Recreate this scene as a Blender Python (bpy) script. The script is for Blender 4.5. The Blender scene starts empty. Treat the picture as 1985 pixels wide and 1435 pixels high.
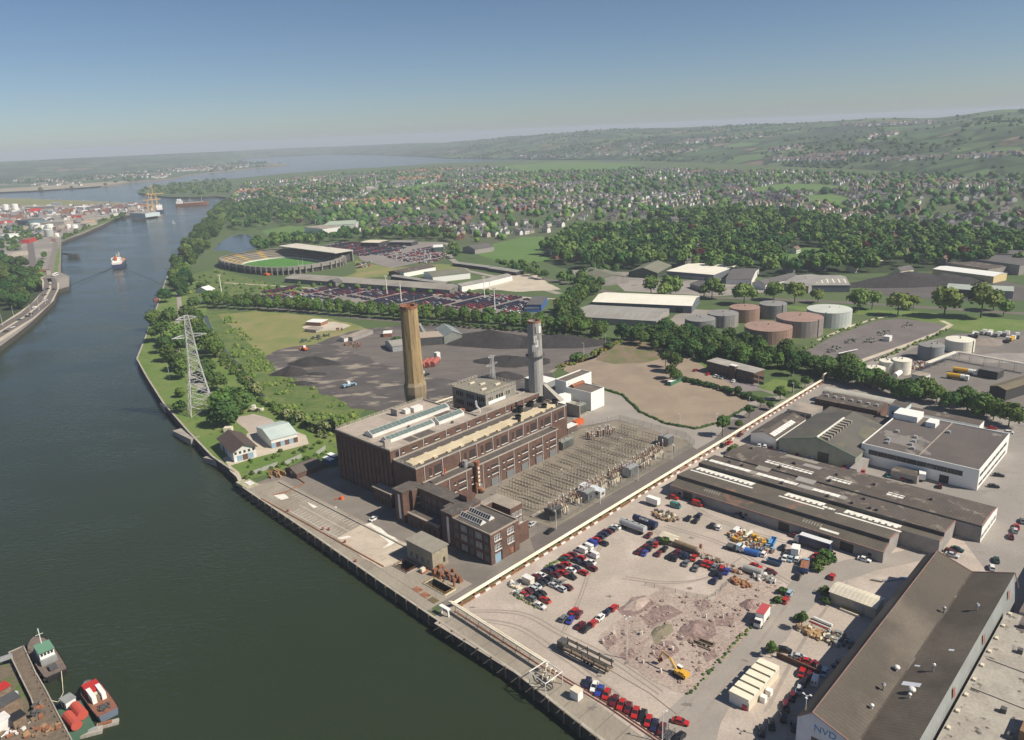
import bpy,math,random
import numpy as np
from mathutils import Vector,Matrix
sc = bpy.context.scene
C = sc.collection
rnd = random.Random(7)
rad = math.radians

# ------------------------------------------------------------------ camera, world, sun
H = 140.0
FX,CX,CY = 1500.0,992.5,717.5            # lens in photo pixels (photo 1985 x 1435)
PITCH,ROLL,AZ = rad(17.1),rad(-2.55),rad(44.2)
_cp,_sp,_cr,_sr = math.cos(PITCH),math.sin(PITCH),math.cos(ROLL),math.sin(ROLL)
_f = np.array([0,_cp,-_sp]); _u = np.array([0,_sp,_cp]); _r = np.array([1.,0,0])
_rt = _cr * _r + _sr * _u; _up = -_sr * _r + _cr * _u
RM = np.array([_rt,-_up,_f])
cam = bpy.data.cameras.new('camera')
cam.sensor_width = 36; cam.lens = 36 * FX / 1985
cam.clip_start = 1; cam.clip_end = 60000
co = bpy.data.objects.new('camera',cam); C.objects.link(co)
m = Matrix.Identity(4)
for i in range(3):
    m[i][0],m[i][1],m[i][2] = _rt[i],_up[i],-_f[i]
m[2][3] = H
co.matrix_world = m
sc.camera = co

SUN_AZ,SUN_EL = rad(112.0),rad(45.0)
w = bpy.data.worlds.new('World'); sc.world = w; w.use_nodes = True
nt = w.node_tree
sky = nt.nodes.new('ShaderNodeTexSky'); sky.sky_type = 'NISHITA'; sky.sun_disc = False
sky.sun_elevation = SUN_EL; sky.sun_rotation = SUN_AZ
sky.altitude = 400; sky.air_density = 0.75; sky.dust_density = 0.5; sky.ozone_density = 3
bg = nt.nodes['Background']; bg.inputs[1].default_value = 0.062
nt.links.new(sky.outputs[0],bg.inputs[0])
sl = bpy.data.lights.new('sun','SUN'); sl.energy = 5.0; sl.angle = rad(0.5); sl.color = (1,.91,.77)
so = bpy.data.objects.new('sun',sl); C.objects.link(so)
_d = Vector((-math.sin(SUN_AZ) * math.cos(SUN_EL),-math.cos(SUN_AZ) * math.cos(SUN_EL),-math.sin(SUN_EL)))
so.rotation_euler = _d.to_track_quat('-Z','Y').to_euler(); so.location = (300,0,600)
sc.view_settings.view_transform = 'Standard'; sc.view_settings.look = 'None'
sc.view_settings.exposure = 0.34; sc.view_settings.gamma = 1
sc.cycles.use_denoising = True
sc.cycles.max_bounces = 5; sc.cycles.volume_bounces = 0
sc.cycles.transparent_max_bounces = 6

# ------------------------------------------------------------------ where things stand
def G(x,y,z=0.0):
    """world point at height z seen at photo pixel (x, y): a survey of the site from the photograph"""
    d = RM.T @ np.array([(x - CX) / FX,(y - CY) / FX,1.0])
    t = (z - H) / d[2]
    return Vector((t * d[0],t * d[1],z))
def K(x0,y0,s):
    return lambda x,y,z=0.0: G(x0 + x * s,y0 + y * s,z)
_ca,_sa = math.cos(AZ),math.sin(AZ)
O = G(953.3,1096.8)
RZ = math.pi / 2 - AZ                         # works grid: local x = along the pipeline, y = along the quay
def W(u,v,z=0.0):
    return Vector((O.x + u * _sa - v * _ca,O.y + u * _ca + v * _sa,z))
def UV(p):
    dx,dy = p[0] - O.x,p[1] - O.y
    return dx * _sa + dy * _ca,-dx * _ca + dy * _sa

# ------------------------------------------------------------------ materials
MAT = {}
def mat(name,c,c2=None,scale=.3,rough=.85,bump=0.,metal=0.,lo=.4,hi=.62,c3=None,s3=None,lo3=.55,hi3=.7,
        stripe=None,objrand=0.,spec=None,stretch=None,fine=.0):
    m = bpy.data.materials.new(name); m.use_nodes = True
    n = m.node_tree; L = n.links; b = n.nodes['Principled BSDF']
    b.inputs['Roughness'].default_value = rough; b.inputs['Metallic'].default_value = metal
    if spec is not None: b.inputs['Specular IOR Level'].default_value = spec
    tc = n.nodes.new('ShaderNodeTexCoord'); src = tc.outputs['Object']
    if stretch:
        mp = n.nodes.new('ShaderNodeMapping'); mp.inputs['Scale'].default_value = stretch[:3]
        if len(stretch) == 4: mp.inputs['Rotation'].default_value = (0,0,stretch[3])
        L.new(src,mp.inputs[0]); src = mp.outputs[0]
    def noise(s,det=6,ro=.6):
        t = n.nodes.new('ShaderNodeTexNoise'); t.inputs['Scale'].default_value = s; t.inputs['Detail'].default_value = det
        t.inputs['Roughness'].default_value = ro
        L.new(src,t.inputs['Vector']); return t.outputs[0]
    def ramp(fac,a,bb):
        r = n.nodes.new('ShaderNodeMapRange'); r.inputs[1].default_value = a; r.inputs[2].default_value = bb
        r.clamp = True; L.new(fac,r.inputs[0]); return r.outputs[0]
    def mix(fac,a,bb,mode='MIX'):
        x = n.nodes.new('ShaderNodeMix'); x.data_type = 'RGBA'; x.blend_type = mode
        for sock,val in ((x.inputs[0],fac),(x.inputs[6],a),(x.inputs[7],bb)):
            if hasattr(val,'node'): L.new(val,sock)
            elif isinstance(val,(int,float)): sock.default_value = val
            else: sock.default_value = (*val,1)
        return x.outputs[2]
    col = None
    if c2 is not None: col = mix(ramp(noise(scale),lo,hi),c,c2)
    if c3 is not None: col = mix(ramp(noise(s3 or scale * 3,5),lo3,hi3),col if col is not None else c,c3)
    if fine:
        f = ramp(noise(1.3,3,.7),.3,.7); g = n.nodes.new('ShaderNodeMapRange')
        g.inputs[3].default_value = 1 - fine; g.inputs[4].default_value = 1 + fine; L.new(f,g.inputs[0])
        cb = n.nodes.new('ShaderNodeCombineColor')
        for k in range(3): L.new(g.outputs[0],cb.inputs[k])
        col = mix(1.0,col if col is not None else c,cb.outputs[0],'MULTIPLY')
    if stripe:
        ax,per,amt = stripe
        wv = n.nodes.new('ShaderNodeTexWave'); wv.bands_direction = ax; wv.inputs['Scale'].default_value = 0.314 / per
        L.new(tc.outputs['Object'],wv.inputs[0])
        g = n.nodes.new('ShaderNodeMapRange'); g.inputs[3].default_value = 1 - amt; g.inputs[4].default_value = 1 + amt
        L.new(wv.outputs[1],g.inputs[0])
        cb = n.nodes.new('ShaderNodeCombineColor')
        for k in range(3): L.new(g.outputs[0],cb.inputs[k])
        col = mix(1.0,col if col is not None else c,cb.outputs[0],'MULTIPLY')
    if objrand:
        oi = n.nodes.new('ShaderNodeObjectInfo'); hs = n.nodes.new('ShaderNodeHueSaturation')
        a = n.nodes.new('ShaderNodeMapRange'); a.inputs[3].default_value = 1 - objrand; a.inputs[4].default_value = 1 + objrand
        L.new(oi.outputs['Random'],a.inputs[0]); L.new(a.outputs[0],hs.inputs['Value'])
        ml = n.nodes.new('ShaderNodeMath'); ml.operation = 'MULTIPLY'; ml.inputs[1].default_value = 7.31
        fr = n.nodes.new('ShaderNodeMath'); fr.operation = 'FRACT'; L.new(oi.outputs['Random'],ml.inputs[0]); L.new(ml.outputs[0],fr.inputs[0])
        h = n.nodes.new('ShaderNodeMapRange'); h.inputs[3].default_value = .5 - objrand * .09; h.inputs[4].default_value = .5 + objrand * .06
        L.new(fr.outputs[0],h.inputs[0]); L.new(h.outputs[0],hs.inputs['Hue'])
        if col is not None: L.new(col,hs.inputs['Color'])
        else: hs.inputs['Color'].default_value = (*c,1)
        col = hs.outputs[0]
    if col is not None: L.new(col,b.inputs['Base Color'])
    else: b.inputs['Base Color'].default_value = (*c,1)
    if bump:
        bp = n.nodes.new('ShaderNodeBump'); bp.inputs['Strength'].default_value = bump; bp.inputs['Distance'].default_value = .3
        L.new(noise(scale * 6,4),bp.inputs['Height']); L.new(bp.outputs[0],b.inputs['Normal'])
    MAT[name] = m
    return m
def paint(name,c,rough=.6,metal=0.): return mat(name,c,rough=rough,metal=metal)

brick = mat('brick',(.10,.056,.042),(.14,.078,.057),.25,.9,.2,c3=(.07,.043,.035),s3=.9,fine=.14)
concrete = mat('concrete',(.36,.33,.29),(.28,.26,.225),.12,.9,.15,c3=(.42,.38,.33),s3=.4,fine=.1)
roof_gravel = mat('roof_gravel',(.34,.29,.24),(.27,.235,.20),.15,.95,fine=.12,c3=(.2,.18,.16),s3=.07)
roof_dark = mat('roof_felt',(.10,.085,.075),(.075,.066,.06),.2,.9,fine=.15,c3=(.15,.13,.11),s3=.5)
white = mat('white_paint',(.72,.71,.68),(.62,.61,.58),.3,.6)
white2 = mat('white_panel',(.78,.78,.74),rough=.5)
cream = mat('cream_paint',(.66,.60,.46),(.58,.53,.42),.4,.7)
glass = mat('window_glass',(.03,.035,.04),rough=.15)
glass_green = mat('skylight_glass',(.10,.14,.135),(.15,.19,.18),1.2,.25)
glass_pale = mat('rooflight_sheet',(.80,.79,.73),(.66,.65,.58),.35,.5)
black = paint('black_paint',(.02,.02,.022),.6)
dark_metal = mat('dark_metal',(.07,.075,.08),(.10,.095,.09),.5,.6)
steel = mat('galvanised_steel',(.42,.43,.43),(.34,.35,.35),1.,.5,metal=.3)
grey = mat('grey_paint',(.28,.29,.29),(.22,.23,.23),.5,.7)
greygreen = mat('grey_green_sheet',(.26,.28,.25),(.20,.215,.19),.3,.7,stripe=('X',.9,.12))
red = paint('red_paint',(.45,.03,.025),.45)
rust = mat('rust',(.20,.085,.045),(.30,.13,.07),.8,.85,fine=.2)
orange = paint('orange_paint',(.6,.12,.03),.5)
yellow = paint('yellow_paint',(.62,.36,.04),.5)
blue = paint('blue_paint',(.05,.12,.32),.45)
navy = paint('navy_paint',(.02,.03,.085),.4)
green = paint('green_paint',(.05,.16,.09),.5)
ltblue = paint('pale_blue_paint',(.24,.36,.46),.5)
timber = mat('timber',(.22,.16,.11),(.16,.115,.08),.8,.9,fine=.2)
ply = mat('pale_timber',(.42,.27,.13),(.33,.2,.1),.9,.8)
rubber = paint('tyre_rubber',(.02,.02,.02),.9)
CARC = {'red': (.42,.018,.015),'maroon': (.11,.012,.016),'navy': (.016,.02,.06),'black': (.014,.014,.017),'white': (.74,.74,.72),
        'silver': (.48,.5,.51),'blue': (.03,.05,.30),'green': (.02,.065,.05),'grey': (.14,.15,.16),'pale blue': (.32,.44,.52),'teal': (.05,.2,.19)}
CARM = {k: mat('car_paint_' + k.replace(' ','_'),v,rough=.28) for k,v in CARC.items()}
for mm in CARM.values(): mm.node_tree.nodes['Principled BSDF'].inputs['Coat Weight'].default_value = .5

# ------------------------------------------------------------------ mesh builder
class MB:
    def __init__(s,off=(0,0)): s.v = []; s.f = []; s.m = []; s.o = off; s.T = None; s.sm = False
    def tr(s,x=0,y=0,z=0,a=0.): s.T = (x,y,z,math.cos(a),math.sin(a)); return s
    def P(s,x,y,z):
        if s.T:
            tx,ty,tz,c,n = s.T; x,y,z = tx + c * x - n * y,ty + n * x + c * y,tz + z
        s.v.append((x - s.o[0],y - s.o[1],z)); return len(s.v) - 1
    def face(s,pts,m=0):
        s.f.append([s.P(*p) for p in pts]); s.m.append(m)
    def box(s,x0,y0,z0,x1,y1,z1,m=0,top=None,bottom=False):
        if x1 < x0: x0,x1 = x1,x0
        if y1 < y0: y0,y1 = y1,y0
        i = [s.P(*p) for p in ((x0,y0,z0),(x1,y0,z0),(x1,y1,z0),(x0,y1,z0),(x0,y0,z1),(x1,y0,z1),(x1,y1,z1),(x0,y1,z1))]
        for q in ((0,1,5,4),(1,2,6,5),(2,3,7,6),(3,0,4,7)): s.f.append([i[k] for k in q]); s.m.append(m)
        s.f.append([i[4],i[5],i[6],i[7]]); s.m.append(m if top is None else top)
        if bottom: s.f.append([i[3],i[2],i[1],i[0]]); s.m.append(m)
        return s
    def prism(s,poly,z0,z1,m=0,top=None):
        a = sum(poly[i][0] * poly[(i + 1) % len(poly)][1] - poly[(i + 1) % len(poly)][0] * poly[i][1] for i in range(len(poly)))
        if a < 0: poly = poly[::-1]
        n = len(poly); lo = [s.P(p[0],p[1],z0) for p in poly]; hi = [s.P(p[0],p[1],z1) for p in poly]
        for k in range(n): s.f.append([lo[k],lo[(k + 1) % n],hi[(k + 1) % n],hi[k]]); s.m.append(m)
        s.f.append(hi); s.m.append(m if top is None else top); return s
    def cyl(s,x,y,z0,z1,r0,r1=None,n=10,m=0,cap=None,ph=0.):
        r1 = r0 if r1 is None else r1
        lo = [s.P(x + r0 * math.cos(ph + k * 2 * math.pi / n),y + r0 * math.sin(ph + k * 2 * math.pi / n),z0) for k in range(n)]
        hi = [s.P(x + r1 * math.cos(ph + k * 2 * math.pi / n),y + r1 * math.sin(ph + k * 2 * math.pi / n),z1) for k in range(n)]
        for k in range(n): s.f.append([lo[k],lo[(k + 1) % n],hi[(k + 1) % n],hi[k]]); s.m.append(m)
        if cap is not False: s.f.append(hi); s.m.append(m if cap is None else cap)
        return s
    def tube(s,p,q,r,n=6,m=0,r2=None):
        p,q = Vector(p),Vector(q); d = (q - p)
        if d.length < 1e-6: return s
        d.normalize(); a = d.orthogonal().normalized(); b = d.cross(a); r2 = r if r2 is None else r2
        A = [p + (a * math.cos(k * 2 * math.pi / n) + b * math.sin(k * 2 * math.pi / n)) * r for k in range(n)]
        B = [q + (a * math.cos(k * 2 * math.pi / n) + b * math.sin(k * 2 * math.pi / n)) * r2 for k in range(n)]
        ia = [s.P(*v) for v in A]; ib = [s.P(*v) for v in B]
        for k in range(n): s.f.append([ia[k],ia[(k + 1) % n],ib[(k + 1) % n],ib[k]]); s.m.append(m)
        s.f.append(ia[::-1]); s.m.append(m); s.f.append(ib); s.m.append(m); return s
    def path(s,pts,r,n=6,m=0):
        for a,b in zip(pts,pts[1:]): s.tube(a,b,r,n,m)
        return s
    def gable(s,x0,y0,x1,y1,z0,ze,zr,axis='x',mw=0,mr=1,over=.3,walls=True,roof=True):
        if axis == 'x':
            ym = (y0 + y1) / 2
            if walls:
                s.face([(x0,y0,z0),(x1,y0,z0),(x1,y0,ze),(x0,y0,ze)],mw); s.face([(x1,y1,z0),(x0,y1,z0),(x0,y1,ze),(x1,y1,ze)],mw)
                s.face([(x0,y1,z0),(x0,y0,z0),(x0,y0,ze),(x0,ym,zr),(x0,y1,ze)],mw)
                s.face([(x1,y0,z0),(x1,y1,z0),(x1,y1,ze),(x1,ym,zr),(x1,y0,ze)],mw)
            if roof:
                k = (zr - ze) / max(.01,ym - y0); o = over; t = .16
                for sg,yy in ((-1,y0),(1,y1)):
                    e = (yy + sg * o,ze - k * o + .04); q = [(x0 - o,e[0],e[1]),(x1 + o,e[0],e[1]),(x1 + o,ym,zr + .04),(x0 - o,ym,zr + .04)]
                    if sg > 0: q = q[::-1]
                    s.face(q,mr); s.face([(x0 - o,e[0],e[1] - t),(x1 + o,e[0],e[1] - t),(x1 + o,e[0],e[1]),(x0 - o,e[0],e[1])][::1 if sg < 0 else -1],mr)
                for xx in (x0 - o,x1 + o):
                    s.face([(xx,y0 - o,ze - k * o + .04 - t),(xx,y0 - o,ze - k * o + .04),(xx,ym,zr + .04),(xx,y1 + o,ze - k * o + .04),(xx,y1 + o,ze - k * o + .04 - t),(xx,ym,zr + .04 - t)],mr)
        else:
            old = s.P
            s.P = lambda x,y,z: old(y,x,z)
            s.gable(y0,x0,y1,x1,z0,ze,zr,'x',mw,mr,over,walls,roof)
            s.P = old
        return s
    def ball(s,x,y,z,rx,ry=None,rz=None,m=0,lump=0.,r=None):
        ry = rx if ry is None else ry; rz = rx if rz is None else rz; r = r or rnd
        i0 = len(s.v)
        for p in ICO_V:
            k = 1 + (r.random() - .5) * 2 * lump
            s.P(x + p[0] * rx * k,y + p[1] * ry * k,z + p[2] * rz * k)
        for t in ICO_F: s.f.append([i0 + j for j in t]); s.m.append(m)
        return s
    def mesh(s,name,mats,smooth=False):
        me = bpy.data.meshes.new(name); me.from_pydata(s.v,[],s.f)
        mats = mats if isinstance(mats,(list,tuple)) else [mats]
        for x in mats: me.materials.append(x)
        if len(mats) > 1: me.polygons.foreach_set('material_index',s.m)
        if smooth: me.polygons.foreach_set('use_smooth',[True] * len(s.f))
        me.update(); return me
    def build(s,name,mats,parent=None,loc=None,rz=0.,smooth=False):
        return link(name,s.mesh(name,mats,smooth),parent,loc,rz)
def _ico(sub):
    t = (1 + 5 ** .5) / 2
    v = [Vector(p).normalized() for p in ((-1,t,0),(1,t,0),(-1,-t,0),(1,-t,0),(0,-1,t),(0,1,t),(0,-1,-t),(0,1,-t),(t,0,-1),(t,0,1),(-t,0,-1),(-t,0,1))]
    f = [(0,11,5),(0,5,1),(0,1,7),(0,7,10),(0,10,11),(1,5,9),(5,11,4),(11,10,2),(10,7,6),(7,1,8),(3,9,4),(3,4,2),(3,2,6),(3,6,8),(3,8,9),(4,9,5),(2,4,11),(6,2,10),(8,6,7),(9,8,1)]
    for _ in range(sub):
        c = {}; g = []
        def mid(a,b):
            k = (min(a,b),max(a,b))
            if k not in c: c[k] = len(v); v.append((v[a] + v[b]).normalized())
            return c[k]
        for a,b,d in f:
            x,y,z = mid(a,b),mid(b,d),mid(d,a); g += [(a,x,z),(b,y,x),(d,z,y),(x,y,z)]
        f = g
    return v,f
ICO_V,ICO_F = _ico(1)
ICO2_V,ICO2_F = _ico(2)
ICO0_V,ICO0_F = _ico(0)
def link(name,me,parent=None,loc=None,rz=0.):
    o = bpy.data.objects.new(name,me); C.objects.link(o)
    if parent is not None: o.parent = parent
    if loc is not None: o.location = loc
    if rz: o.rotation_euler = (0,0,rz)
    return o
def tag(o,label,cat,group=None):
    o['label'] = label; o['category'] = cat
    if group: o['group'] = group
    return o
def thing(name,label,cat,loc=(0,0,0),rz=0.,group=None):
    o = bpy.data.objects.new(name,None); C.objects.link(o); o.location = loc; o.rotation_euler = (0,0,rz); o.empty_display_size = .5
    return tag(o,label,cat,group)
def struct(o,kind='structure'): o['kind'] = kind; return o
def tree_copy(root,loc,rz=0.,scale=None,label=None,group=None,cat=None):
    c = root.copy(); C.objects.link(c); c.location = loc; c.rotation_euler = (0,0,rz)
    if scale is not None: c.scale = scale if isinstance(scale,(tuple,list)) else (scale,) * 3
    if label: c['label'] = label
    if group: c['group'] = group
    for ch in KIDS.get(root.name,()):
        d = ch.copy(); C.objects.link(d); d.parent = c
        for g in KIDS.get(ch.name,()):
            e = g.copy(); C.objects.link(e); e.parent = d
    return c
KIDS = {}
def kid(parent,o): KIDS.setdefault(parent.name,[]).append(o); return o
def sheet(name,pts,z,m,kind='structure',jit=0.,seg=8.,world=False,thick=None):
    """flat ground piece; pts are photo survey points or world points; edges roughened by jit metres"""
    P = [Vector((p[0],p[1],0)) if world else G(p[0],p[1]) for p in pts]
    r = random.Random(len(name) * 131 + len(pts)); Q = []
    for i,a in enumerate(P):
        b = P[(i + 1) % len(P)]; L = (b - a).length; n = max(1,min(60,int(L / seg))) if jit else 1
        for k in range(n):
            q = a.lerp(b,k / n)
            if jit: q = q + Vector((r.uniform(-jit,jit),r.uniform(-jit,jit),0))
            Q.append((q.x,q.y))
    mb = MB()
    if thick: mb.prism(Q,z - thick,z)
    else:
        a = sum(Q[i][0] * Q[(i + 1) % len(Q)][1] - Q[(i + 1) % len(Q)][0] * Q[i][1] for i in range(len(Q)))
        if a < 0: Q = Q[::-1]
        mb.face([(x,y,z) for x,y in Q])
    o = mb.build(name,m)
    if kind: o['kind'] = kind
    return o
def strip(name,pts,width,z,m,kind='structure',world=False,thick=None):
    P = [Vector((p[0],p[1],0)) if world else G(p[0],p[1]) for p in pts]
    A,B = [],[]
    for i,p in enumerate(P):
        d = (P[min(i + 1,len(P) - 1)] - P[max(i - 1,0)]).normalized(); n = Vector((-d.y,d.x,0))
        wd = width[i] if isinstance(width,(list,tuple)) else width
        A.append(p + n * wd / 2); B.append(p - n * wd / 2)
    mb = MB()
    for i in range(len(P) - 1):
        q = [B[i],B[i + 1],A[i + 1],A[i]]
        mb.face([(v.x,v.y,z) for v in q])
        if thick:
            for a,b in ((B[i],B[i + 1]),(A[i + 1],A[i])): mb.face([(a.x,a.y,z - thick),(b.x,b.y,z - thick),(b.x,b.y,z),(a.x,a.y,z)])
    o = mb.build(name,m)
    if kind: o['kind'] = kind
    return o
def inpoly(x,y,poly):
    c = False; j = len(poly) - 1
    for i in range(len(poly)):
        xi,yi = poly[i][0],poly[i][1]; xj,yj = poly[j][0],poly[j][1]
        if (yi > y) != (yj > y) and x < (xj - xi) * (y - yi) / (yj - yi) + xi: c = not c
        j = i
    return c
def WP(pts): return [tuple(G(*p)[:2]) for p in pts]
def scatter(poly,n,r,mind=0.,tries=40):
    xs = [p[0] for p in poly]; ys = [p[1] for p in poly]; out = []; cell = {}
    for _ in range(n * tries):
        if len(out) >= n: break
        x,y = r.uniform(min(xs),max(xs)),r.uniform(min(ys),max(ys))
        if not inpoly(x,y,poly): continue
        if mind:
            k = (int(x // mind),int(y // mind))
            if any((x - a) ** 2 + (y - b) ** 2 < mind * mind for i in (-1,0,1) for j in (-1,0,1) for a,b in cell.get((k[0] + i,k[1] + j),())): continue
            cell.setdefault(k,[]).append((x,y))
        out.append((x,y))
    return out
def rect(A,B,Cc,z):
    """oriented rectangle from three surveyed corners at height z: origin, angle, length, width"""
    a,b,c = G(*A,z),G(*B,z),G(*Cc,z)
    ang = math.atan2(b.y - a.y,b.x - a.x); L = math.hypot(b.x - a.x,b.y - a.y)
    wd = -(c.x - a.x) * math.sin(ang) + (c.y - a.y) * math.cos(ang)
    if wd < 0:
        a,ang = b,ang + math.pi; wd = -wd
    return Vector((a.x,a.y,0)),ang,L,wd
ORD = ['first','second','third','fourth','fifth','sixth','seventh','eighth','ninth','tenth','eleventh','twelfth','thirteenth','fourteenth','fifteenth','sixteenth','seventeenth','eighteenth','nineteenth','twentieth']
TENS = {2: 'twenty',3: 'thirty',4: 'forty',5: 'fifty',6: 'sixty'}
def nth(k):
    if k < 20: return ORD[k]
    t,o = divmod(k + 1,10); return (TENS[t][:-1] + 'ieth') if o == 0 else TENS[t] + '-' + ORD[o - 1]
# ------------------------------------------------------------------ the setting
water = mat('river_water',(.024,.034,.017),(.028,.040,.022),.004,.12)
_n = water.node_tree; _b = _n.nodes['Principled BSDF']; _b.inputs['IOR'].default_value = 1.33
def ripples():
    L = _n.links; tc = _n.nodes.new('ShaderNodeTexCoord'); mp = _n.nodes.new('ShaderNodeMapping')
    mp.inputs['Rotation'].default_value = (0,0,.6); mp.inputs['Scale'].default_value = (1,2.2,1); L.new(tc.outputs['Object'],mp.inputs[0])
    n1 = _n.nodes.new('ShaderNodeTexNoise'); n1.inputs['Scale'].default_value = .30; n1.inputs['Detail'].default_value = 3; L.new(mp.outputs[0],n1.inputs[0])
    n2 = _n.nodes.new('ShaderNodeTexNoise'); n2.inputs['Scale'].default_value = .012; n2.inputs['Detail'].default_value = 4; L.new(mp.outputs[0],n2.inputs[0])
    mr = _n.nodes.new('ShaderNodeMapRange'); mr.inputs[1].default_value = .38; mr.inputs[2].default_value = .62; mr.inputs[3].default_value = .25; mr.inputs[4].default_value = 1.3
    L.new(n2.outputs[0],mr.inputs[0])
    bp = _n.nodes.new('ShaderNodeBump'); bp.inputs['Distance'].default_value = .35; L.new(n1.outputs[0],bp.inputs['Height']); L.new(mr.outputs[0],bp.inputs['Strength'])
    L.new(bp.outputs[0],_b.inputs['Normal'])
ripples()
quay_wall = mat('quay_wall_concrete',(.07,.062,.05),(.04,.037,.03),.4,.9,fine=.2)
g_land = mat('mixed_green_land',(.062,.105,.03),(.085,.118,.042),.006,.95,c3=(.045,.075,.026),s3=.03,fine=.15)
g_grass = mat('park_grass',(.10,.17,.03),(.145,.19,.05),.05,.95,c3=(.065,.11,.025),s3=.2,fine=.15)
g_rough = mat('rough_scrub_ground',(.075,.125,.026),(.13,.165,.045),.09,.95,c3=(.04,.07,.02),s3=.3,fine=.25)
g_meadow = mat('dry_meadow',(.22,.21,.075),(.15,.185,.055),.035,.95,c3=(.27,.225,.11),s3=.02,fine=.15)
g_field = mat('green_field',(.085,.165,.035),(.105,.18,.045),.02,.95,fine=.08)
g_pitch = mat('pitch_turf',(.075,.21,.03),(.06,.18,.028),.05,.9,stripe=('X',9.,.06))
g_coal = mat('coal_dust_ground',(.07,.063,.062),(.095,.085,.08),.05,.95,c3=(.27,.235,.19),s3=.045,lo3=.53,hi3=.62,stretch=(1,2.2,1,.5),fine=.25)
g_coal2 = mat('packed_coal_yard',(.115,.10,.094),(.155,.135,.122),.05,.95,c3=(.08,.072,.07),s3=.1,stretch=(1,3,1,-.4),fine=.15)
coalheap = mat('coal',(.026,.024,.025),(.042,.038,.038),.35,.95,.5,fine=.3)
g_brown = mat('bare_brown_field',(.29,.23,.17),(.235,.185,.14),.06,.95,c3=(.33,.27,.205),s3=.03,fine=.12)
g_apron = mat('quay_concrete',(.30,.265,.215),(.235,.205,.165),.07,.9,c3=(.34,.30,.245),s3=.03,fine=.12,stretch=(1,.4,1,.8))
g_apron2 = mat('pale_dusty_concrete',(.50,.43,.34),(.42,.36,.29),.12,.9,c3=(.36,.31,.25),s3=.3,fine=.1)
g_white = mat('white_dust',(.74,.72,.66),(.62,.58,.5),.4,.9)
g_asph = mat('yard_asphalt',(.175,.155,.135),(.215,.19,.165),.07,.92,c3=(.14,.125,.112),s3=.03,fine=.12)
g_dark = mat('dark_asphalt',(.125,.108,.1),(.145,.126,.115),.1,.92,fine=.12)
g_road = mat('road_surface',(.30,.27,.24),(.26,.237,.21),.06,.92,c3=(.31,.285,.26),s3=.02,fine=.08)
g_compound = mat('gravel_compound',(.42,.355,.305),(.345,.30,.255),.05,.95,c3=(.49,.425,.37),s3=.06,fine=.14)
g_demo = mat('demolition_ground',(.37,.30,.255),(.30,.235,.205),.08,.95,.4,c3=(.41,.34,.29),s3=.25,fine=.3)
g_purple = mat('crushed_brick_rubble',(.20,.135,.125),(.27,.20,.18),.5,.95,.6,fine=.35)
g_mud = mat('olive_silt',(.22,.195,.13),(.17,.155,.105),.3,.9,fine=.15)
g_subst = mat('substation_gravel',(.19,.165,.13),(.235,.205,.16),.1,.95,fine=.16)
g_ind = mat('industrial_yard',(.245,.225,.205),(.285,.26,.235),.04,.92,c3=(.155,.14,.13),s3=.05,fine=.12)
g_lot = mat('car_lot_asphalt',(.20,.178,.165),(.24,.215,.20),.03,.92,fine=.08)
g_sand = mat('pale_sand',(.50,.44,.35),(.42,.37,.30),.08,.95,fine=.1)
g_wood = mat('woodland_floor',(.022,.042,.013),(.034,.056,.017),.1,.95,fine=.2)
g_town = mat('garden_suburb_ground',(.06,.095,.03),(.085,.095,.05),.02,.95,c3=(.13,.12,.10),s3=.025,lo3=.6,hi3=.7,fine=.2)
g_port = mat('port_yard',(.27,.245,.22),(.20,.18,.165),.012,.95,c3=(.34,.31,.28),s3=.02,fine=.15)
g_bed = mat('gas_compound_stone',(.13,.115,.112),(.165,.145,.138),.06,.95,c3=(.10,.09,.09),s3=.12,fine=.15)

WZ = -3.5
_mb = MB(); _mb.face([(-13500,-1500,WZ),(13500,-1500,WZ),(13500,13500,WZ),(-13500,13500,WZ)])
struct(_mb.build('river',water))

QUAY = [W(-45,-140),W(-38.6,-74.4),W(-34.6,-43.4),W(-32.4,-6.9),W(-30.8,20.7),W(-27.4,69.2),W(-23.9,126.7)]
BANK = [(452,915),(420,893),(410,886),(365,839),(316,783),(285,734),(264,696),(267,689),(285,644),(292,626),(307,585),(320,545),(330,520),(345,490),(372,462),(386,438),(402,418),(430,394),(446,384)]
TIP = [(420,380.5),(400,381.5),(370,382.5),(330,382),(300,379),(268,374),(266,369),(300,360),(400,351),(480,344),(558,336),(646,329),(746,324),(846,317),(930,314),(1000,311.5)]
mainland = [tuple(p[:2]) for p in QUAY] + WP(BANK) + WP(TIP)
mainland += [(3200 * math.sin(rad(20)),3200 * math.cos(rad(20))),(2600,2600),(2600,0),(400,-300),(60,-120)]
def keyhole(poly,holes):
    """one outline with the holes let in through narrow bridges"""
    ar = lambda q: sum(q[i][0] * q[(i + 1) % len(q)][1] - q[(i + 1) % len(q)][0] * q[i][1] for i in range(len(q)))
    poly = [tuple(p[:2]) for p in poly]
    if ar(poly) < 0: poly = poly[::-1]
    for h in holes:
        h = [tuple(p[:2]) for p in h]
        if ar(h) > 0: h = h[::-1]
        d,i,j = min(((a[0] - b[0]) ** 2 + (a[1] - b[1]) ** 2,i,j) for i,a in enumerate(poly) for j,b in enumerate(h))
        poly = poly[:i + 1] + h[j:] + h[:j + 1] + poly[i:]
    return poly
PITS = [[W(u,v) for u,v in ((-22,-1),(-18,-1),(-18,9.2),(-22,9.2))],[W(u,v) for u,v in ((-21.6,18.7),(-16.4,18.7),(-16.4,25.6),(-21.6,25.6))]]
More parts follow.
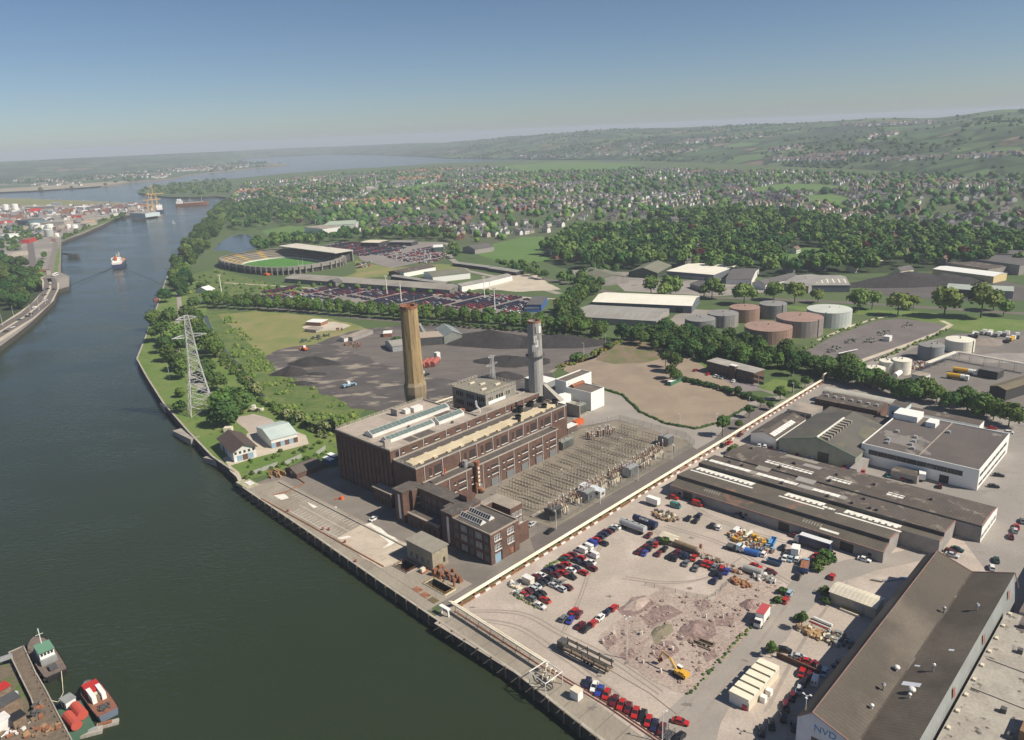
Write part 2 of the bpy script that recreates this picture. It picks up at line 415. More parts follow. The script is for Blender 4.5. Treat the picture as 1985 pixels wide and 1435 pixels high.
def holed(name,poly,z,ms,thick=None):
    mb = MB(); k = keyhole(poly,PITS)
    if thick: 
        n = len(k); lo = [mb.P(p[0],p[1],z - thick) for p in k]; hi = [mb.P(p[0],p[1],z) for p in k]
        for a in range(n): mb.f.append([lo[a],lo[(a + 1) % n],hi[(a + 1) % n],hi[a]]); mb.m.append(1)
        tri = hi
    else: tri = [mb.P(p[0],p[1],z) for p in k]
    from mathutils.geometry import tessellate_polygon
    for t in tessellate_polygon([[Vector((p[0],p[1],0)) for p in k]]):
        a,b,c = (Vector((k[i][0],k[i][1])) for i in t)
        if (b - a).cross(c - a) < 0: t = t[::-1]
        mb.f.append([tri[i] for i in t]); mb.m.append(0)
    return struct(mb.build(name,ms))
holed('ground',mainland,0,[g_land,quay_wall],6)

# far bank: port, road and railway
PORT = [(-330,830),(-60,705),(0,672),(30,650),(60,626),(85,602),(105,583),(112,562),(134,556),(135,536),(118,529),(118,500),(119,470),(135,463),(165,452),(200,436),(225,423),(245,418),(285,414.5),(302,417),(304,405),(300,396),(240,393),(160,389),(0,383.5),(-120,386),(-320,450)]
_mb = MB(); _mb.prism(WP(PORT),-6,0.2,1,0); struct(_mb.build('port_land',[g_port,quay_wall]))

# far hills all round the harbour
HT = [(-60,4500,7500,84),(-35,4800,8000,88),(-30,5000,8300,82),(-20.5,5800,8800,76),(-18.8,6200,9000,70),(-17.6,8600,10800,62),(-12,8300,10300,62),(-7,6300,9300,68),(-4,5100,8000,66),(0,4500,7000,98),(3.5,4100,6000,114),(7.5,3700,5600,131),(12,3200,5300,124),(20,2600,4800,120),(25,2350,4500,130),(28,2150,4200,118),(30,2050,4000,130),(31.5,1980,3900,144),(36,1900,3700,138),(60,1900,3700,135)]
def hill_par(az):
    for a,b in zip(HT,HT[1:]):
        if az <= b[0]:
            t = max(0,(az - a[0]) / (b[0] - a[0])); return [a[k] + (b[k] - a[k]) * t for k in (1,2,3)]
    return list(HT[-1][1:])
from mathutils import noise as _noise
def hill_z(x,y):
    az = math.degrees(math.atan2(x,y)); r = math.hypot(x,y)
    b,rr,h = hill_par(max(-60,min(60,az)))
    t = (r - b) / (rr - b)
    if t <= 0: return -1.5
    if t <= 1: k = t ** .75 * (1.35 - .35 * t)
    else: k = max(0,1 - (t - 1) * 1.6)
    n = _noise.fractal(Vector((x / 900,y / 900,3.3)),.8,2.1,4)
    damp = min(1,t * 4) * (1 if t < .75 else max(.12,1 - (t - .75) * 3.5))
    return -1.5 + k * h + n * 20 * damp
HZ = None
def hills():
    mb = MB(); na,nr = 190,56; idx = {}
    for i in range(na + 1):
        az = -57 + 114 * i / na; b,rr,h = hill_par(az)
        for j in range(nr + 1):
            r = b + (rr * 1.25 - b) * (j / nr) ** 1.15; a = rad(az); x,y = r * math.sin(a),r * math.cos(a)
            idx[i,j] = mb.P(x,y,hill_z(x,y))
    for i in range(na):
        for j in range(nr):
            mb.f.append([idx[i,j],idx[i + 1,j],idx[i + 1,j + 1],idx[i,j + 1]][::-1]); mb.m.append(0)
    m = bpy.data.materials.new('hill_farmland'); m.use_nodes = True; n = m.node_tree; L = n.links; b = n.nodes['Principled BSDF']; b.inputs['Roughness'].default_value = .95
    tc = n.nodes.new('ShaderNodeTexCoord')
    wn = n.nodes.new('ShaderNodeTexNoise'); wn.inputs['Scale'].default_value = .004; L.new(tc.outputs['Object'],wn.inputs[0])
    mx = n.nodes.new('ShaderNodeMix'); mx.data_type = 'VECTOR'; mx.inputs[0].default_value = 1; 
    va = n.nodes.new('ShaderNodeVectorMath'); va.operation = 'SCALE'; va.inputs['Scale'].default_value = 160; L.new(wn.outputs[1],va.inputs[0])
    vb = n.nodes.new('ShaderNodeVectorMath'); vb.operation = 'ADD'; L.new(tc.outputs['Object'],vb.inputs[0]); L.new(va.outputs[0],vb.inputs[1])
    vo = n.nodes.new('ShaderNodeTexVoronoi'); vo.inputs['Scale'].default_value = .0078; L.new(vb.outputs[0],vo.inputs['Vector'])
    sp = n.nodes.new('ShaderNodeSeparateColor'); L.new(vo.outputs['Color'],sp.inputs[0])
    cr = n.nodes.new('ShaderNodeValToRGB'); e = cr.color_ramp; e.interpolation = 'CONSTANT'
    for k,(p,c) in enumerate(((0,(.06,.115,.04)),(.22,(.095,.16,.055)),(.45,(.045,.085,.032)),(.6,(.12,.165,.07)),(.78,(.075,.135,.045)),(.94,(.20,.15,.10)))):
        el = e.elements[0] if k == 0 else e.elements.new(p); el.position = p; el.color = (*c,1)
    e.elements.remove(e.elements[-1]) if len(e.elements) > 6 else None
    L.new(sp.outputs[0],cr.inputs[0])
    ve = n.nodes.new('ShaderNodeTexVoronoi'); ve.feature = 'DISTANCE_TO_EDGE'; ve.inputs['Scale'].default_value = .0078; L.new(vb.outputs[0],ve.inputs['Vector'])
    n2 = n.nodes.new('ShaderNodeTexNoise'); n2.inputs['Scale'].default_value = .0022; n2.inputs['Detail'].default_value = 6; L.new(tc.outputs['Object'],n2.inputs[0])
    n3 = n.nodes.new('ShaderNodeTexNoise'); n3.inputs['Scale'].default_value = .02; n3.inputs['Detail'].default_value = 4; L.new(tc.outputs['Object'],n3.inputs[0])
    mr = n.nodes.new('ShaderNodeMapRange'); mr.inputs[1].default_value = .06; mr.inputs[2].default_value = .13; mr.inputs[3].default_value = 1; mr.inputs[4].default_value = 0; L.new(ve.outputs[0],mr.inputs[0])
    mr2 = n.nodes.new('ShaderNodeMapRange'); mr2.inputs[1].default_value = .52; mr2.inputs[2].default_value = .57; L.new(n2.outputs[0],mr2.inputs[0])
    mm = n.nodes.new('ShaderNodeMath'); mm.operation = 'MAXIMUM'; L.new(mr.outputs[0],mm.inputs[0]); L.new(mr2.outputs[0],mm.inputs[1])
    mr3 = n.nodes.new('ShaderNodeMapRange'); mr3.inputs[1].default_value = .35; mr3.inputs[2].default_value = .6; mr3.inputs[3].default_value = .55; mr3.inputs[4].default_value = 1; L.new(n3.outputs[0],mr3.inputs[0])
    m3 = n.nodes.new('ShaderNodeMath'); m3.operation = 'MULTIPLY'; L.new(mm.outputs[0],m3.inputs[0]); L.new(mr3.outputs[0],m3.inputs[1])
    x = n.nodes.new('ShaderNodeMix'); x.data_type = 'RGBA'; L.new(m3.outputs[0],x.inputs[0]); L.new(cr.outputs[0],x.inputs[6]); x.inputs[7].default_value = (.016,.038,.014,1)
    L.new(x.outputs[2],b.inputs['Base Color'])
    struct(mb.build('hills',m,smooth=True))
hills()
# low wooded shore and mudflats on the far left side of the channel
FARLEFT = [(-300,405),(-60,378),(0,372.5),(60,370),(120,366.5),(180,362),(235,357),(255,352.5),(330,346),(370,338),(420,333),(470,328),(500,325),(540,322),(560,318.5),(400,308),(0,335),(-300,350)]
_mb = MB(); _mb.prism(WP(FARLEFT),-6,.5,1,0); struct(_mb.build('far_shore',[mat('far_shore_land',(.075,.12,.05),(.05,.085,.035),.004,.95,c3=(.24,.205,.15),s3=.0025,lo3=.56,hi3=.64),mat('mud_bank',(.22,.18,.13))]))
sheet('mudflat',[(-60,379),(0,373),(60,370.5),(180,362.5),(255,353),(240,351),(150,357),(0,366),(-60,372)],.62,mat('mudflat_sand',(.34,.29,.21),(.26,.23,.16),.01,.95),jit=6,seg=50)
# strips of tidal water beyond the suburb
estw = mat('estuary_water',(.05,.065,.06),rough=.18)
for pts in ([(1150,307),(1200,303.5),(1300,304),(1365,307.5),(1400,311),(1330,313),(1240,312),(1165,313)],[(1440,318),(1475,312),(1500,316),(1480,321)],[(1690,322.5),(1740,319.5),(1850,321),(2000,324),(2100,326),(2100,337),(1985,331),(1850,328.5),(1740,327)]):
    sheet('estuary',pts,.12,estw)
# ------------------------------------------------------------------ pieces of ground, each a little above the one below
sheet('suburb_ground',[(480,352),(650,338),(850,324),(1100,322),(1400,330),(1985,340),(2300,350),(2300,470),(1985,455),(1700,440),(1350,430),(1080,470),(900,475),(620,440),(480,420),(420,395)],.05,g_town,jit=15,seg=60)
sheet('woodland_ground',[(1040,500),(1075,470),(1150,440),(1300,420),(1500,415),(1700,440),(1990,470),(2300,500),(2300,545),(1985,520),(1700,530),(1500,540),(1300,522),(1180,528),(1080,520)],.08,g_wood,jit=4,seg=20)
sheet('pond',[(415,486),(424,473),(445,459),(473,453),(501,463),(506,478),(490,484),(462,492),(440,486)],.07,estw,jit=1.5,seg=10)
sheet('field',[(505,448),(560,438),(600,441),(612,450),(580,462),(530,462)],.09,g_field,jit=2)
sheet('field',[(920,490),(960,472),(1010,460),(1050,458),(1075,470),(1040,492),(1075,505),(1000,512),(940,500)],.09,g_field,jit=2)
sheet('field',[(1130,444),(1190,430),(1260,428),(1290,436),(1220,450),(1150,452)],.10,g_field,jit=2)
sheet('field',[(1270,440),(1320,430),(1350,434),(1330,446),(1285,452)],.10,g_field,jit=2)
sheet('field',[(1440,367),(1520,356),(1600,358),(1660,364),(1560,373),(1480,372)],.10,g_field,jit=2)
sheet('field',[(1540,381),(1600,377),(1646,382),(1624,396),(1560,389)],.10,g_field,jit=2)
sheet('field',[(790,361),(840,354),(880,353),(870,361),(820,365)],.10,g_field,jit=2)
sheet('field',[(960,322),(1100,314),(1250,318),(1200,330),(1020,335)],.10,g_field,jit=5,seg=40)
sheet('field',[(1500,500),(1560,480),(1600,483),(1580,508),(1530,512)],.10,g_field,jit=2)
sheet('field',[(1790,422),(1830,414),(1852,418),(1830,428)],.10,g_field,jit=2)
# the park along the river
sheet('park_grass',[(467,934)] + BANK[:11] + [(330,560),(395,580),(405,615),(450,690),(500,750),(560,800),(660,845),(660,880),(600,890),(560,905),(535,915)],.03,g_grass,jit=.0)
sheet('rough_ground',[(398,605),(440,602),(470,640),(515,690),(560,730),(640,765),(705,795),(690,830),(652,850),(600,838),(540,790),(480,735),(430,670)],.05,g_rough,jit=1.5)
sheet('rough_ground',[(340,555),(380,530),(420,520),(500,545),(560,556),(640,553),(560,575),(500,575),(380,590)],.05,g_rough,jit=1.5)
sheet('meadow',[(420,610),(500,603),(600,612),(690,628),(720,640),(650,662),(560,675),(515,690),(470,655)],.07,g_meadow,jit=1.5)
sheet('coal_yard',[(513,688),(545,676),(600,670),(640,655),(690,640),(760,632),(900,630),(1000,636),(1180,658),(1165,690),(1085,716),(1060,745),(1000,770),(900,790),(815,805),(740,800),(690,792),(640,768),(580,742),(530,715)],.09,g_coal,jit=2.5)
sheet('coal_yard',[(640,668),(700,650),(760,640),(900,634),(1010,642),(1180,662),(1150,690),(1080,715),(1040,735),(900,740),(815,730),(740,705)],.12,g_coal2,jit=2.5)
sheet('sand',[(583,634),(610,624),(650,624),(682,632),(660,641),(610,643)],.11,g_sand,jit=1.5)
strip('ditch_water',[(398,612),(402,625),(414,651),(430,675),(447,696),(468,713),(482,732),(494,752),(510,770)],3.2,.09,estw)
strip('park_path',[(345,560),(349,600),(340,640),(335,665),(351,696),(372,728),(392,755),(431,778),(455,800)],4,.06,g_road)
sheet('gravel_yard',[(455,810),(495,803),(532,813),(540,826),(494,846),(473,832)],.07,g_compound,jit=1)
sheet('gravel_yard',[(432,890),(470,872),(480,840),(560,828),(592,845),(597,860),(560,872),(500,886),(450,902),(470,932),(462,940)],.075,g_sand,jit=.8)
# works yards
holed('works_yard',[W(*p) for p in ((-31,-7.5),(-23.5,126),(-8,126),(8,116),(20,108),(60,118),(100,112),(130,98),(165,92),(158,64),(170,40),(190,22),(205,-6))],.04,[g_asph])
holed('quay_apron',[W(*p) for p in ((-31.2,-3),(-23.6,126.4),(-9,120),(-9,60),(-9,28),(-12,8),(-12,-3))],.06,[g_apron])
_q = K(430,860,.2015)
def qp(*p): return [tuple(_q(*a)[:2]) for a in p]
sheet('concrete_patch',qp((1110,905),(1350,780),(1430,765),(1640,900),(1800,975),(1600,1050),(1750,1150),(1520,1200),(1300,1050)),.08,g_apron2,world=True,jit=.5,seg=4)
for pts in (((1370,785),(1440,768),(1660,900),(1700,940),(1530,1015),(1600,960),(1470,830)),((830,565),(915,615),(890,628),(835,590)),((500,500),(590,485),(650,530),(570,545)),((1110,912),(1210,885),(1240,905),(1150,930)),((1070,615),(1105,608),(1095,625))):
    sheet('white_dust',qp(*pts),.10,g_white,world=True,jit=.5,seg=3)
sheet('works_road',[tuple(W(*p)[:2]) for p in ((16,-5.2),(200,-5.2),(200,2.2),(150,2.4),(22,2.4))],.06,g_dark,world=True)
sheet('substation_ground',[(1010,1004),(1075,1024),(1345,864),(1325,852),(1200,815),(1130,828),(960,952)],.08,g_subst)
sheet('service_road',[(1172,758),(1205,768),(1240,802),(1290,824),(1345,834),(1400,820),(1420,812),(1385,852),(1350,872),(1325,852),(1200,814),(1130,826),(1110,812)],.07,g_road)
sheet('bare_field',[(1085,716),(1130,690),(1180,672),(1250,662),(1330,690),(1400,735),(1455,775),(1445,792),(1392,822),(1350,832),(1290,822),(1242,800),(1208,766),(1172,755),(1140,740)],.09,g_brown,jit=.8)
sheet('rough_ground',[(1150,700),(1180,668),(1220,655),(1290,672),(1300,690),(1240,705),(1190,705)],.11,mat('dead_bracken',(.20,.145,.10),(.12,.13,.05),.1,.95,c3=(.10,.14,.04),s3=.2,fine=.2),jit=2)
sheet('compound',[tuple(W(*p)[:2]) for p in ((-34,-9.4),(150,-9.4),(152,-40),(120,-110),(60,-150),(-44,-150),(-38.7,-74),(-34.6,-43))],.05,g_compound,world=True)
sheet('quay_deck',[tuple(W(*p)[:2]) for p in ((-32.3,-7),(-24.2,-7),(-25.5,-38),(-30.4,-75),(-38,-140),(-44.5,-140),(-38.3,-74.4),(-34.4,-43.4))],.07,g_apron,world=True)
sheet('compound_road',[(1240,1440),(1330,1350),(1420,1248),(1510,1152),(1545,1118),(1640,1086),(1800,1056),(1800,1085),(1700,1108),(1625,1130),(1570,1178),(1485,1275),(1400,1400),(1360,1500),(1100,1500)],.075,g_road,jit=1.)
sheet('demolition_ground',[(1158,1242),(1230,1168),(1280,1145),(1380,1166),(1402,1132),(1500,1128),(1525,1150),(1440,1240),(1335,1345),(1285,1332),(1215,1290)],.10,g_demo,jit=.7,seg=3)
_d = K(850,900,.3729)
for pts in (((930,760),(1010,700),(1080,690),(1120,730),(1040,790),(960,800)),((1050,800),(1120,750),(1210,740),(1260,780),(1160,830),(1090,850)),((1240,880),(1310,820),(1420,830),(1460,880),(1400,930),(1290,930)),((1090,990),(1150,930),(1230,920),(1250,980),(1170,1030)),((1320,720),(1380,700),(1430,740),(1360,760)),((830,920),(900,880),(930,910),(880,960)),((930,1000),(1000,950),(1030,990),(980,1020)),((1370,1000),(1430,960),(1450,1000),(1390,1020)),((1430,780),(1540,770),(1520,840),(1450,830))):
    sheet('brick_rubble',[tuple(_d(*p)[:2]) for p in pts],.13,g_purple,world=True,jit=1.0,seg=3)
sheet('silt_patch',[tuple(_d(*p)[:2]) for p in ((1110,880),(1180,820),(1220,835),(1210,890),(1150,920),(1130,945))],.15,g_mud,world=True,jit=.5,seg=3)
sheet('industrial_yard',[(1300,905),(1470,800),(1600,735),(1660,700),(1780,665),(1850,650),(2000,640),(2300,660),(2700,1100),(2300,1600),(1900,1600),(1560,1500),(1760,1130),(1740,1095),(1660,1075),(1300,965)],.045,g_ind)
sheet('depot_ground',[(1650,745),(1700,706),(1790,668),(1850,648),(2010,640),(2100,760),(1990,800),(1900,790),(1780,760)],.065,mat('depot_asphalt',(.15,.135,.125),(.18,.165,.15),.06,.92,fine=.1),jit=.8)
sheet('car_park',[(1325,723),(1345,712),(1400,725),(1470,745),(1480,757),(1430,760),(1370,742)],.08,mat('mauve_asphalt',(.19,.165,.165),(.22,.19,.19),.1,.9),jit=.4)
sheet('lawn',[(1320,705),(1370,695),(1385,715),(1345,725)],.085,g_grass,jit=.6)
sheet('lawn',[(1465,752),(1500,735),(1540,740),(1560,752),(1510,762)],.085,g_grass,jit=.6)
sheet('gas_compound',[(1545,690),(1620,650),(1700,622),(1745,618),(1820,627),(1832,634),(1780,660),(1690,700),(1650,712),(1600,710)],.06,g_bed,jit=.3)
strip('track',[(1585,660),(1650,632),(1700,617),(1735,612)],2.5,.07,g_sand)
strip('track',[(1660,703),(1760,668),(1822,644),(1843,630),(1825,622)],3.5,.07,g_sand)
strip('road',[(1000,530),(1200,570),(1400,578),(1500,580),(1700,590),(1850,600),(2100,615)],8,.055,g_dark)
sheet('lawn',[(1480,590),(1640,600),(1760,603),(1990,622),(1990,660),(1850,640),(1740,610),(1600,610)],.05,g_grass,jit=1)
sheet('depot_yard',[(1310,610),(1350,600),(1420,604),(1390,630),(1330,645),(1285,632)],.06,g_port,jit=.8)
strip('road',[(380,585),(480,593),(700,617),(900,632),(1100,652),(1200,668)],7,.055,g_dark)
strip('road',[(1200,668),(1330,700),(1420,735),(1500,762),(1580,745),(1620,728)],6,.058,g_asph)
strip('avenue_road',[(1420,812),(1470,775),(1520,770)],5,.062,g_road)
# show grounds and stadium surroundings
sheet('car_lot',[(495,575),(560,566),(640,553),(800,560),(985,572),(1065,580),(1040,607),(960,607),(800,598),(650,592),(560,590)],.075,g_lot)
sheet('car_lot',[(618,480),(650,470),(740,468),(860,470),(855,500),(760,520),(700,505),(690,490)],.075,g_lot)
sheet('sand',[(905,552),(985,530),(1035,532),(1085,562),(1000,566),(930,560)],.09,g_sand,jit=2)
sheet('park_grass',[(690,505),(760,520),(860,512),(900,520),(750,535),(640,545),(690,530)],.07,g_meadow,jit=2)
strip('path',[(430,548),(560,556),(760,570),(960,574),(1080,580)],3,.085,g_sand)
strip('road',[(860,470),(880,480),(872,500),(905,525),(1000,545),(1085,570)],7,.085,g_road)
# far bank surfaces
strip('carriageway',[(-20,648),(0,637),(50,607),(80,580),(92,560),(94,548),(90,538)],8,.26,g_dark)
strip('carriageway',[(-20,662),(0,650),(55,617),(88,590),(103,562),(103,548),(98,540)],8,.26,g_dark)
strip('pavement',[(-20,670),(0,659),(60,618),(96,585),(108,562),(110,548)],6,.24,g_sand)
strip('central_reserve',[(-20,656),(0,644),(52,612),(84,585),(97,561),(98,547)],2.4,.30,g_sand)
strip('pavement',[(0,631),(45,604),(74,578),(85,560),(85,545),(80,533)],4,.24,g_sand)
strip('railway',[(75,566),(66,530),(62,500),(58,470),(40,440)],9,.26,g_dark)
strip('road',[(96,540),(100,510),(108,480),(105,465),(80,450),(0,420)],8,.27,g_asph)
strip('road',[(25,520),(32,490),(30,470)],14,.27,g_dark)
sheet('lawn',[(112,528),(104,528),(110,490),(117,475),(116,500)],.28,g_grass)
sheet('lawn',[(115,553),(112,540),(128,536),(133,540),(133,552)],.25,g_road)
sheet('wood_floor',[(-200,600),(0,507),(60,520),(82,545),(82,565),(60,590),(0,630),(-200,740)],.26,g_wood)
sheet('grass_bank',[(118,470),(135,461),(200,434),(245,417),(240,412),(190,430),(130,457)],.25,g_rough)
sheet('grass_flat',[(-20,386),(60,386),(240,394),(240,398),(0,398)],.3,g_meadow)

# haze over the whole site
_mb = MB(); _mb.box(-14500,-2500,-7,14500,14500,172,bottom=True)
hz = bpy.data.materials.new('haze'); hz.use_nodes = True; _n = hz.node_tree
_n.nodes.remove(_n.nodes['Principled BSDF']); pv = _n.nodes.new('ShaderNodeVolumePrincipled')
pv.inputs['Color'].default_value = (.76,.85,.98,1); pv.inputs['Density'].default_value = 1.3e-4; pv.inputs['Anisotropy'].default_value = 0
_n.links.new(pv.outputs[0],_n.nodes['Material Output'].inputs['Volume'])
hazebox = _mb.build('haze',hz); hazebox['kind'] = 'stuff'
# ------------------------------------------------------------------ the power station
def proj(p):
    c = RM @ np.array([p[0],p[1],p[2] - H]); return FX * c[0] / c[2] + CX,FX * c[1] / c[2] + CY
def ztop(u,v,ypx):
    lo,hi = 0.,120.
    for _ in range(40):
        mid = (lo + hi) / 2
        if proj(W(u,v,mid))[1] > ypx: lo = mid
        else: hi = mid
    return lo
WINM = {}
def win_mesh(wd,h,lights,rows=1,fm=None,gm=None,sill=True):
    k = (wd,h,lights,rows,fm.name if fm else '',gm.name if gm else '',sill)
    if k not in WINM:
        mb = MB()
        mb.box(-wd / 2,-.05,0,wd / 2,.02,h,1)
        for i in range(lights + 1):
            x = -wd / 2 + wd * i / lights; mb.box(x - .09,-.12,0,x + .09,-.04,h,0)
        for j in range(1,rows + 1): mb.box(-wd / 2,-.11,h * j / rows - .06,wd / 2,-.04,h * j / rows,0)
        if sill: mb.box(-wd / 2 - .15,-.30,-.22,wd / 2 + .15,.0,0,2)
        WINM[k] = mb.mesh('window',[fm or brick,gm or glass,white])
    return WINM[k]
ROT = {'-v': 0.,'-u': -math.pi / 2,'+v': math.pi,'+u': math.pi / 2}
def window(parent,x,y,z,face,wd,h,lights=1,rows=1,fm=None,gm=None,sill=True,name='window'):
    return link(name,win_mesh(wd,h,lights,rows,fm,gm,sill),parent,(x,y,z),ROT[face])
def railing(mb,pts,z,h=1.0,step=2.5,m=0,r=.05):
    for (x0,y0),(x1,y1) in zip(pts,pts[1:]):
        L = math.hypot(x1 - x0,y1 - y0); n = max(1,int(L / step))
        for k in range(n + 1): mb.box(x0 + (x1 - x0) * k / n - r,y0 + (y1 - y0) * k / n - r,z,x0 + (x1 - x0) * k / n + r,y0 + (y1 - y0) * k / n + r,z + h,m)
        for zz in (z + h,z + h / 2): mb.tube((x0,y0,zz),(x1,y1,zz),r,4,m)
PS = thing('power_station','large brown brick power station beside the quay with stepped flat roofs and long skylights','power station',W(0,0),RZ)
# boiler house: tall block, its open well, and the strip beside it
mb = MB(); mb.box(8.7,63.6,0,57.6,101.3,22.0,0,1); mb.box(57.6,63.6,0,99,70.0,22.0,0,1); mb.box(57.6,70.0,0,68.2,101,9,0,1); mb.box(88.6,70.0,0,100,96,19,0,1)
mb.build('boiler_house',[brick,roof_gravel],PS)
mb = MB()
def parapet(mb,poly,z,t=.45,h=.55,m=0):
    n = len(poly); cx = sum(p[0] for p in poly) / n; cy = sum(p[1] for p in poly) / n
    for (x0,y0),(x1,y1) in zip(poly,poly[1:] + poly[:1]):
        if abs(x0 - x1) < 1e-6: s = -1 if x0 > cx else 1; mb.box(x0,min(y0,y1),z,x0 + s * t,max(y0,y1),z + h,m)
        else: s = -1 if y0 > cy else 1; mb.box(min(x0,x1) + t,y0,z,max(x0,x1) - t,y0 + s * t,z + h - .003,m)
parapet(mb,[(8.69,63.59),(57.61,63.59),(57.61,101.31),(8.69,101.31)],22.0); parapet(mb,[(57.7,63.59),(99.01,63.59),(99.01,70.01),(57.7,70.01)],22.0,.35)
mb.build('parapet',concrete,PS)
mb = MB()
for y0,y1 in ((64.2,70),(76.5,81),(88,99)):
    x = 10
    while x < 56:
        L = rnd.uniform(4,12); mb.face([(x,y0,22.03),(min(57,x + L),y0,22.03),(min(57,x + L),y1,22.03),(x,y1,22.03)],rnd.choice((0,0,1))); x += L + rnd.uniform(0,9)
mb.face([(10,90,22.05),(30,90,22.05),(30,100,22.05),(10,100,22.05)],0)
mb.build('roof_patch',[mat('pink_roof_felt',(.40,.34,.29),(.35,.30,.26),.4,.95,fine=.1),roof_dark],PS)
# tall recessed brick panels of the river front
pm_ = MB().box(0,0,.5,.47,.9,20.5).mesh('pilaster',brick)
for k in range(13): link('pilaster',pm_,PS,(8.25,66 + k * 2.75,0))
DP = {}
def pipes(pts,z0,z1):
    for x,y in pts:
        if (z0,z1) not in DP: DP[z0,z1] = MB().cyl(0,0,z0,z1,.13,n=6).mesh('downpipe',white)
        link('downpipe',DP[z0,z1],PS,(x,y,0))
pipes([(x,63.4) for x in (13,25.5,38,50,62,74,86,97)],18.4,22)
mb = MB()
for (x0,y0,x1,y1) in ((13.3,80.9,56,86.6),(13.3,70.8,38.5,75.2),(40.2,70.2,55,75)):
    sk = MB(); ym = (y0 + y1) / 2
    sk.gable(x0,y0,x1,y1,22.0,23.2,24.5,'x',0,0,.0); so_ = sk.build('skylight',white,PS)
    n = int((x1 - x0) / 2.2)
    for k in range(n):
        a,b = x0 + .25 + (x1 - x0 - .5) * k / n,x0 + .25 + (x1 - x0 - .5) * (k + 1) / n - .10
        for sg in (0,1):
            g = MB(); ya,yb = (y0 + .18,ym - .15) if sg == 0 else (y1 - .18,ym + .15)
            f = lambda y: 23.2 + 1.3 * (1 - abs(y - ym) / (ym - y0)) + .10
            q = [(a,ya,f(ya)),(b,ya,f(ya)),(b,yb,f(yb)),(a,yb,f(yb))]
            if sg: q = q[::-1]
            g.face(q); g.build('pane',glass_green,so_)
for (x,y,a,b,h,m) in ((46,92.2,2.6,1.6,2.0,white),(41,93.2,1.4,1.3,2,white),(36,95,.5,2.2,3,concrete),(11.2,68.4,1.5,.5,3,concrete),(57,74.5,1.6,1,1.2,rust),(30,78,.4,.4,1,dark_metal),(45,67,.4,.4,1,dark_metal)):
    MB().box(x - a,y - b,22,x + a,y + b,22 + h).build('roof_housing',m,PS)
mb = MB(); railing(mb,[(9,63.9),(9,101),(57,101)],22.5); mb.build('roof_railing',cream,PS)
for k,x in enumerate(range(15,98,6)):
    window(PS,x,63.58,19.6,'-v',2.4 if k % 2 else 1.,1.0,3 if k % 2 else 1)
# control house on the roof
mb = MB(); mb.box(68.5,70.3,0,88.5,92.5,27.3,0,1); mb.build('control_house',[mat('stained_concrete',(.27,.255,.225),(.21,.2,.175),.4,.9,fine=.15),mat('olive_roof',(.22,.205,.165),(.19,.175,.14),.3,.95,fine=.1)],PS)
mb = MB(); railing(mb,[(68.6,70.4),(88.4,70.4),(88.4,92.4),(68.6,92.4),(68.6,70.4)],27.3,1.4,2.2); mb.build('roof_railing',cream,PS)
for r in range(3):
    for k in range(3): window(PS,68.48,73.5 + k * 7,15.8 + r * 4.0,'-u',5.2,2.2,4,sill=False,fm=concrete)
for k,(x,wd) in enumerate(((71.5,3),(77.3,5),(83,3))): window(PS,x,70.28,24.0,'-v',wd,2.0,3,sill=False,fm=cream)
MB().box(70,70.1,22.4,81,70.28,23.9).build('white_panel',white2,PS)
for x,y in ((74,77),(79,83),(83,77),(77,88)): MB().box(x - 1.5,y - .5,27.3,x + 1.5,y + .5,27.9).build('rooflight',cream,PS)
# turbine hall
mb = MB(); mb.box(9.5,49.3,0,99.9,63.58,18.0,0,1); mb.build('turbine_hall',[brick,roof_dark],PS)
mb = MB(); parapet(mb,[(9.49,49.29),(99.91,49.29),(99.91,63.57),(9.49,63.57)],18.0,.4,.5); mb.build('parapet',concrete,PS)
mb = MB(); mb.box(11,53.0,18,98,57.2,18.9,0); 
for k in range(12): mb.box(14 + k * 7.2,51.8,18,15.8 + k * 7.2,53.0,18.5); mb.box(14 + k * 7.2,57.2,18,15.8 + k * 7.2,58.6,18.5)
mb.build('roof_light_strip',mat('cream_roof_strip',(.60,.52,.36),(.50,.42,.28),.12,.8,fine=.06),PS)
for x,y,h in ((71.7,53.6,2.6),(80.6,60.6,2.8),(89.1,61.6,2.4),(96.5,62.0,2.4),(89.7,54.2,2.5),(97.0,54.0,2.7)):
    v = MB(); v.cyl(x,y,18,18 + h,1.25,n=12); v.cyl(x,y,18 + h - .5,18 + h,1.5,n=12); v.build('roof_ventilator',black,PS)
MB().cyl(79,61.4,18,23,.5,n=8).build('vent_pipe',black,PS)
pipes([(13.5 + k * 9.4,49.14) for k in range(10)],11.8,18)
for k in range(9):
    u = 15 + k * 9.4
    if k == 1: continue
    window(PS,u + 1.6,49.28,12.9,'-v',1.1,3.4,2); 
    window(PS,u + 5.4,49.28,12.9,'-v',3.4,3.6,4,3)
mb = MB(); railing(mb,[(9.8,49.6),(9.8,63)],18.5); mb.build('roof_railing',cream,PS)
window(PS,12.0,63.57,18.9,'-v',1.,2.,1,gm=black,fm=black,sill=False)
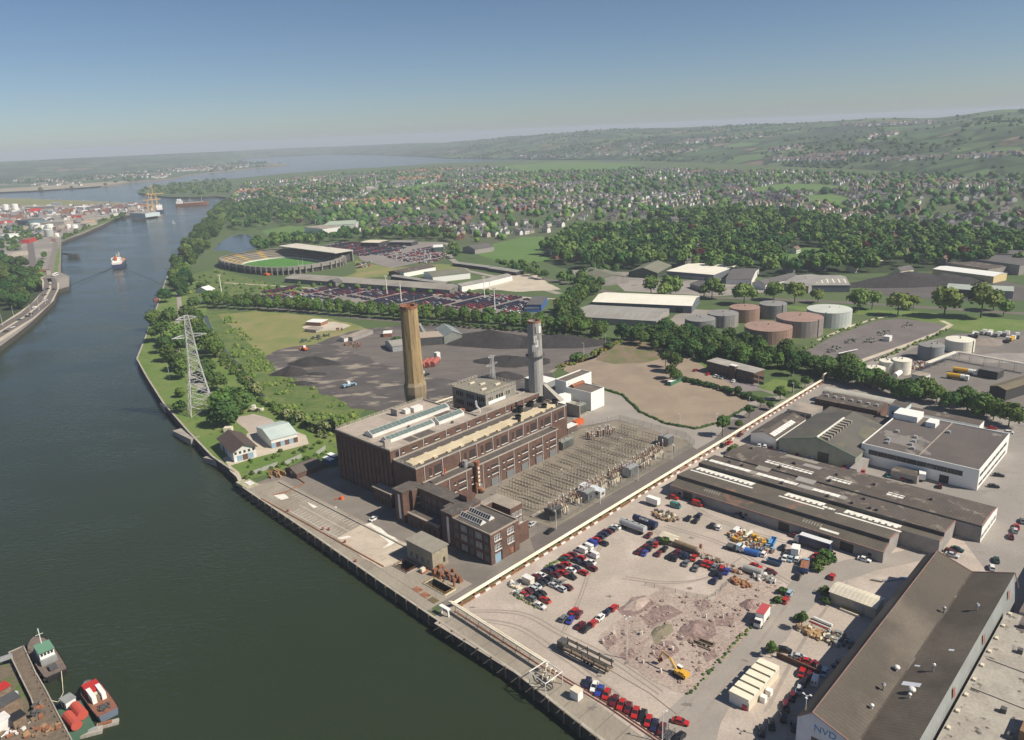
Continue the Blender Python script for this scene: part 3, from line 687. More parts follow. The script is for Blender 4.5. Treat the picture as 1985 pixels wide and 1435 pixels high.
# switch annexe along the substation
mb = MB(); mb.box(15.3,43.8,0,87.2,49.28,11.4,0,1); mb.build('annexe',[brick,roof_dark],PS)
mb = MB(); parapet(mb,[(12.1,43.79),(87.21,43.79),(87.21,49.27),(12.1,49.27)],11.4,.35,.45); mb.build('parapet',concrete,PS)
pipes([(21 + k * 9.2,43.64) for k in range(8)],0,11.4)
for k in range(7):
    u = 22 + k * 9.2
    for z in (7.9,4.9):
        window(PS,u + 2.0,43.78,z,'-v',.9,1.2,1)
        if k != 1: window(PS,u + 5.8,43.78,z,'-v',3.6,1.2,4)
    MB().box(u + 3.4,43.5,0,u + 7.6,43.79,3.2).build('roller_door',mat('grey_door',(.16,.17,.17)) if 'grey_door' not in MAT else MAT['grey_door'],PS)
# rusty duct and drum on the annexe
mb = MB(); mb.cyl(35.2,42.7,2.5,14.3,1.05,n=10); mb.cyl(35.2,42.7,13.7,14.5,1.3,n=10); mb.tube((35.2,42.7,3.2),(37.2,41.6,.8),.85,8); mb.cyl(33.9,42.2,1,5.5,.45,n=8); mb.build('rusty_duct',rust,PS)
for k in range(5): MB().box(34.6,41.55,4 + k * 1.8,35.6,41.72,5 + k * 1.8).build('duct_patch',cream,PS)
MB().cyl(33,47.2,11.4,14.4,1.0,n=12).build('roof_drum',steel,PS)
MB().tube((22.0,47.8,11.5),(22.6,47.5,14.2),.35,6).build('orange_vent',orange,PS)
# office wings towards the river
mb = MB(); mb.box(4.7,60.4,0,8.68,71.6,6.0,0,1); mb.box(4.3,60.0,6.0,8.68,72,6.35,2,2); mb.build('river_pavilion',[brick,roof_dark,roof_gravel],PS)
for k in range(5):
    for z in (.9,3.6): window(PS,4.69,61.8 + k * 2.1,z,'-u',1.3,1.9 if z < 1 else 1.1,2,sill=False)
mb = MB(); mb.box(0,46.5,0,3.6,51.3,12.7,0,1); mb.box(3.6,46.5,0,9.48,52.2,12.7,0,1); mb.box(-.25,46.2,12.7,9.48,52.4,13.05,1,1); mb.box(3.6,45,0,8.5,46.5,12.7,0,1); mb.build('stair_tower',[brick,roof_dark],PS)
MB().box(-.06,48.1,1.5,.0,49.3,11.6).build('stair_window',white,PS)
for z in (9.6,7,4.4): window(PS,6.2,44.98,z,'-v',1.2,1.2,2)
mb = MB(); mb.box(6.7,25,0,12.2,46.49,12.6,0,1); mb.box(12.2,38,0,15.28,46.49,11.39,0,1); mb.box(6.5,24.8,12.6,12.4,46.3,12.95,1,1); mb.build('office_link',[brick,roof_dark],PS)
for k in range(5):
    for z in (8.6,5.2): window(PS,6.68,28.5 + k * 3.8,z,'-u',2.2 if k % 2 else 1.0,2.0,3 if k % 2 else 1,sill=False,fm=grey)
mb = MB(); mb.box(.4,26.9,0,6.69,44.9,5.0,0,1); mb.box(.1,27,5,1.0,44.8,5.4,2,2); mb.build('low_range',[brick,roof_dark,roof_gravel],PS)
for k in range(6): window(PS,.38,29.5 + k * 2.6,1.0,'-u',1.4,2.2,2,sill=False)
mb = MB(); mb.box(-.1,18.8,0,4.2,24.5,12.6,0,1); mb.box(2.8,24.5,0,6.69,26.7,12.6,0,1); mb.box(4.2,18.8,0,14,24.5,12.6,0,1); mb.box(-.3,18.6,12.6,14.1,24.7,12.95,1,1); mb.build('stair_tower',[brick,roof_dark],PS)
MB().box(-.16,20.6,1.2,-.1,21.8,11.4).build('stair_window',white,PS)
MB().box(9.8,21.5,12.95,14,25.6,15.2).build('tank_room',brick,PS)
mb = MB(); mb.box(0,0,0,13.9,18.79,11.3,0,1); mb.build('office_block',[brick,roof_dark],PS)
mb = MB(); parapet(mb,[(-.01,-.01),(13.91,-.01),(13.91,18.78),(-.01,18.78)],11.3,.4,.5); mb.build('parapet',roof_gravel,PS)
for x0,x1 in ((2.8,5.6),(6.9,9.7)):
    sk = MB(); sk.gable(x0,7.5,x1,18.2,11.3,11.6,12.9,'y',0,0,.0); so_ = sk.build('skylight',white,PS); n = 9; xm = (x0 + x1) / 2
    for k in range(n):
        a,b = 7.7 + 10.3 * k / n,7.7 + 10.3 * (k + 1) / n - .2
        for sg in (0,1):
            xa,xb = (x0 + .15,xm - .15) if sg == 0 else (x1 - .15,xm + .15); f = lambda x: 11.6 + 1.3 * (1 - abs(x - xm) / (xm - x0)) + .08
            q = [(xa,b,f(xa)),(xa,a,f(xa)),(xb,a,f(xb)),(xb,b,f(xb))]
            if sg: q = q[::-1]
            g = MB(); g.face(q); g.build('pane',glass,so_)
for z in (.9,4.7,8.3):
    for k in range(5): window(PS,-.02,1.9 + k * 3.7,z,'-u',2.5 if k % 2 else 1.2,2.3,4 if k % 2 else 2,2,fm=white if k % 2 else grey,sill=False)
    if z > 1:
        for x in (3.4,9.6): window(PS,x,-.02,z,'-v',3.0,2.1,4,2,fm=white,gm=glass)
MB().box(1.8,-.06,0,4.6,0,3.4).build('loading_door',ltblue,PS); MB().box(4.6,-.05,0,5.3,0,3.6).build('door_reveal',black,PS); MB().box(9.2,-.06,.6,10.8,0,2.6).build('brick_panel',rust,PS)
for x in (4.9,11.2): MB().cyl(x,-.1,0,11.3,.09,n=6).build('downpipe',black,PS)
mb = MB(); mb.box(21.6,11.4,0,28,24.4,8.8,0,1); mb.box(14,2.5,0,16.6,24.4,5.5,0,1); mb.box(16.6,20.5,0,21.6,24.4,8.8,0,1); mb.box(16.6,2.5,0,21.6,3,7.5,0,1); mb.build('rear_wing',[brick,roof_gravel],PS)
for k in range(3):
    for z in (1.5,4.6): window(PS,22.9 + k * 1.9,11.38,z,'-v',1.2,2.0,2,fm=white)
# wisp of steam from the well
st = MB(); sm = bpy.data.materials.new('steam'); sm.use_nodes = True; _b = sm.node_tree.nodes['Principled BSDF']; _b.inputs['Base Color'].default_value = (.9,.9,.9,1); _b.inputs['Alpha'].default_value = .25
_p = W(61,66.5,22)
for k in range(14):
    t = k / 13; st.ball(61 - t * 1.5 + math.sin(t * 7) * .4,66.5 + t * .8,22.3 + t * 5.5,.25 + .55 * t * (1.3 - t),m=0,lump=.3)
o = st.build('steam',sm,None,W(0,0),RZ); o['kind'] = 'stuff'

# chimneys
c1m = mat('ochre_stained_concrete',(.36,.26,.125),(.27,.195,.105),.6,.9,.1,stretch=(1.2,1.2,.12),c3=(.13,.10,.07),s3=.9,lo3=.55,hi3=.68,fine=.2)
c1b = mat('weathered_chimney_base',(.30,.24,.15),(.22,.175,.11),.4,.9,stretch=(1.4,1.4,.08),fine=.1)
uc,vc = 58.5,107.5
top = ztop(uc,vc,592)
zf = ztop(uc,vc,741)
CH = thing('chimney','tall ochre stained concrete chimney with rusty rim behind the boiler house','chimney',W(uc,vc),RZ)
def shaft(mb,prof,n=14,m=0,ph=.2):
    for (z0,r0),(z1,r1) in zip(prof,prof[1:]): mb.cyl(0,0,z0,z1,r0,r1,n,m,cap=False,ph=ph)
mb = MB(); shaft(mb,[(0,4.0),(zf - 12,4.5),(zf - 5,5.4),(zf - 1,5.5),(zf + .6,4.7)],10); mb.build('base',c1b,CH)
mb = MB(); shaft(mb,[(zf + .6,4.7),(top * .75,4.3),(top - 1,4.05)],10,ph=.2); mb.build('shaft',c1m,CH)
mb = MB(); shaft(mb,[(top - 1.2,4.15),(top,4.15),(top,3.3),(top - 1.5,3.2)],14); mb.cyl(0,0,top - 1.6,top - 1.5,3.2,n=14); mb.build('rim',rust,CH)
mb = MB(); mb.tube((2.2,-1.6,top - 1),(2.2,-1.6,top + 4),.12,5); mb.tube((-2.5,1,top - 1),(-2.5,1,top + 2.5),.08,4); mb.build('lightning_rod',steel,CH)
u2,v2 = 98.5,66.6; top2 = ztop(u2,v2,622)
c2m = mat('grey_shuttered_concrete',(.34,.335,.315),(.26,.255,.24),.25,.9,stretch=(1.2,1.2,.12),c3=(.20,.19,.18),s3=.35,lo3=.57,hi3=.62,fine=.1)
CH2 = thing('chimney','grey concrete chimney with peeling panels standing on a sloping buttress','chimney',W(u2,v2),RZ)
mb = MB(); shaft(mb,[(20,3.5),(22 + (top2 - 22) * .55,3.4),(top2,3.15),(top2,2.6),(top2 - 2,2.6)],18); mb.build('shaft',c2m,CH2)
mb = MB(); shaft(mb,[(top2 - .6,3.22),(top2 + .25,3.22),(top2 + .25,2.6)],18); mb.build('rim',rust,CH2)
zr = 22 + (top2 - 22) * .52
mb = MB(); shaft(mb,[(zr - .3,3.6),(zr - .3,4.5),(zr,4.5),(zr,3.5)],18); 
for k in range(14):
    a = k * math.pi / 7; mb.tube((4.4 * math.cos(a),4.4 * math.sin(a),zr),(4.4 * math.cos(a),4.4 * math.sin(a),zr + 1.1),.06,4)
mb.build('gallery',dark_metal,CH2)
for k in range(9):
    a = rnd.uniform(-2.6,-.3); z = rnd.uniform(zr + 2,top2 - 5); g = MB(); 
    g.face([(3.42 * math.cos(a + s * .22),3.42 * math.sin(a + s * .22),z + t) for s,t in ((-1,0),(1,0),(1,3.4),(-1,3.4))]); g.build('panel',white if k % 2 else c2m,CH2)
mb = MB(); mb.box(-3.6,-3.6,0,3.6,3.6,20)
q0 = [(1.6,-3.55,24.5),(1.6,3,24.5)]
mb.face([(1.2,-3.7,25.5),(3.4,-3.2,25.5),(6.6,-11.8,18),(3.6,-11.8,18)]); mb.face([(3.4,-3.2,25.5),(3.6,3,25.5),(6.8,-2,18),(6.6,-11.8,18)]); mb.face([(1.2,-3.7,25.5),(3.6,-11.8,18),(1.2,-3.7,18)]); mb.face([(6.8,-2,18),(3.6,3,25.5),(3.6,3,18)])
mb.face([(1.2,-3.7,25.5),(1.2,3,25.5),(3.6,3,25.5),(3.4,-3.2,25.5)])
mb.build('buttress',concrete,CH2)

# gas turbine house and its white boxes
GT = thing('turbine_house','white flat roofed L shaped gas turbine house beyond the brick station','building',W(138.8,65.5),RZ)
mb = MB((138.8,65.5)); mb.box(138.8,65.5,0,150,82,9.6,0,1); mb.box(138.8,82,0,160.4,89.6,12.5,0,1); mb.build('body',[white2,mat('brown_roof',(.15,.125,.105),(.12,.1,.085),.2,.9,fine=.12)],GT)
mb = MB((138.8,65.5)); parapet(mb,[(138.79,65.49),(150.01,65.49),(150.01,81.9),(138.79,81.9)],9.6,.3,.5); parapet(mb,[(138.79,82),(160.41,82),(160.41,89.61),(138.79,89.61)],12.5,.3,.5); mb.build('parapet',white2,GT)
mb = MB((138.8,65.5)); mb.tr(145,79.5,0); mb.gable(-4.5,-1.3,4.5,1.3,9.6,10.8,11.6,'x',0,0); mb.build('roof_duct',rust,GT)
mb = MB((138.8,65.5)); mb.tube((139.5,81,9.6),(139.5,81,12.4),.1,5); mb.build('ladder',steel,GT)
WB = thing('switch_cabin','white box shaped switch cabin with pale lean-to beside the grey chimney','building',W(125.5,76.5),RZ)
mb = MB((125.5,76.5)); mb.box(125.5,76.5,0,136,80.8,8.0); mb.box(125.5,81.4,0,136,83,7.2); mb.build('body',white2,WB)
MB((125.5,76.5)).box(126.5,72,0,138,76.4,4.2).build('lean_to',concrete,WB)
WC = thing('plant_shed','white roofed plant shed with drum coolers behind the grey chimney','building',W(140,98),RZ)
mb = MB((140,98)); mb.box(139,96,0,148,112,9.5,0,1); mb.build('body',[grey,white2],WC)
mb = MB((140,98)); mb.cyl(139,94,0,6,1.6,n=12); mb.cyl(139,90.8,0,6,1.6,n=12,cap=0); mb.build('cooler_drum',steel,WC)
TG = thing('transformer','grey green transformer in a walled bay beside the white turbine house','transformer',W(129,66),RZ)
def transformer(parent,off,x,y,L,wd,h,m,bush=True):
    mb = MB(off); mb.box(x,y,.3,x + L,y + wd,h); 
    mb.build('tank',m,parent)
    for ya,yb in ((y - .9,y),(y + wd,y + wd + .9)):
        mb = MB(off); mb.box(x + .2,ya + .3,h - .9,x + L - .2,yb - .3,h - .7)
        for k in range(int(L / .8)): mb.box(x + .2 + k * .8,ya,.6,x + .45 + k * .8,yb,h - .5)
        mb.build('radiator',m,parent)
    mb = MB(off)
    for k in range(3):
        for z in range(3): mb.cyl(x + L * (k + .5) / 3,y + wd / 2,h + z * .5,h + z * .5 + .3,.3,.2,8)
    mb.build('bushing',mat('porcelain',(.30,.2,.15)) if 'porcelain' not in MAT else MAT['porcelain'],parent)
transformer(TG,(129,66),130,67,6.5,3.6,5,greygreen)
MB((129,66)).box(127.5,64,0,128,73,6.5).build('blast_wall',concrete,TG)
MB((129,66)).box(128,64,0,139,64.4,.8).build('bund_wall',concrete,TG)
b = thing('container','bright orange container beside the brick hut by the substation','container',W(117,57.8),RZ)
MB().box(0,0,0,6,2.5,2.6).build('body',orange,b); MB().box(-.08,.2,.2,0,2.3,2.4).build('door',red,b)
b = thing('brick_hut','small brick hut with grey roof and dark doorway at the station corner','hut',W(107,54.8),RZ)
MB().box(0,0,0,7,3.4,3).build('wall',brick,b); MB().box(-.3,-.3,3,7.3,3.7,3.25).build('roof',white,b); MB().box(-.04,.6,0,.0,2.6,2.4).build('door',black,b)
b = thing('transformer','long green transformer under an open frame at the annexe end','transformer',W(90,44.5),RZ)
transformer(b,(0,0),0,0,8,3,4.2,greygreen)
# pump house
PH = thing('pump_house','plain rendered pump house with flat roof at the intake pits','building',W(-15.1,12.7),RZ)
rend = mat('stained_render',(.33,.285,.205),(.27,.235,.17),.3,.9,.1,fine=.12)
mb = MB((-15.1,12.7)); mb.box(-15.1,12.7,0,-8.2,26.2,7.0); mb.build('wall',rend,PH); MB((-15.1,12.7)).box(-15.5,12.3,7.0,-7.8,26.6,7.35).build('roof',mat('grey_roof_slab',(.26,.24,.20),(.23,.215,.18),.4,.95,fine=.08),PH)
for k in range(4): window(PH,-.02,2.2 + k * 3,1.6,'-u',1.1,1.8,2,sill=False,fm=grey)
for x in (2,4.6): window(PH,x,-.02,5.6,'-v',1.3,.8,3,sill=False,fm=cream)
MB().box(4.6,-.05,1.4,5.5,0,3.2).build('door',black,PH)
# ------------------------------------------------------------------ substation, pipeline and quay
porc = MAT.get('porcelain') or mat('porcelain',(.30,.2,.15))
palec = mat('pale_post_concrete',(.40,.365,.29),(.30,.28,.23),.5,.85)
FR = thing('isolator_frame','row of pale busbar posts, second bay from the river end, station side, front rail','isolator frame',W(46,26.5,.08),RZ,'busbar frames in the substation')
_post = MB(); _post.box(-.10,-.10,0,.10,.10,3.3,0); _pm = _post.mesh('post',palec)
_ins = MB(); _ins.cyl(0,0,3.3,3.55,.10,n=6); _ins.cyl(0,0,3.55,3.7,.17,n=6); _ins.cyl(0,0,3.8,3.95,.16,n=6); _im = _ins.mesh('insulator',porc)
for k in range(6):
    kid(FR,link('post',_pm,FR,(0,k * 1.72,0))); 
for k in range(0,6): kid(FR,link('insulator',_im,FR,(0,k * 1.72,0)))
mb = MB(); mb.tube((0,-.4,4.0),(0,9.0,4.0),.06,4); mb.tube((.0,-.3,2.5),(0,8.9,2.5),.07,4); kid(FR,mb.build('busbar',dark_metal,FR))
for i in range(13):
    u = 39.3 + i * 6.9
    for j,(du,v) in enumerate(((0,26.5),(-1.6,15.4),(2.3,27.3),(.9,14.2))):
        if i == 1 and j == 0: continue
        if u > 118 and j < 0: continue
        if rnd.random() < .06: continue
        tree_copy(FR,W(u + du,v,.08),RZ,label=f"row of pale busbar posts, {nth(i)} bay from the river end, {('station side, front rail', 'road side, front rail', 'station side, back rail', 'road side, back rail')[j]}")
# long busbar gantry and cable trench wall between frames and switchgear
GA = thing('gantry','long low cable trough wall running the length of the substation','wall',W(34,12.7,.08),RZ)
MB().box(0,-.3,0,98,.3,.5).build('trough',concrete,GA)
# circuit breakers in two ranks by the works road
CB = thing('circuit_breaker','pale switchgear drums with porcelain bushings, first set from the river end, inner rank','switchgear',W(41,8.5,.08),RZ,'circuit breakers by the works road')
mb = MB()
for a,b,h,r in ((0,0,2.2,.55),(1.3,.1,2.2,.55),(2.6,0,2.2,.55)): mb.cyl(a,b,.4,h,r,n=8)
kid(CB,mb.build('drum',cream,CB))
mb = MB()
for a in (0,1.3,2.6):
    for s in (-.28,.28): mb.tube((a,s,2.2),(a + .1,s * 2.4,3.4),.14,6); mb.tube((a + .1,s * 2.4,3.4),(a + .1,s * 2.6,3.7),.2,6)
kid(CB,mb.build('bushing',porc,CB))
mb = MB(); mb.box(-.9,-.7,0,3.4,.7,.4); mb.box(3.6,-.4,0,4.3,.4,1.5); kid(CB,mb.build('plinth',grey,CB))
CB2 = thing('current_transformer','dark slim porcelain column with white cap among the switchgear','switchgear',W(42,10.8,.08),RZ,'porcelain columns among the switchgear')
mb = MB(); mb.cyl(0,0,0,.9,.3,n=6); kid(CB2,mb.build('base',grey,CB2)); mb = MB()
for z in range(5): mb.cyl(0,0,.9 + z * .45,1.3 + z * .45,.34,.24,7)
kid(CB2,mb.build('column',porc,CB2)); kid(CB2,MB().cyl(0,0,3.15,3.5,.3,.2,7).build('cap',white,CB2))
for i in range(15):
    for j,v in enumerate((8.4,5.4)):
        u = 41 + i * 5.6
        if (i == 0 and j == 0) or 56 < u < 68 and j == 1 or 83 < u < 92 and j == 1: continue
        if u > 104: v += 1
        if u > 118: continue
        tree_copy(CB,W(u + rnd.uniform(-.5,.5),v + rnd.uniform(-.4,.4),.08),RZ + rnd.choice((0,math.pi,.1)),label=f"pale switchgear drums with porcelain bushings, {nth(i)} set from the river end, {('inner', 'outer')[j]} rank")
for i in range(56):
    u = 41 + i * 1.5 + rnd.uniform(-.4,.4); tree_copy(CB2,W(u,rnd.choice((10.6,11.6,3.4 if u > 70 or u < 54 else 10.2)) + rnd.uniform(-.3,.3),.08),rnd.uniform(0,3))
for i in range(34):
    tree_copy(CB2,W(108 + rnd.uniform(-2,14),40 + rnd.uniform(-3,6),.08),rnd.uniform(0,3))
for k,(u,v,L,wd,h,m,lab) in enumerate(((36.6,4.0,5.5,3.5,4.4,dark_metal,'black round ended transformer at the river end of the substation'),(55.6,3.2,5.5,4,4.6,grey,'blue grey transformer next to the white cabin in the substation'),(84.5,3.4,6,3.6,4.6,steel,'pale grey transformer in the middle of the works road side'),(122.5,9.5,5,4,4.5,grey,'finned transformer at the far corner of the substation'))):
    t = thing('transformer',lab,'transformer',W(u,v,.08),RZ); transformer(t,(0,0),0,0,L,wd,h,m)
b = thing('site_cabin','white site cabin with pale roof and dark windows beside the switchgear','cabin',W(62.5,1.6,.08),RZ)
MB().box(0,0,0,3.2,10.6,2.7).build('wall',white,b); MB().box(-.15,-.15,2.7,3.35,10.75,2.9).build('roof',mat('pale_blue_roof',(.55,.58,.62)),b)
for k in range(3): window(b,-.02,2 + k * 3.2,1,'-u',1.6,1.1,1,sill=False)
window(b,1.6,-.02,1.1,'-v',1,1,1,sill=False)
# wire fence round the substation
wire = bpy.data.materials.new('wire_mesh'); wire.use_nodes = True; _b = wire.node_tree.nodes['Principled BSDF']; _b.inputs['Base Color'].default_value = (.22,.22,.2,1); _b.inputs['Alpha'].default_value = .22
def fence(name,label,pts,h,step,pm,fm,world=False,panel=True):
    P = [Vector((p[0],p[1],.08)) if world else G(p[0],p[1]) + Vector((0,0,.08)) for p in pts]
    t = thing(name,label,'fence',P[0]); o = P[0]; pmesh = MB().box(-.06,-.06,0,.06,.06,h).mesh('post',pm); k = 0
    mb = MB((o.x,o.y))
    for a,b in zip(P,P[1:]):
        L = (b - a).length; n = max(1,int(L / step))
        for i in range(n):
            p = a.lerp(b,i / n) - o; link('post',pmesh,t,(p.x,p.y,0))
        if panel: mb.face([(a.x,a.y,.05),(b.x,b.y,.05),(b.x,b.y,h),(a.x,a.y,h)])
        for z in (h,h * .5): mb.tube((a.x,a.y,z),(b.x,b.y,z),.02,3)
    mb.build('mesh_panel',fm,t); return t
UVP = lambda L: [tuple(W(*p)[:2]) for p in L]
fence('chain_link_fence','tall wire mesh fence on grey posts round the substation',UVP([(34,16),(35,4),(40,1.5),(131.8,.8),(137.6,9),(137.4,46.5),(117.8,53.8),(96,54)]),2.6,4.2,grey,wire,True)
# tall lighting posts
def lamp_post(label,p,h,m=steel,heads=2,group=None):
    t = thing('lamp_post',label,'lamp post',p,rnd.uniform(0,6),group)
    MB().cyl(0,0,0,h,.13,.08,6).build('pole',m,t)
    for k in range(heads):
        a = k * 2 * math.pi / max(1,heads); hm = MB(); hm.tube((0,0,h - .1),(math.cos(a) * .9,math.sin(a) * .9,h),.05,4); hm.box(math.cos(a) * .9 - .25,math.sin(a) * .9 - .18,h - .08,math.cos(a) * .9 + .25,math.sin(a) * .9 + .18,h + .1); hm.build('lamp_head',white,t)
    return t
for u,v in ((32.9,-.7),(58.7,-1.2),(84.9,-.8),(111.4,-.2)): lamp_post('white lamp post by the works road along the substation fence',W(u,v,.08),7,white,1,'lamp posts along the substation fence')
for u,v in ((48.6,42.5),(72,42.4),(95,41),(120,41),(60,20),(88,20),(104,21)): lamp_post('thin grey post rising above the busbar frames',W(u,v,.08),8,steel,1,'thin posts among the busbar frames')
lamp_post('tall white lighting mast at the edge of the demolition ground',G(1215,1278),13.4,white,3)
lamp_post('white lamp post behind the quay cars near the bottom edge',G(1284,1440),9,white,1)
lamp_post('white lighting column in front of the big shed gable',G(1556,1445),14,white,3)
for k,(x,y) in enumerate(((1388,825),(1318,826))): lamp_post('pale post at the edge of the bare brown field',G(x,y),6,white,1,'posts at the bare field')
for k,(x,y) in enumerate(((1174,673),(1132,688),(1301,671),(1431,691),(1537,770),(1538,730),(1451,800))): lamp_post('pale lamp post among the trees of the works avenue',G(x,y),8,white,1,'lamp posts of the works avenue')
# the white pipeline
pipem = mat('cream_white_pipe',(.80,.74,.60),(.70,.62,.48),.15,.6)
PL = thing('pipeline','pair of long white pipes running from the quay corner to the tank farm','pipeline',W(0,-7.4),RZ)
for dv in (0,-.72,-1.3):
    r = .30 if dv > -1.2 else .16
    mb = MB((0,-7.4)); zz = 1.25 if dv > -1.2 else .5
    vv = -7.4 + dv
    if dv > -1.2:
        mb.path([(-26.3 - dv * .4,vv - 2,3.0),(-26.1 - dv * .2,vv,2.6),(-24,vv,1.3),(252,vv,1.3)],r,8)
    else: mb.path([(-24,vv,.4),(252,vv,.4)],r,6)
    mb.build('pipe',pipem if dv > -1.2 else rust,PL)
sm_ = MB().box(0,-1.2,0,.4,.4,.95).mesh('support',rust)
for k in range(46): link('support',sm_,PL,(-22 + k * 6,0,0))
PQ = thing('pipeline','white pipe on trestles along the quay edge from the corner to the loading frame','pipeline',W(-26.4,-9),RZ)
mb = MB((-26.4,-9))
for d in (0,.62): mb.path([(-26.5 + d,-9.2,3.0),(-28.9 + d,-50,3.0)],.30,8)
mb.build('pipe',pipem,PQ)
mb = MB((-26.4,-9)); mb.path([(-26,-10,.4),(-28.2,-53,.25),(-28.7,-70,.25),(-36,-140,.25)],.14,5); mb.path([(-27.1,-50,.25),(-27.8,-70,.25),(-35,-140,.25)],.12,5); mb.build('pipe',mat('red_oxide_pipe',(.30,.085,.05)),PQ)
for k in range(8):
    mb = MB((-26.4,-9)); v = -11 - k * 5.4; u = -26.5 + (v + 9.2) * (2.4 / 40.8)
    for s in (-.7,1.2): mb.tube((u + s * 1.3,v,0),(u + .3,v,2.8),.08,4)
    mb.tube((u - .3,v,2.7),(u + .9,v,2.7),.08,4); mb.build('trestle',concrete,PQ)
LF = thing('loading_frame','white pipe frame with valves and black hoses at the quay edge','frame',W(-32.5,-52.5),RZ)
mb = MB((-32.5,-52.5)); c = [(-35.2,-49.3),(-36.0,-55.6),(-29.6,-55.9),(-29.2,-49.8)]
for a,b in zip(c,c[1:] + c[:1]): mb.tube((*a,4),(*b,4),.14,5)
for a in c: mb.tube((*a,0),(*a,4),.13,5)
mb.build('frame',white,LF)
for k in range(3):
    mb = MB((-32.5,-52.5)); v = -51 - k * 1.6; mb.path([(-29.3,v,3.6),(-30.6,v,3.6),(-31,v,1.8),(-32,v,1.8),(-32.2,v,.6)],.18,6); mb.cyl(-31,v,1.2,2.4,.35,n=8); mb.build('valve',cream,LF)
for k in range(3):
    mb = MB((-32.5,-52.5)); v = -50.5 - k * 1.9; mb.path([(-35.2 - .1 * k,v,3.8),(-34.6,v,1.6),(-33.8,v - .6,.4),(-32.6,v - .8,.3),(-32,v,1.4)],.16,6); mb.build('hose',black,LF)
# bridge building at the far end of the pipeline
BR = thing('pipe_bridge','cream pipe bridge with flat roof where the pipeline crosses the road','bridge',G(1593,736))
a,b_,c_,d_ = G(1593,734,1.3),G(1597,726,5),G(1637,702,5),G(1660,690,5)
mb = MB((BR.location.x,BR.location.y))
for off in (0,.8): mb.path([tuple(Vector(p) + Vector((off,off,0))) for p in (a,b_,c_)],.38,8)
mb.build('pipe',pipem,BR)
mb = MB((BR.location.x,BR.location.y))
for p in (b_,b_.lerp(c_,.3)): mb.tube((p.x,p.y,0),(p.x,p.y,4.6),.2,5)
mb.build('leg',steel,BR)
o_,an,L,wd = rect((1632,712),(1661,694),(1648,690),5.5)
mb = MB((BR.location.x,BR.location.y)); mb.tr(o_.x,o_.y,0,an); mb.box(0,0,1.5,L,max(4,wd),5.5); mb.build('deck_house',cream,BR)
# kerb wall with white painted blocks
KW = thing('kerb_wall','low dark kerb wall with white painted blocks beside the pipeline','wall',W(0,-9.3),RZ)
MB((0,-9.3)).box(-24,-9.45,0,250,-9.15,.35).build('wall',rust,KW)
km = MB().box(0,-.22,0,2.2,.22,.5).mesh('block',white)
for k in range(57):
    if rnd.random() < .85: link('block',km,KW,(-21.6 + k * 4.7,0,.02))
# quay timber fenders, deck lines, rails
fm = MB().box(-.22,-.3,-4,.22,.1,.5).mesh('fender_pile',timber)
def quay_at(t):
    L = [(QUAY[i + 1] - QUAY[i]).length for i in range(len(QUAY) - 1)]; s = t
    for i,l in enumerate(L):
        if s <= l: d = (QUAY[i + 1] - QUAY[i]).normalized(); return QUAY[i] + d * s,d
        s -= l
    return QUAY[-1],d
NF = 0
for k in range(58):
    if k * 5.8 > 250: break
    p,d = quay_at(8 + k * 5.8)
    if proj(p)[1] > 1440 or k * 5.8 > 255: continue
    NF += 1; n = Vector((-d.y,d.x,0)); 
    o = link('fender_pile',fm,None,p + n * .12,math.atan2(n.y,n.x) + math.pi / 2)
    tag(o,f'dark timber fender pile, {nth(NF - 1)} along the quay wall counting from the bottom edge','fender pile','timber fender piles along the quay')
mb = MB()
for a,b in zip(QUAY,QUAY[1:]):
    d = (b - a).normalized(); n = Vector((d.y,-d.x,0)); q = [a,b,b + n * .8,a + n * .8]
    mb.face([(v.x,v.y,.16) for v in q][::-1]); mb.face([(a.x,a.y,.0),(b.x,b.y,.0),(b.x,b.y,.16),(a.x,a.y,.16)][::-1])
    mb.face([(q[3].x,q[3].y,.05),(q[2].x,q[2].y,.05),(q[2].x,q[2].y,.16),(q[3].x,q[3].y,.16)])
struct(mb.build('quay_edge_kerb',mat('pale_kerb_stone',(.40,.37,.31),(.3,.27,.22),.3,.9)))
KL = thing('quay_rail','long rusty crane rail kerb along the power station quay','rail',W(-19,62),RZ)
mb = MB((-19,62)); mb.box(-24.4,28,.06,-24.0,110,.35); mb.build('rail',rust,KL)
KL = thing('quay_wall','low concrete step wall along the back of the power station quay','wall',W(-11,75),RZ)
mb = MB((-11,75)); mb.box(-11.2,29,.05,-10.7,119,.45); mb.build('wall',concrete,KL)
lines = MB()
for k in range(24): lines.tr(*W(-14.6,54 + k * 2.1)[:2],0,RZ); lines.box(0,0,.064,3.0,.14,.075)
for k in range(18): lines.tr(*W(-21.0,53 + k * 2.1)[:2],0,RZ); lines.box(-1.4,0,.064,2.0,.14,.075)
for u in (-22.6,-17.2): lines.tr(*W(u,50)[:2],0,RZ); lines.box(0,0,.064,.15,42,.075)
struct(lines.build('painted_lines',white))
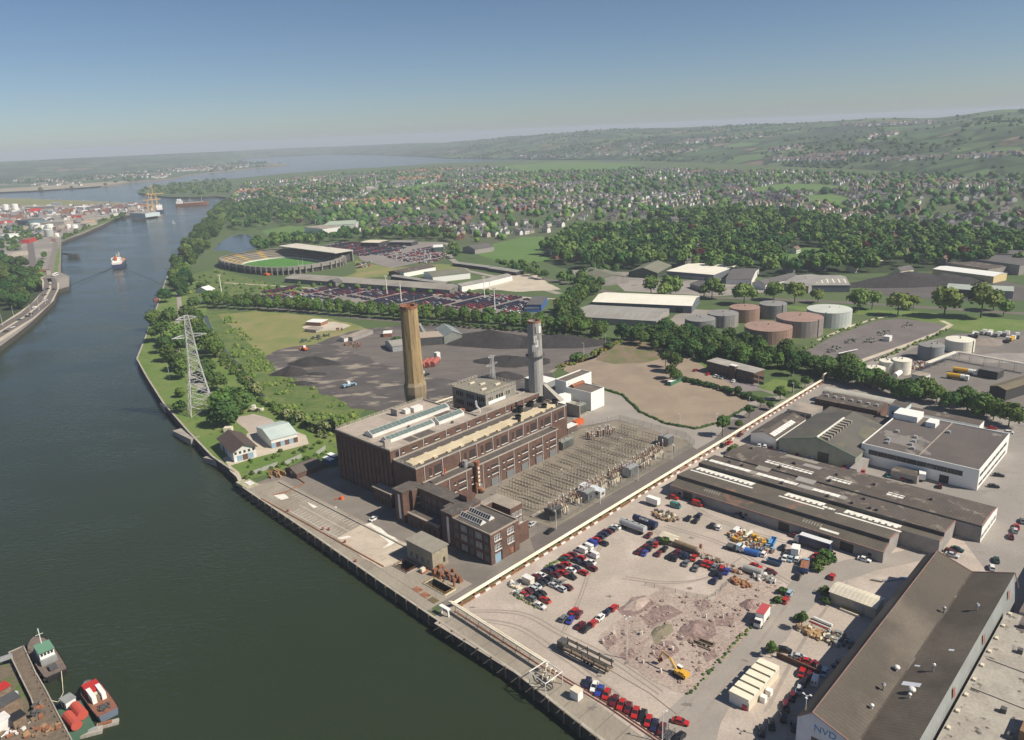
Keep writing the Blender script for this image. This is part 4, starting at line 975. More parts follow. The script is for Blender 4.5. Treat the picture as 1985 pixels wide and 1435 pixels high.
# intake pits with railings, rusty screens and pumps
for k,(u0,v0,u1,v1,lab) in enumerate(((-22,-1,-18,9.2,'yellow railing round the long intake pit beside the pipe corner'),(-21.6,18.7,-16.4,25.6,'rusty railing round the intake pit beside the pump house'))):
    t = thing('railing',lab,'railing',W(u0,v0,.06),RZ); mb = MB(); railing(mb,[(0,0),(u1 - u0,0),(u1 - u0,v1 - v0),(0,v1 - v0),(0,0)],0,1.0,1.6); mb.build('rail',mat('ochre_rail',(.42,.25,.08)) if k == 0 else MAT['rust'],t)
    mb = MB(); mb.box(-.35,-.35,-.02,u1 - u0 + .35,0,.25); mb.box(-.35,v1 - v0,-.02,u1 - u0 + .35,v1 - v0 + .35,.25); mb.box(-.35,0,-.02,0,v1 - v0,.25); mb.box(u1 - u0,0,-.02,u1 - u0 + .35,v1 - v0,.25); mb.build('coping',cream if k == 0 else concrete,t)
t = thing('screen_machinery','heap of rusty intake screen machinery between the pit and the pump house','machinery',W(-17.5,5,.06),RZ)
r_ = random.Random(3); mb = MB()
for k in range(26):
    x,y = r_.uniform(.2,5),r_.uniform(-5,6.5); h = r_.uniform(.6,2.6); mb.box(x,y,0,x + r_.uniform(.3,1.2),y + r_.uniform(.3,1.4),h)
struct(mb.build('plate',rust,t),'stuff'); mb = MB()
for k in range(9): x,y = r_.uniform(.2,5),r_.uniform(-5,6); mb.tube((x,y,r_.uniform(.3,1.5)),(x + r_.uniform(-2,2),y + r_.uniform(-2,2),r_.uniform(.5,2.5)),.16,5)
struct(mb.build('pipework',dark_metal,t),'stuff'); mb = MB()
for x,y in ((2.5,4),(3.4,-1)): mb.cyl(x,y,0,2,.9,n=10)
mb.build('drum',mat('brown_cast_iron',(.2,.13,.10)),t)
t = thing('winch','cream winch box on a rusty plate between the intake pits','winch',W(-17.6,15.2,.06),RZ); MB().box(-.8,-.6,.3,.8,.6,1.5).build('box',cream,t); MB().box(-1.2,-1.2,0,1.8,.9,.3).build('plate',rust,t)
for k,(x,y,m,lab) in enumerate(((390,980,rust,'red rusty hatch plate in the quay deck, the one nearest the pump house'),(510,1065,rust,'brown rusty hatch plate in the quay deck, the middle one'),(635,1145,mat('moss_grate',(.13,.10,.05)),'dark mossy grating in the quay deck near the pipe corner'))):
    p = K(760,1020,.12594)(x,y); t = tag(MB().box(-1.6,-1.1,0,1.6,1.1,.12).build('hatch_plate',m,None,(p.x,p.y,.06),RZ + math.pi / 2),lab,'hatch')
# quay hut, dolphin frame, red bollards, debris
t = thing('quay_hut','small cream sheet metal hut on the quay edge by the row of cars','hut',W(-31.3,-63.2,.07),RZ); MB().box(-.9,0,0,1.2,2.6,2.5).build('wall',white,t); MB().box(-1,-.1,2.5,1.3,2.7,2.65).build('roof',cream,t); MB().box(-.2,-.04,.1,.8,0,2.1).build('door',white2,t)
t = thing('mooring_stand','white gate shaped mooring stand at the quay corner below the pipe','stand',G(862,1192),RZ); mb = MB(); mb.box(-.2,-2,0,.2,-1.6,2.4); mb.box(-.2,1.2,0,.2,1.6,2.4); mb.box(-.6,-2.2,2.4,.6,1.8,2.9); mb.build('frame',white2,t)
for k,(x,y) in enumerate(((975,830),(1032,835),(1188,955),(640,655),(1290,1140))):
    p = K(430,860,.2015)(x,y); t = thing('bollard','rusty red mooring bollard on the quay deck','bollard',(p.x,p.y,.06),0,'mooring bollards'); MB().cyl(0,0,0,.7,.35,.28,8).build('post',MAT['red_oxide_pipe'],t); MB().cyl(0,0,.7,.95,.5,.45,8).build('cap',MAT['red_oxide_pipe'],t)
t = thing('quay_capstan','orange red capstan machine on the yard beside the parking bays','capstan',K(430,860,.2015)(1155,535)); MB().cyl(0,0,0,1.3,1.0,.7,10).build('drum',orange,t); MB().box(-3,-.2,.1,0,.2,.5).build('arm',orange,t)
t = thing('dismantled_crane','pile of dismantled yellow and rusty crane jibs at the quay end','crane',K(430,860,.2015)(555,330),RZ)
mb = MB()
for k in range(7): a = r_.uniform(0,3); x,y = r_.uniform(-3,3),r_.uniform(-2,3); mb.box(x,y,0,x + .5,y + r_.uniform(2,5),r_.uniform(.8,2.0))
mb.build('jib',ply,t); mb = MB()
for k in range(5): x,y = r_.uniform(-3,3),r_.uniform(-2,7); mb.tube((x,y,.3),(x + r_.uniform(-2,2),y + 3,1.6),.2,4)
mb.build('strut',rust,t)
t = thing('rusty_beams','long rusty beams lying across the quay apron','beam',K(430,860,.2015)(690,430),RZ)
for (x0,y0,x1,y1) in ((620,470,800,385),(700,320,800,385),(500,500,620,470)):
    a,b = K(430,860,.2015)(x0,y0),K(430,860,.2015)(x1,y1); l = t.location; mb = MB(); Mi = Matrix.Rotation(-RZ,3,'Z'); mb.tube(Mi @ (a - l) + Vector((0,0,.3)),Mi @ (b - l) + Vector((0,0,.3)),.25,4); mb.build('beam',rust,t)
t = thing('quay_float','pale stepped landing stage at the upstream end of the quay','landing stage',K(430,860,.2015)(250,385),RZ); mb = MB(); mb.box(-3,-5,-1,2.5,5,.35); mb.build('deck',mat('mossy_pale',(.42,.40,.27),(.3,.29,.18),.4),t); MB().box(-1,-3,.35,1.6,1,.6).build('plate',white,t)
# brown gabled store and blue container beside the station
B0 = thing('brown_shed','dark brown gabled store shed between the quay and the tall boiler house','shed',W(-4.2,115),RZ)
mb = MB(); mb.gable(0,0,13,9.5,0,2.6,4.4,'x',0,1,.3); mb.build('body',[brick,mat('brown_sheet_roof',(.12,.10,.085),(.1,.085,.075),.3,.8)],B0); MB().box(-.06,3.8,1.5,0,4.8,2.6).build('sign',cream,B0)
for k,(u,v) in enumerate(((13,115.5),(16.6,117.6))):
    t = thing('container',('blue shipping container with white roof, the nearer of the pair' if k == 0 else 'blue shipping container with white roof, the farther of the pair') + ' beside the boiler house','container',W(u,v),RZ); MB().box(0,0,0,2.5,6,2.5).build('body',blue,t); MB().box(0,0,2.5,2.5,6,2.6).build('roof',white2,t)
for k in range(3):
    a = K(430,860,.2015)(310 + k * 300,300 - k * 90); b = K(430,860,.2015)(540 + k * 230,215 - k * 80)
    fence('sheet_fence','grey corrugated sheet fence at the edge of the scrub, ' + ('the stretch at the slipway','the middle stretch','the stretch by the blue containers')[k],[tuple(a[:2]),tuple(b[:2])],2.0,3,grey,mat('grey_sheet_%d' % k,(.30,.32,.29)),True)
# ------------------------------------------------------------------ vehicles
carglass = mat('car_glass',(.02,.024,.03),rough=.08)
def loft(mb,st,m=0):
    """st: stations (x, half width, z low, z high) joined into one closed body"""
    rings = [[mb.P(x,-w_,a),mb.P(x,w_,a),mb.P(x,w_ * .97,(a + b) * .55),mb.P(x,w_ * .9,b),mb.P(x,-w_ * .9,b),mb.P(x,-w_ * .97,(a + b) * .55)] for x,w_,a,b in st]
    for r,q in zip(rings,rings[1:]):
        for k in range(6): mb.f.append([r[k],q[k],q[(k + 1) % 6],r[(k + 1) % 6]][::-1]); mb.m.append(m)
    mb.f.append(rings[0][::1]); mb.m.append(m); mb.f.append(rings[-1][::-1]); mb.m.append(m)
CARS = {}
def car_mesh(kind,col):
    k = (kind,col)
    if k in CARS: return CARS[k]
    b,g = MB(),MB()
    if kind == 'saloon': st = [(-2.15,.72,.35,.72),(-2.0,.8,.22,.86),(-1.2,.83,.2,.9),(1.0,.83,.2,.88),(1.9,.78,.22,.74),(2.1,.7,.32,.62)]; cab = (-1.65,.95,-1.0,.25,.88,1.38)
    elif kind == 'hatch': st = [(-1.85,.72,.35,.8),(-1.75,.79,.22,.9),(-.9,.82,.2,.92),(1.0,.82,.2,.9),(1.75,.77,.22,.76),(1.92,.7,.32,.64)]; cab = (-1.8,1.05,-1.5,.35,.9,1.42)
    else: st = [(-2.2,.82,.3,1.05),(-2.1,.88,.25,1.1),(1.2,.88,.25,1.1),(2.0,.82,.25,.95),(2.2,.74,.35,.8)]; cab = (-2.18,1.75,-2.12,1.0,1.08,2.0)
    loft(b,st)
    x0,x1,t0,t1,z0,z1 = cab; w0,w1 = .76 if kind != 'van' else .86,.6 if kind != 'van' else .76
    P0 = [(x0,-w0,z0),(x1,-w0,z0),(x1,w0,z0),(x0,w0,z0)]; P1 = [(t0,-w1,z1),(t1,-w1,z1),(t1,w1,z1),(t0,w1,z1)]
    b.face([(p[0],p[1],z1) for p in P1])
    c = [(t0 + .1,-w1 + .08,z1 + .06),(t1 - .1,-w1 + .08,z1 + .06),(t1 - .1,w1 - .08,z1 + .06),(t0 + .1,w1 - .08,z1 + .06)]; b.face(c)
    for i in range(4): b.face([P1[i],P1[(i + 1) % 4],c[(i + 1) % 4],c[i]])
    for i in range(4):
        q = [P0[i],P0[(i + 1) % 4],P1[(i + 1) % 4],P1[i]]
        if kind == 'van' and i in (0,2,3):
            L = lambda a,bb,t: tuple(a[j] + (bb[j] - a[j]) * t for j in range(3))
            if i == 3: b.face(q)
            elif i == 0: a,d = L(q[0],q[1],.72),L(q[3],q[2],.72); b.face([q[0],a,d,q[3]]); g.face([a,q[1],q[2],d])
            else: a,d = L(q[0],q[1],.28),L(q[3],q[2],.28); g.face([q[0],a,d,q[3]]); b.face([a,q[1],q[2],d])
        else: g.face(q)
    for i in range(4): b.tube(P0[i],P1[i],.045,4)
    for y in (-w0,w0): b.tube(((x0 + x1) / 2 - .1,y,z0),((t0 + t1) / 2 - .1,y * w1 / w0,z1),.04,4)
    if kind == 'van':
        for y in (-.38,.38): g.face([(-2.215,y + .2,1.3),(-2.215,y - .2,1.3),(-2.2,y - .18,1.75),(-2.2,y + .18,1.75)])
    CARS[k] = (b.mesh('body',CARM[col]),g.mesh('window',carglass)); return CARS[k]
_w = MB(); _w.tube((0,-.11,0),(0,.11,0),.3,10); WHEEL = _w.mesh('wheel',rubber)
NCAR = [0]
def car(label,p,head,col,kind='saloon',group=None,wheels=True,cat='car',name=None):
    t = thing(name or ('parked_van' if kind == 'van' else 'parked_car'),label,'van' if kind == 'van' else cat,p,head,group); NCAR[0] += 1
    bm,gm = car_mesh(kind,col); link('body',bm,t); link('window',gm,t)
    if wheels:
        L = 1.35 if kind != 'hatch' else 1.2
        for x in (-L,L):
            for y in (-.74,.74): link('wheel',WHEEL,t,(x,y,.3))
    return t
def row(k,cars,head,phrase,group,z=.08):
    """cars: (x, y, colour[, kind]) in the order one meets them along the row"""
    cnt,tot = {},{}
    for c in cars: q = (c[2],c[3] == 'van' if len(c) > 3 else False); tot[q] = tot.get(q,0) + 1
    for i,c in enumerate(cars):
        kind = c[3] if len(c) > 3 else ('hatch' if (i * 7 + len(cars)) % 3 == 0 else 'saloon'); q = (c[2],kind == 'van')
        cnt[q] = cnt.get(q,0) + 1; nm = 'van' if kind == 'van' else 'car'
        colour = {'maroon': 'dark red','navy': 'dark blue','red': 'bright red'}.get(c[2],c[2])
        lab = (f'{colour} {nm}, the only one of its colour, {phrase}' if tot[q] == 1 else f'{nth(cnt[q] - 1)} {colour} {nm} {phrase}')
        if len(lab.split()) > 16: lab = ' '.join(lab.split()[:16])
        p = k(c[0],c[1]); hd = c[4] if len(c) > 4 else head
        car(lab,(p.x,p.y,z),hd + rnd.uniform(-.05,.05),c[2],kind,group)
HV,HU = RZ - math.pi / 2,RZ                      # nose towards the street / along the pipeline
kA = K(960,1000,.12594)
row(kA,[(1850,195,'white'),(1800,232,'grey'),(1730,262,'maroon'),(1670,300,'navy'),(1610,352,'navy'),(1555,392,'red'),(1480,450,'blue','van'),(1420,505,'white','van'),(1325,555,'white','van'),(1505,630,'white','van'),(1670,448,'black')],HV + math.pi,'along the pipeline rank from its inland end','pipeline rank of the car compound')
row(kA,[(1190,620,'maroon'),(1320,672,'red'),(1460,735,'white'),(1105,655,'red'),(1235,712,'navy'),(1375,772,'black'),(1060,698,'green'),(1495,835,'maroon')],HV + math.pi,'in the small block below the white vans','block below the white vans')
row(kA,[(1095,772,'red'),(1230,828,'navy'),(1355,898,'red'),(1010,808,'maroon'),(1155,858,'white'),(880,830,'navy'),(1030,898,'red'),(1165,960,'black'),(805,868,'navy'),(925,928,'maroon')],HV + math.pi,'in the middle block of the car compound','middle block of the compound')
row(kA,[(690,935,'white'),(810,992,'black'),(950,1050,'grey'),(1110,1122,'maroon'),(620,968,'maroon'),(755,1032,'black'),(880,1088,'silver'),(1015,1150,'silver'),(690,1065,'black'),(630,1102,'silver'),(575,1145,'silver'),(705,1212,'black'),(500,1185,'maroon'),(635,1250,'black'),(770,1320,'red'),(425,1228,'red'),(550,1295,'grey')],HV + math.pi,'in the block nearest the pipe corner','block nearest the pipe corner')
car('white car alone behind the wire fence at the compound corner',kA(690,1410) + Vector((0,0,.1)),HV,'white')
kB = K(1000,1180,.12594)
row(kB,[(900,65,'red'),(965,110,'maroon'),(735,175,'grey'),(845,195,'blue')],HU + .25,'in the cluster of four by the trench','cluster of four by the trench')
row(kB,[(1510,12,'red'),(1415,70,'navy'),(1305,155,'white'),(1195,245,'red'),(1085,330,'black'),(995,280,'maroon')],HU + .1,'in the line beside the demolition ground','line beside the demolition ground')
kQ = K(1120,1255,.12594)
row(kQ,[(150,575,'navy'),(255,630,'white'),(335,690,'blue'),(440,750,'red'),(560,845,'maroon'),(670,905,'red'),(775,965,'maroon'),(885,1030,'red'),(1000,1075,'black'),(1085,1165,'red'),(1180,1225,'navy'),(1290,1285,'maroon')],HU + math.pi + .35,'along the quay row from the cream hut','quay row of cars')
car('bright red car standing alone on the open concrete near the quay row',kQ(1580,1175) + Vector((0,0,.1)),HV + .35,'red')
car('black car at the very bottom edge below the lone red car',kQ(1560,1420) + Vector((0,0,.1)),HU + math.pi,'black')
kC = K(1180,1000,.12594)
row(kC,[(665,420,'grey'),(735,460,'red'),(560,500,'maroon'),(635,520,'black'),(465,565,'maroon'),(555,590,'blue'),(860,532,'black'),(770,598,'maroon'),(620,318,'maroon')],HU + .25,'in the group under the bush by the old boiler','group by the old boiler')
row(kC,[(1050,578,'maroon'),(1130,612,'navy'),(1195,650,'navy'),(1310,668,'red'),(950,640,'black'),(1020,675,'black'),(1190,750,'grey')],HU + .25,'in the group along the rusty boiler shell','group along the boiler shell')
row(kC,[(1480,750,'red'),(1560,775,'red'),(1395,752,'black'),(1340,825,'grey'),(1625,815,'grey'),(1745,835,'red'),(1815,872,'blue'),(1635,900,'black'),(1720,940,'navy'),(1630,1018,'navy')],HU + .25,'in the group at the rubble corner of the compound','group at the rubble corner')
row(kC,[(1225,58,'black'),(1390,15,'navy'),(1345,92,'black'),(1590,170,'black'),(1695,202,'white')],HU + .25,'parked loosely in front of the long warehouse','loose cars before the warehouse')
kD = K(1400,1000,.12594)
row(kD,[(935,508,'black'),(640,610,'white'),(965,668,'white'),(1055,680,'pale blue'),(1150,692,'white'),(1255,725,'maroon'),(1440,640,'red'),(1410,690,'red')],HU + .2,'in the breaker yard by the lorry','cars in the breaker yard')
row(kD,[(515,798,'red'),(750,890,'maroon')],HV + .05,'beside the blue skip on the gravel','cars beside the blue skip')
car('red car driving up the compound road past the cream roofed store',kD(1690,960) + Vector((0,0,.1)),HU + .15,'red','hatch')
car('pale blue car by the hedge at the edge of the demolition ground',kD(1035,1215) + Vector((0,0,.1)),HU + .1,'pale blue','hatch')
car('bright red car by the hedge below the pale blue car',kD(970,1325) + Vector((0,0,.1)),HU + .1,'red','hatch')
car('black car tucked beside the blue tipper truck',kD(1165,955) + Vector((0,0,.1)),HU + .2,'black')
car('dark car on the far side of the bushes by the warehouse',kD(1670,690) + Vector((0,0,.1)),HV,'grey')
car('white van parked beside the scrap heap at the warehouse',kD(225,262) + Vector((0,0,.1)),HU,'white','van')
kE = K(1400,1180,.12594)
row(kE,[(960,665,'black'),(1180,770,'silver'),(1310,840,'red')],HV + .35,'along the low dark wall in the sun','cars along the low wall')
row(kE,[(1225,1005,'red'),(1345,1045,'maroon'),(1255,1160,'black'),(1190,1265,'silver'),(1090,1375,'maroon'),(1430,1140,'white','van'),(1570,1000,'pale blue')],HU + .2,'in the shade strip of the big shed','cars in the shade of the big shed')
row(kE,[(1840,885,'black'),(1780,955,'navy'),(1450,895,'maroon')],HU + .9,'hard against the big shed wall','cars against the big shed wall')
kF = K(1400,900,.3729)
row(kF,[(330,1265,'maroon'),(318,1325,'black'),(255,1360,'black'),(205,1395,'black'),(375,1375,'black')],HU + .5,'in deep shade before the shed gable','cars before the shed gable')
row(kF,[(1185,462,'maroon'),(1220,450,'green'),(1195,480,'silver')],HV,'by the end wall of the warehouse','cars by the warehouse end')
row(kF,[(1400,545,'white'),(1425,505,'green'),(1500,383,'maroon'),(1520,352,'silver'),(1530,332,'red'),(1560,302,'grey')],HU + .3,'along the street past the warehouses','cars along the street')
car('pale green car with white roof parked by the long warehouse end',kF(738,503) + Vector((0,0,.1)),HV + .1,'white')
kG = K(1300,600,.3451)
row(kG,[(1840,938,'black'),(1812,1000,'black'),(1900,697,'white'),(1805,672,'red')],HV + .4,'at the street side of the white factory','cars at the white factory')
row(kG,[(498,772,'white'),(530,777,'white'),(560,785,'red'),(622,800,'white'),(642,806,'white'),(710,826,'red'),(766,838,'white'),(795,845,'white')],HU + .3,'in the row before the green gabled works','row before the green works')
row(kG,[(975,892,'red'),(1000,898,'blue'),(1080,918,'red'),(1225,938,'teal'),(1300,955,'red'),(1325,962,'navy'),(1350,968,'black'),(1510,1000,'maroon')],HU + .3,'in the narrow yard behind the white factory','narrow yard of the factory')
row(kG,[(390,710,'maroon'),(330,755,'red'),(295,772,'black'),(5,1062 - 5,'maroon')],HU,'beside the pipeline and warehouse end','cars beside the pipeline')
car('silver car parked by the substation fence corner',K(850,900,.12594)(1440,940) + Vector((0,0,.1)),HU + .1,'silver')
car('black car parked on the works road by the substation lamp post',K(850,900,.12594)(1715,1050) + Vector((0,0,.1)),HU + .1,'black')
car('white car on the quay yard beside the brick stair tower',K(430,860,.2015)(1465,735) + Vector((0,0,.1)),HU + .2,'white')
car('bright red car at the end of the long warehouse front wall',K(1280,860,.2015)(130,530) + Vector((0,0,.1)),HV,'red')
car('green van standing on the gravel facing the warehouse',K(1280,860,.2015)(148,615) + Vector((0,0,.1)),HV,'teal','van')
car('red high roofed van parked along the warehouse wall',K(1280,860,.2015)(358,595) + Vector((0,0,.1)),HV,'red','van')
car('dark car in the shadow of the warehouse wall',K(1280,860,.2015)(750,715) + Vector((0,0,.1)),HV,'navy')
car('dark red car against the warehouse wall behind the lorry',K(1280,860,.2015)(1300,905) + Vector((0,0,.1)),HV,'maroon')
kP = K(1090,480,.2015)
row(kP,[(1280,1190,'red'),(1405,1225,'red'),(1480,1245,'white'),(1510,1255,'white'),(1545,1262,'silver'),(1650,1292,'white')],HU,'outside the brown brick office','cars outside the brick office')
# lorries, tankers and plant
def wheels(mb,xs,hw,r=.48):
    for x in xs:
        for y in (-hw,hw): mb.tube((x,y - .16,r),(x,y + .16,r),r,8)
def lorry(name,label,p,head,L,cab,boxm,roofm,h=3.6,cat='lorry'):
    t = thing(name,label,cat,(p.x,p.y,.1),head)
    MB().box(-L / 2,-1.2,1.0,L / 2 - 2.1,1.2,h).build('body',boxm,t); MB().box(-L / 2 - .03,-1.23,h,L / 2 - 2.07,1.23,h + .12).build('roof',roofm,t)
    mb = MB(); mb.tr(L / 2 - 1,0,0); loft(mb,[(-.9,1.1,.6,2.7),(.35,1.1,.6,2.65),(.85,1.05,.6,1.7),(.95,1.0,.6,1.5)]); mb.build('cab',cab,t)
    mb = MB(); mb.face([(L / 2 - .58,-.92,2.55),(L / 2 - .58,.92,2.55),(L / 2 - .1,.95,1.78),(L / 2 - .1,-.95,1.78)][::-1]); mb.build('window',carglass,t)
    mb = MB(); mb.box(-L / 2 + .1,-.5,.6,L / 2 - .5,.5,1.0); mb.build('chassis',dark_metal,t)
    for x in (-L / 2 + 1.2,-L / 2 + 2.4,L / 2 - 1.1) if L > 8 else (-L / 2 + 1.4,L / 2 - 1.1):
        for y in (-1.05,1.05): m_ = MB(); m_.tube((x,y - .15,.48),(x,y + .15,.48),.48,8); m_.build('wheel',rubber,t)
    return t
lorry('box_lorry','white box lorry with red roof parked at the demolition edge',kE(600,215),HU + math.pi + .12,7.6,white,white2,mat('faded_red_roof',(.42,.06,.07)),3.9)
lorry('curtain_lorry','blue curtain sided lorry with white cab by the warehouse',kD(1380,490),HV + math.pi + .02,12.5,white,navy,mat('silver_roof',(.6,.61,.62)),3.9)
lorry('box_lorry','small white box lorry between the blue lorry and the scrap cars',kD(1130,590),HU + .25,5.5,white,white2,white2,3.2)
t = lorry('tipper_truck','blue tipper truck by the bushes, tail towards the road',kD(1270,830),HU + .3,7,ltblue,blue,rust,2.4)
lorry('box_lorry','white lorry standing in the doorway of the green gabled works',kG(900,845),HU + math.pi,6,white,white2,white2,3.6)
lorry('box_lorry','white lorry in the narrow yard beside the white factory',kG(1410,955),HU + .3,6,white,white2,white2,3.4)
t = thing('trailer','white box trailer standing alone by the pile of cable drums','trailer',K(1280,860,.2015)(-70,590),HV); MB().box(-2.6,-1.1,.9,2.6,1.1,3.2).build('body',white2,t); MB().box(-2,-.9,0,2,.9,.9).build('chassis',dark_metal,t)
# LETTERED tanks
def letters(txt,size,m,parent,loc,rot,ext=.02,name='lettering'):
    cu = bpy.data.curves.new('lettering','FONT'); cu.body = txt; cu.size = size; cu.extrude = ext; cu.align_x = 'CENTER'; cu.align_y = 'CENTER'
    to = bpy.data.objects.new('tmp_text',cu); C.objects.link(to); dg = bpy.context.evaluated_depsgraph_get()
    me = bpy.data.meshes.new_from_object(to.evaluated_get(dg)); bpy.data.objects.remove(to); me.materials.clear(); me.materials.append(m)
    o = link(name,me,parent,loc); o.rotation_euler = rot; return o
def tanker(label,p,head,L,m,r=1.25,txt=None,stand=True,name='tank_trailer'):
    t = thing(name,label,'tank trailer',(p.x,p.y,.08),head)
    mb = MB(); mb.tube((-L / 2,0,2.1),(L / 2,0,2.1),r,16); mb.build('tank',m,t,smooth=False)
    mb = MB(); mb.box(-L / 2 + .3,-.5,.6,L / 2 - .3,.5,.95); mb.build('chassis',dark_metal,t)
    for x in (-L / 2 + 1.2,-L / 2 + 2.5,L / 2 - 1.5):
        for y in (-1,1): m_ = MB(); m_.tube((x,y - .15,.48),(x,y + .15,.48),.48,8); m_.build('wheel',rubber,t)
    for k in range(3): MB().cyl(-L / 4 + k * L / 4,0,2.1 + r - .05,2.1 + r + .22,.3,n=8).build('hatch',dark_metal,t)
    mb = MB(); mb.box(-L / 2,-.35,2.1 + r,L / 2,-.28,2.1 + r + .1); mb.build('walkway',steel,t)
    if txt: letters(txt,1.05,white2,t,(0,-r * .72 - .0,2.1 + r * .70 + .03),(rad(45),0,0))
    return t
tanker('grey aluminium tank trailer at the head of the car compound',kC(375,225),HV,10.4,mat('dull_aluminium',(.45,.46,.47),(.38,.39,.4),.5,.5),1.35)
tanker('dark blue tank trailer lettered in white behind the grey one',kC(560,160),HV,9.8,navy,1.25,'CARTER')
# boiler shell, old tanks and vehicles in the breaker yard
t = thing('boiler_shell','long rusty brown boiler shell lying behind the rows of cars','boiler',kC(1180,520),HV); mb = MB(); mb.tube((-4.5,0,1.2),(4.5,0,1.2),1.2,14); mb.build('shell',mat('brown_shell',(.17,.125,.07),(.22,.16,.1),.6),t); mb = MB(); mb.tube((4.5,0,1.2),(5.6,0,1.2),1.1,10); mb.box(5.6,-1.4,0,6.4,1.4,1.8); mb.build('end_plate',mat('rusty_pale',(.42,.38,.32),(.3,.2,.14),1.),t); MB().cyl(5,1.5,1,3.2,.5,n=8).build('stub_pipe',rust,t)
t = thing('canopy_frame','cream sheeted canopy over a dark bush at the end of the boiler shell','canopy',kC(930,400),HV); mb = MB(); mb.gable(-2.6,-1.8,2.6,1.8,0,2.2,3,'x',0,0); mb.build('sheet',cream,t)
t = thing('tank','grey cylindrical tank on its side at the rubble corner','tank',kD(470,890),HV + .1); mb = MB(); mb.tube((-3,0,1.3),(3,0,1.3),1.3,14); mb.build('shell',mat('grey_tank',(.35,.35,.33),(.3,.29,.27),.5),t); MB().box(-2.6,-1,0,2.6,1,.5).build('cradle',dark_metal,t)
t = thing('tank','bright blue cylindrical tank on its side in the breaker yard','tank',kD(450,600),HV + .15); mb = MB(); mb.tube((-2.4,0,1.1),(2.4,0,1.1),1.1,12); mb.build('shell',paint('bright_blue',(.03,.12,.38)),t); MB().box(-3.2,-1,1,-2.4,1,2.4).build('cab',white,t)
t = thing('tank','small pale tank lying on top of the scrap heap','tank',kD(400,330) + Vector((0,0,.6)),HU); mb = MB(); mb.tube((-2,0,.7),(2,0,.7),.7,12); mb.build('shell',cream,t)
t = lorry('pickup_truck','pale blue pick up truck on the gravel by the scrap heap',kD(190,530),HV + .1,5.4,mat('pale_blue_cab',(.45,.56,.62)),dark_metal,dark_metal,1.4,'truck')
def skip(label,p,head,m):
    t = thing('skip',label,'skip',(p.x,p.y,.08),head); mb = MB(); a,b = 2.0,1.4
    lo = [(-a,-.8,.1),(a,-.8,.1),(a,.8,.1),(-a,.8,.1)]; hi = [(-b - 1.1,-.9,1.6),(b + 1.1,-.9,1.6),(b + 1.1,.9,1.6),(-b - 1.1,.9,1.6)]
    for i in range(4): mb.face([lo[i],lo[(i + 1) % 4],hi[(i + 1) % 4],hi[i]])
    mb.face([(x * .93,y * .9,.6) for x,y,z in hi]); mb.build('body',m,t)
    mb = MB(); mb.path([(x,y,z) for x,y,z in hi + hi[:1]],.07,4); mb.build('rim',m,t); return t
skip('steel blue open skip on the gravel before the breaker yard',kD(800,750),HV + .1,mat('steel_blue',(.10,.16,.25)))
skip('bright blue skip at the edge of the scrap heap',kD(770,440),HU + .2,mat('sky_blue',(.08,.26,.5)))
def scrap(name,label,cat,p,rx,ry,n,mats,hh=1.4,head=0,seed=1,kind=None):
    t = thing(name,label,cat,(p.x,p.y,.05),head); r = random.Random(seed)
    for mi,m_ in enumerate(mats):
        mb = MB()
        for k in range(n // len(mats)):
            a,q = r.uniform(0,6.3),r.random() ** .5; x,y = rx * q * math.cos(a),ry * q * math.sin(a); c = r.random()
            if c < .55: s = r.uniform(.3,.9); mb.tr(x,y,0,r.uniform(0,3)); mb.box(-s,-s * .6,0,s,s * .6,r.uniform(.3,hh)); mb.T = None
            elif c < .8: mb.tube((x,y,r.uniform(.1,.8)),(x + r.uniform(-1.6,1.6),y + r.uniform(-1.6,1.6),r.uniform(.2,hh)),r.uniform(.08,.25),5)
            else: mb.ball(x,y,r.uniform(.2,.7),r.uniform(.3,.8),m=0,lump=.3,r=r)
        o = mb.build(('scrap_metal','scrap_pipe','scrap_panel','scrap_engine','debris')[mi % 5],m_,t); o['kind'] = 'stuff'
    return t
scrap('scrap_heap','heap of rusty brown and yellow scrap machinery in front of the warehouse','scrap heap',kD(380,370),6.5,4,90,[rust,dark_metal,ply,cream,yellow],1.6,HV,1)
scrap('scrap_heap','pale pile of wrecked panels and drums beside the grey tank','scrap heap',kD(640,970),4.2,2.2,44,[white,rust,grey],1.1,HV,2)
scrap('scrap_heap','mixed scrap with tyres around the cream pick up','scrap heap',kD(620,500),4,3,40,[rust,dark_metal,ltblue],1.2,HV,3)
scrap('drum_pile','sprawling pile of cable drums and timber near the blue tank trailer','pile',kC(880,25),5.5,2.6,90,[timber,ply,cream,dark_metal],1.4,HV,4)
scrap('debris_heap','pale junk scattered round the pipe corner fence','junk',kA(340,1140),5,1.6,36,[white,grey,cream],1.0,HU + 1.2,5)
scrap('debris_heap','broken concrete and scrap along the rubble corner','rubble',kD(150,830),4,1.5,40,[concrete,rust],.9,HV,6)
scrap('debris_heap','weeds and broken fencing behind the bright red cars','rubble',kC(1560,670),5,1.2,40,[timber,concrete],.8,HV,8)
scrap('rubble_heap','orange brown heap of earth and sheets at the demolition corner','rubble',kD(290,1050),3.4,1.6,50,[mat('orange_earth',(.33,.18,.09),(.28,.15,.08),.5,.95),rust],1.3,HV,9)
scrap('timber_stack','stack of cut pale timber and crates in the sunny yard','timber stack',kE(1440,400),5.5,2,80,[ply,timber,ply,cream],1.3,HV - .05,10)
scrap('junk_heap','dark junk heap in the shade beside the big shed','junk',kE(1800,500),5,3,60,[dark_metal,timber,grey],1.4,HV,11)
t = thing('cabin','cream cabin with pale roof at the compound corner by the parked cars','cabin',kA(510,1040),HV); MB().box(-1.8,-1,0,1.8,1,2.3).build('wall',cream,t); MB().box(-1.9,-1.1,2.3,1.9,1.1,2.45).build('roof',white,t)
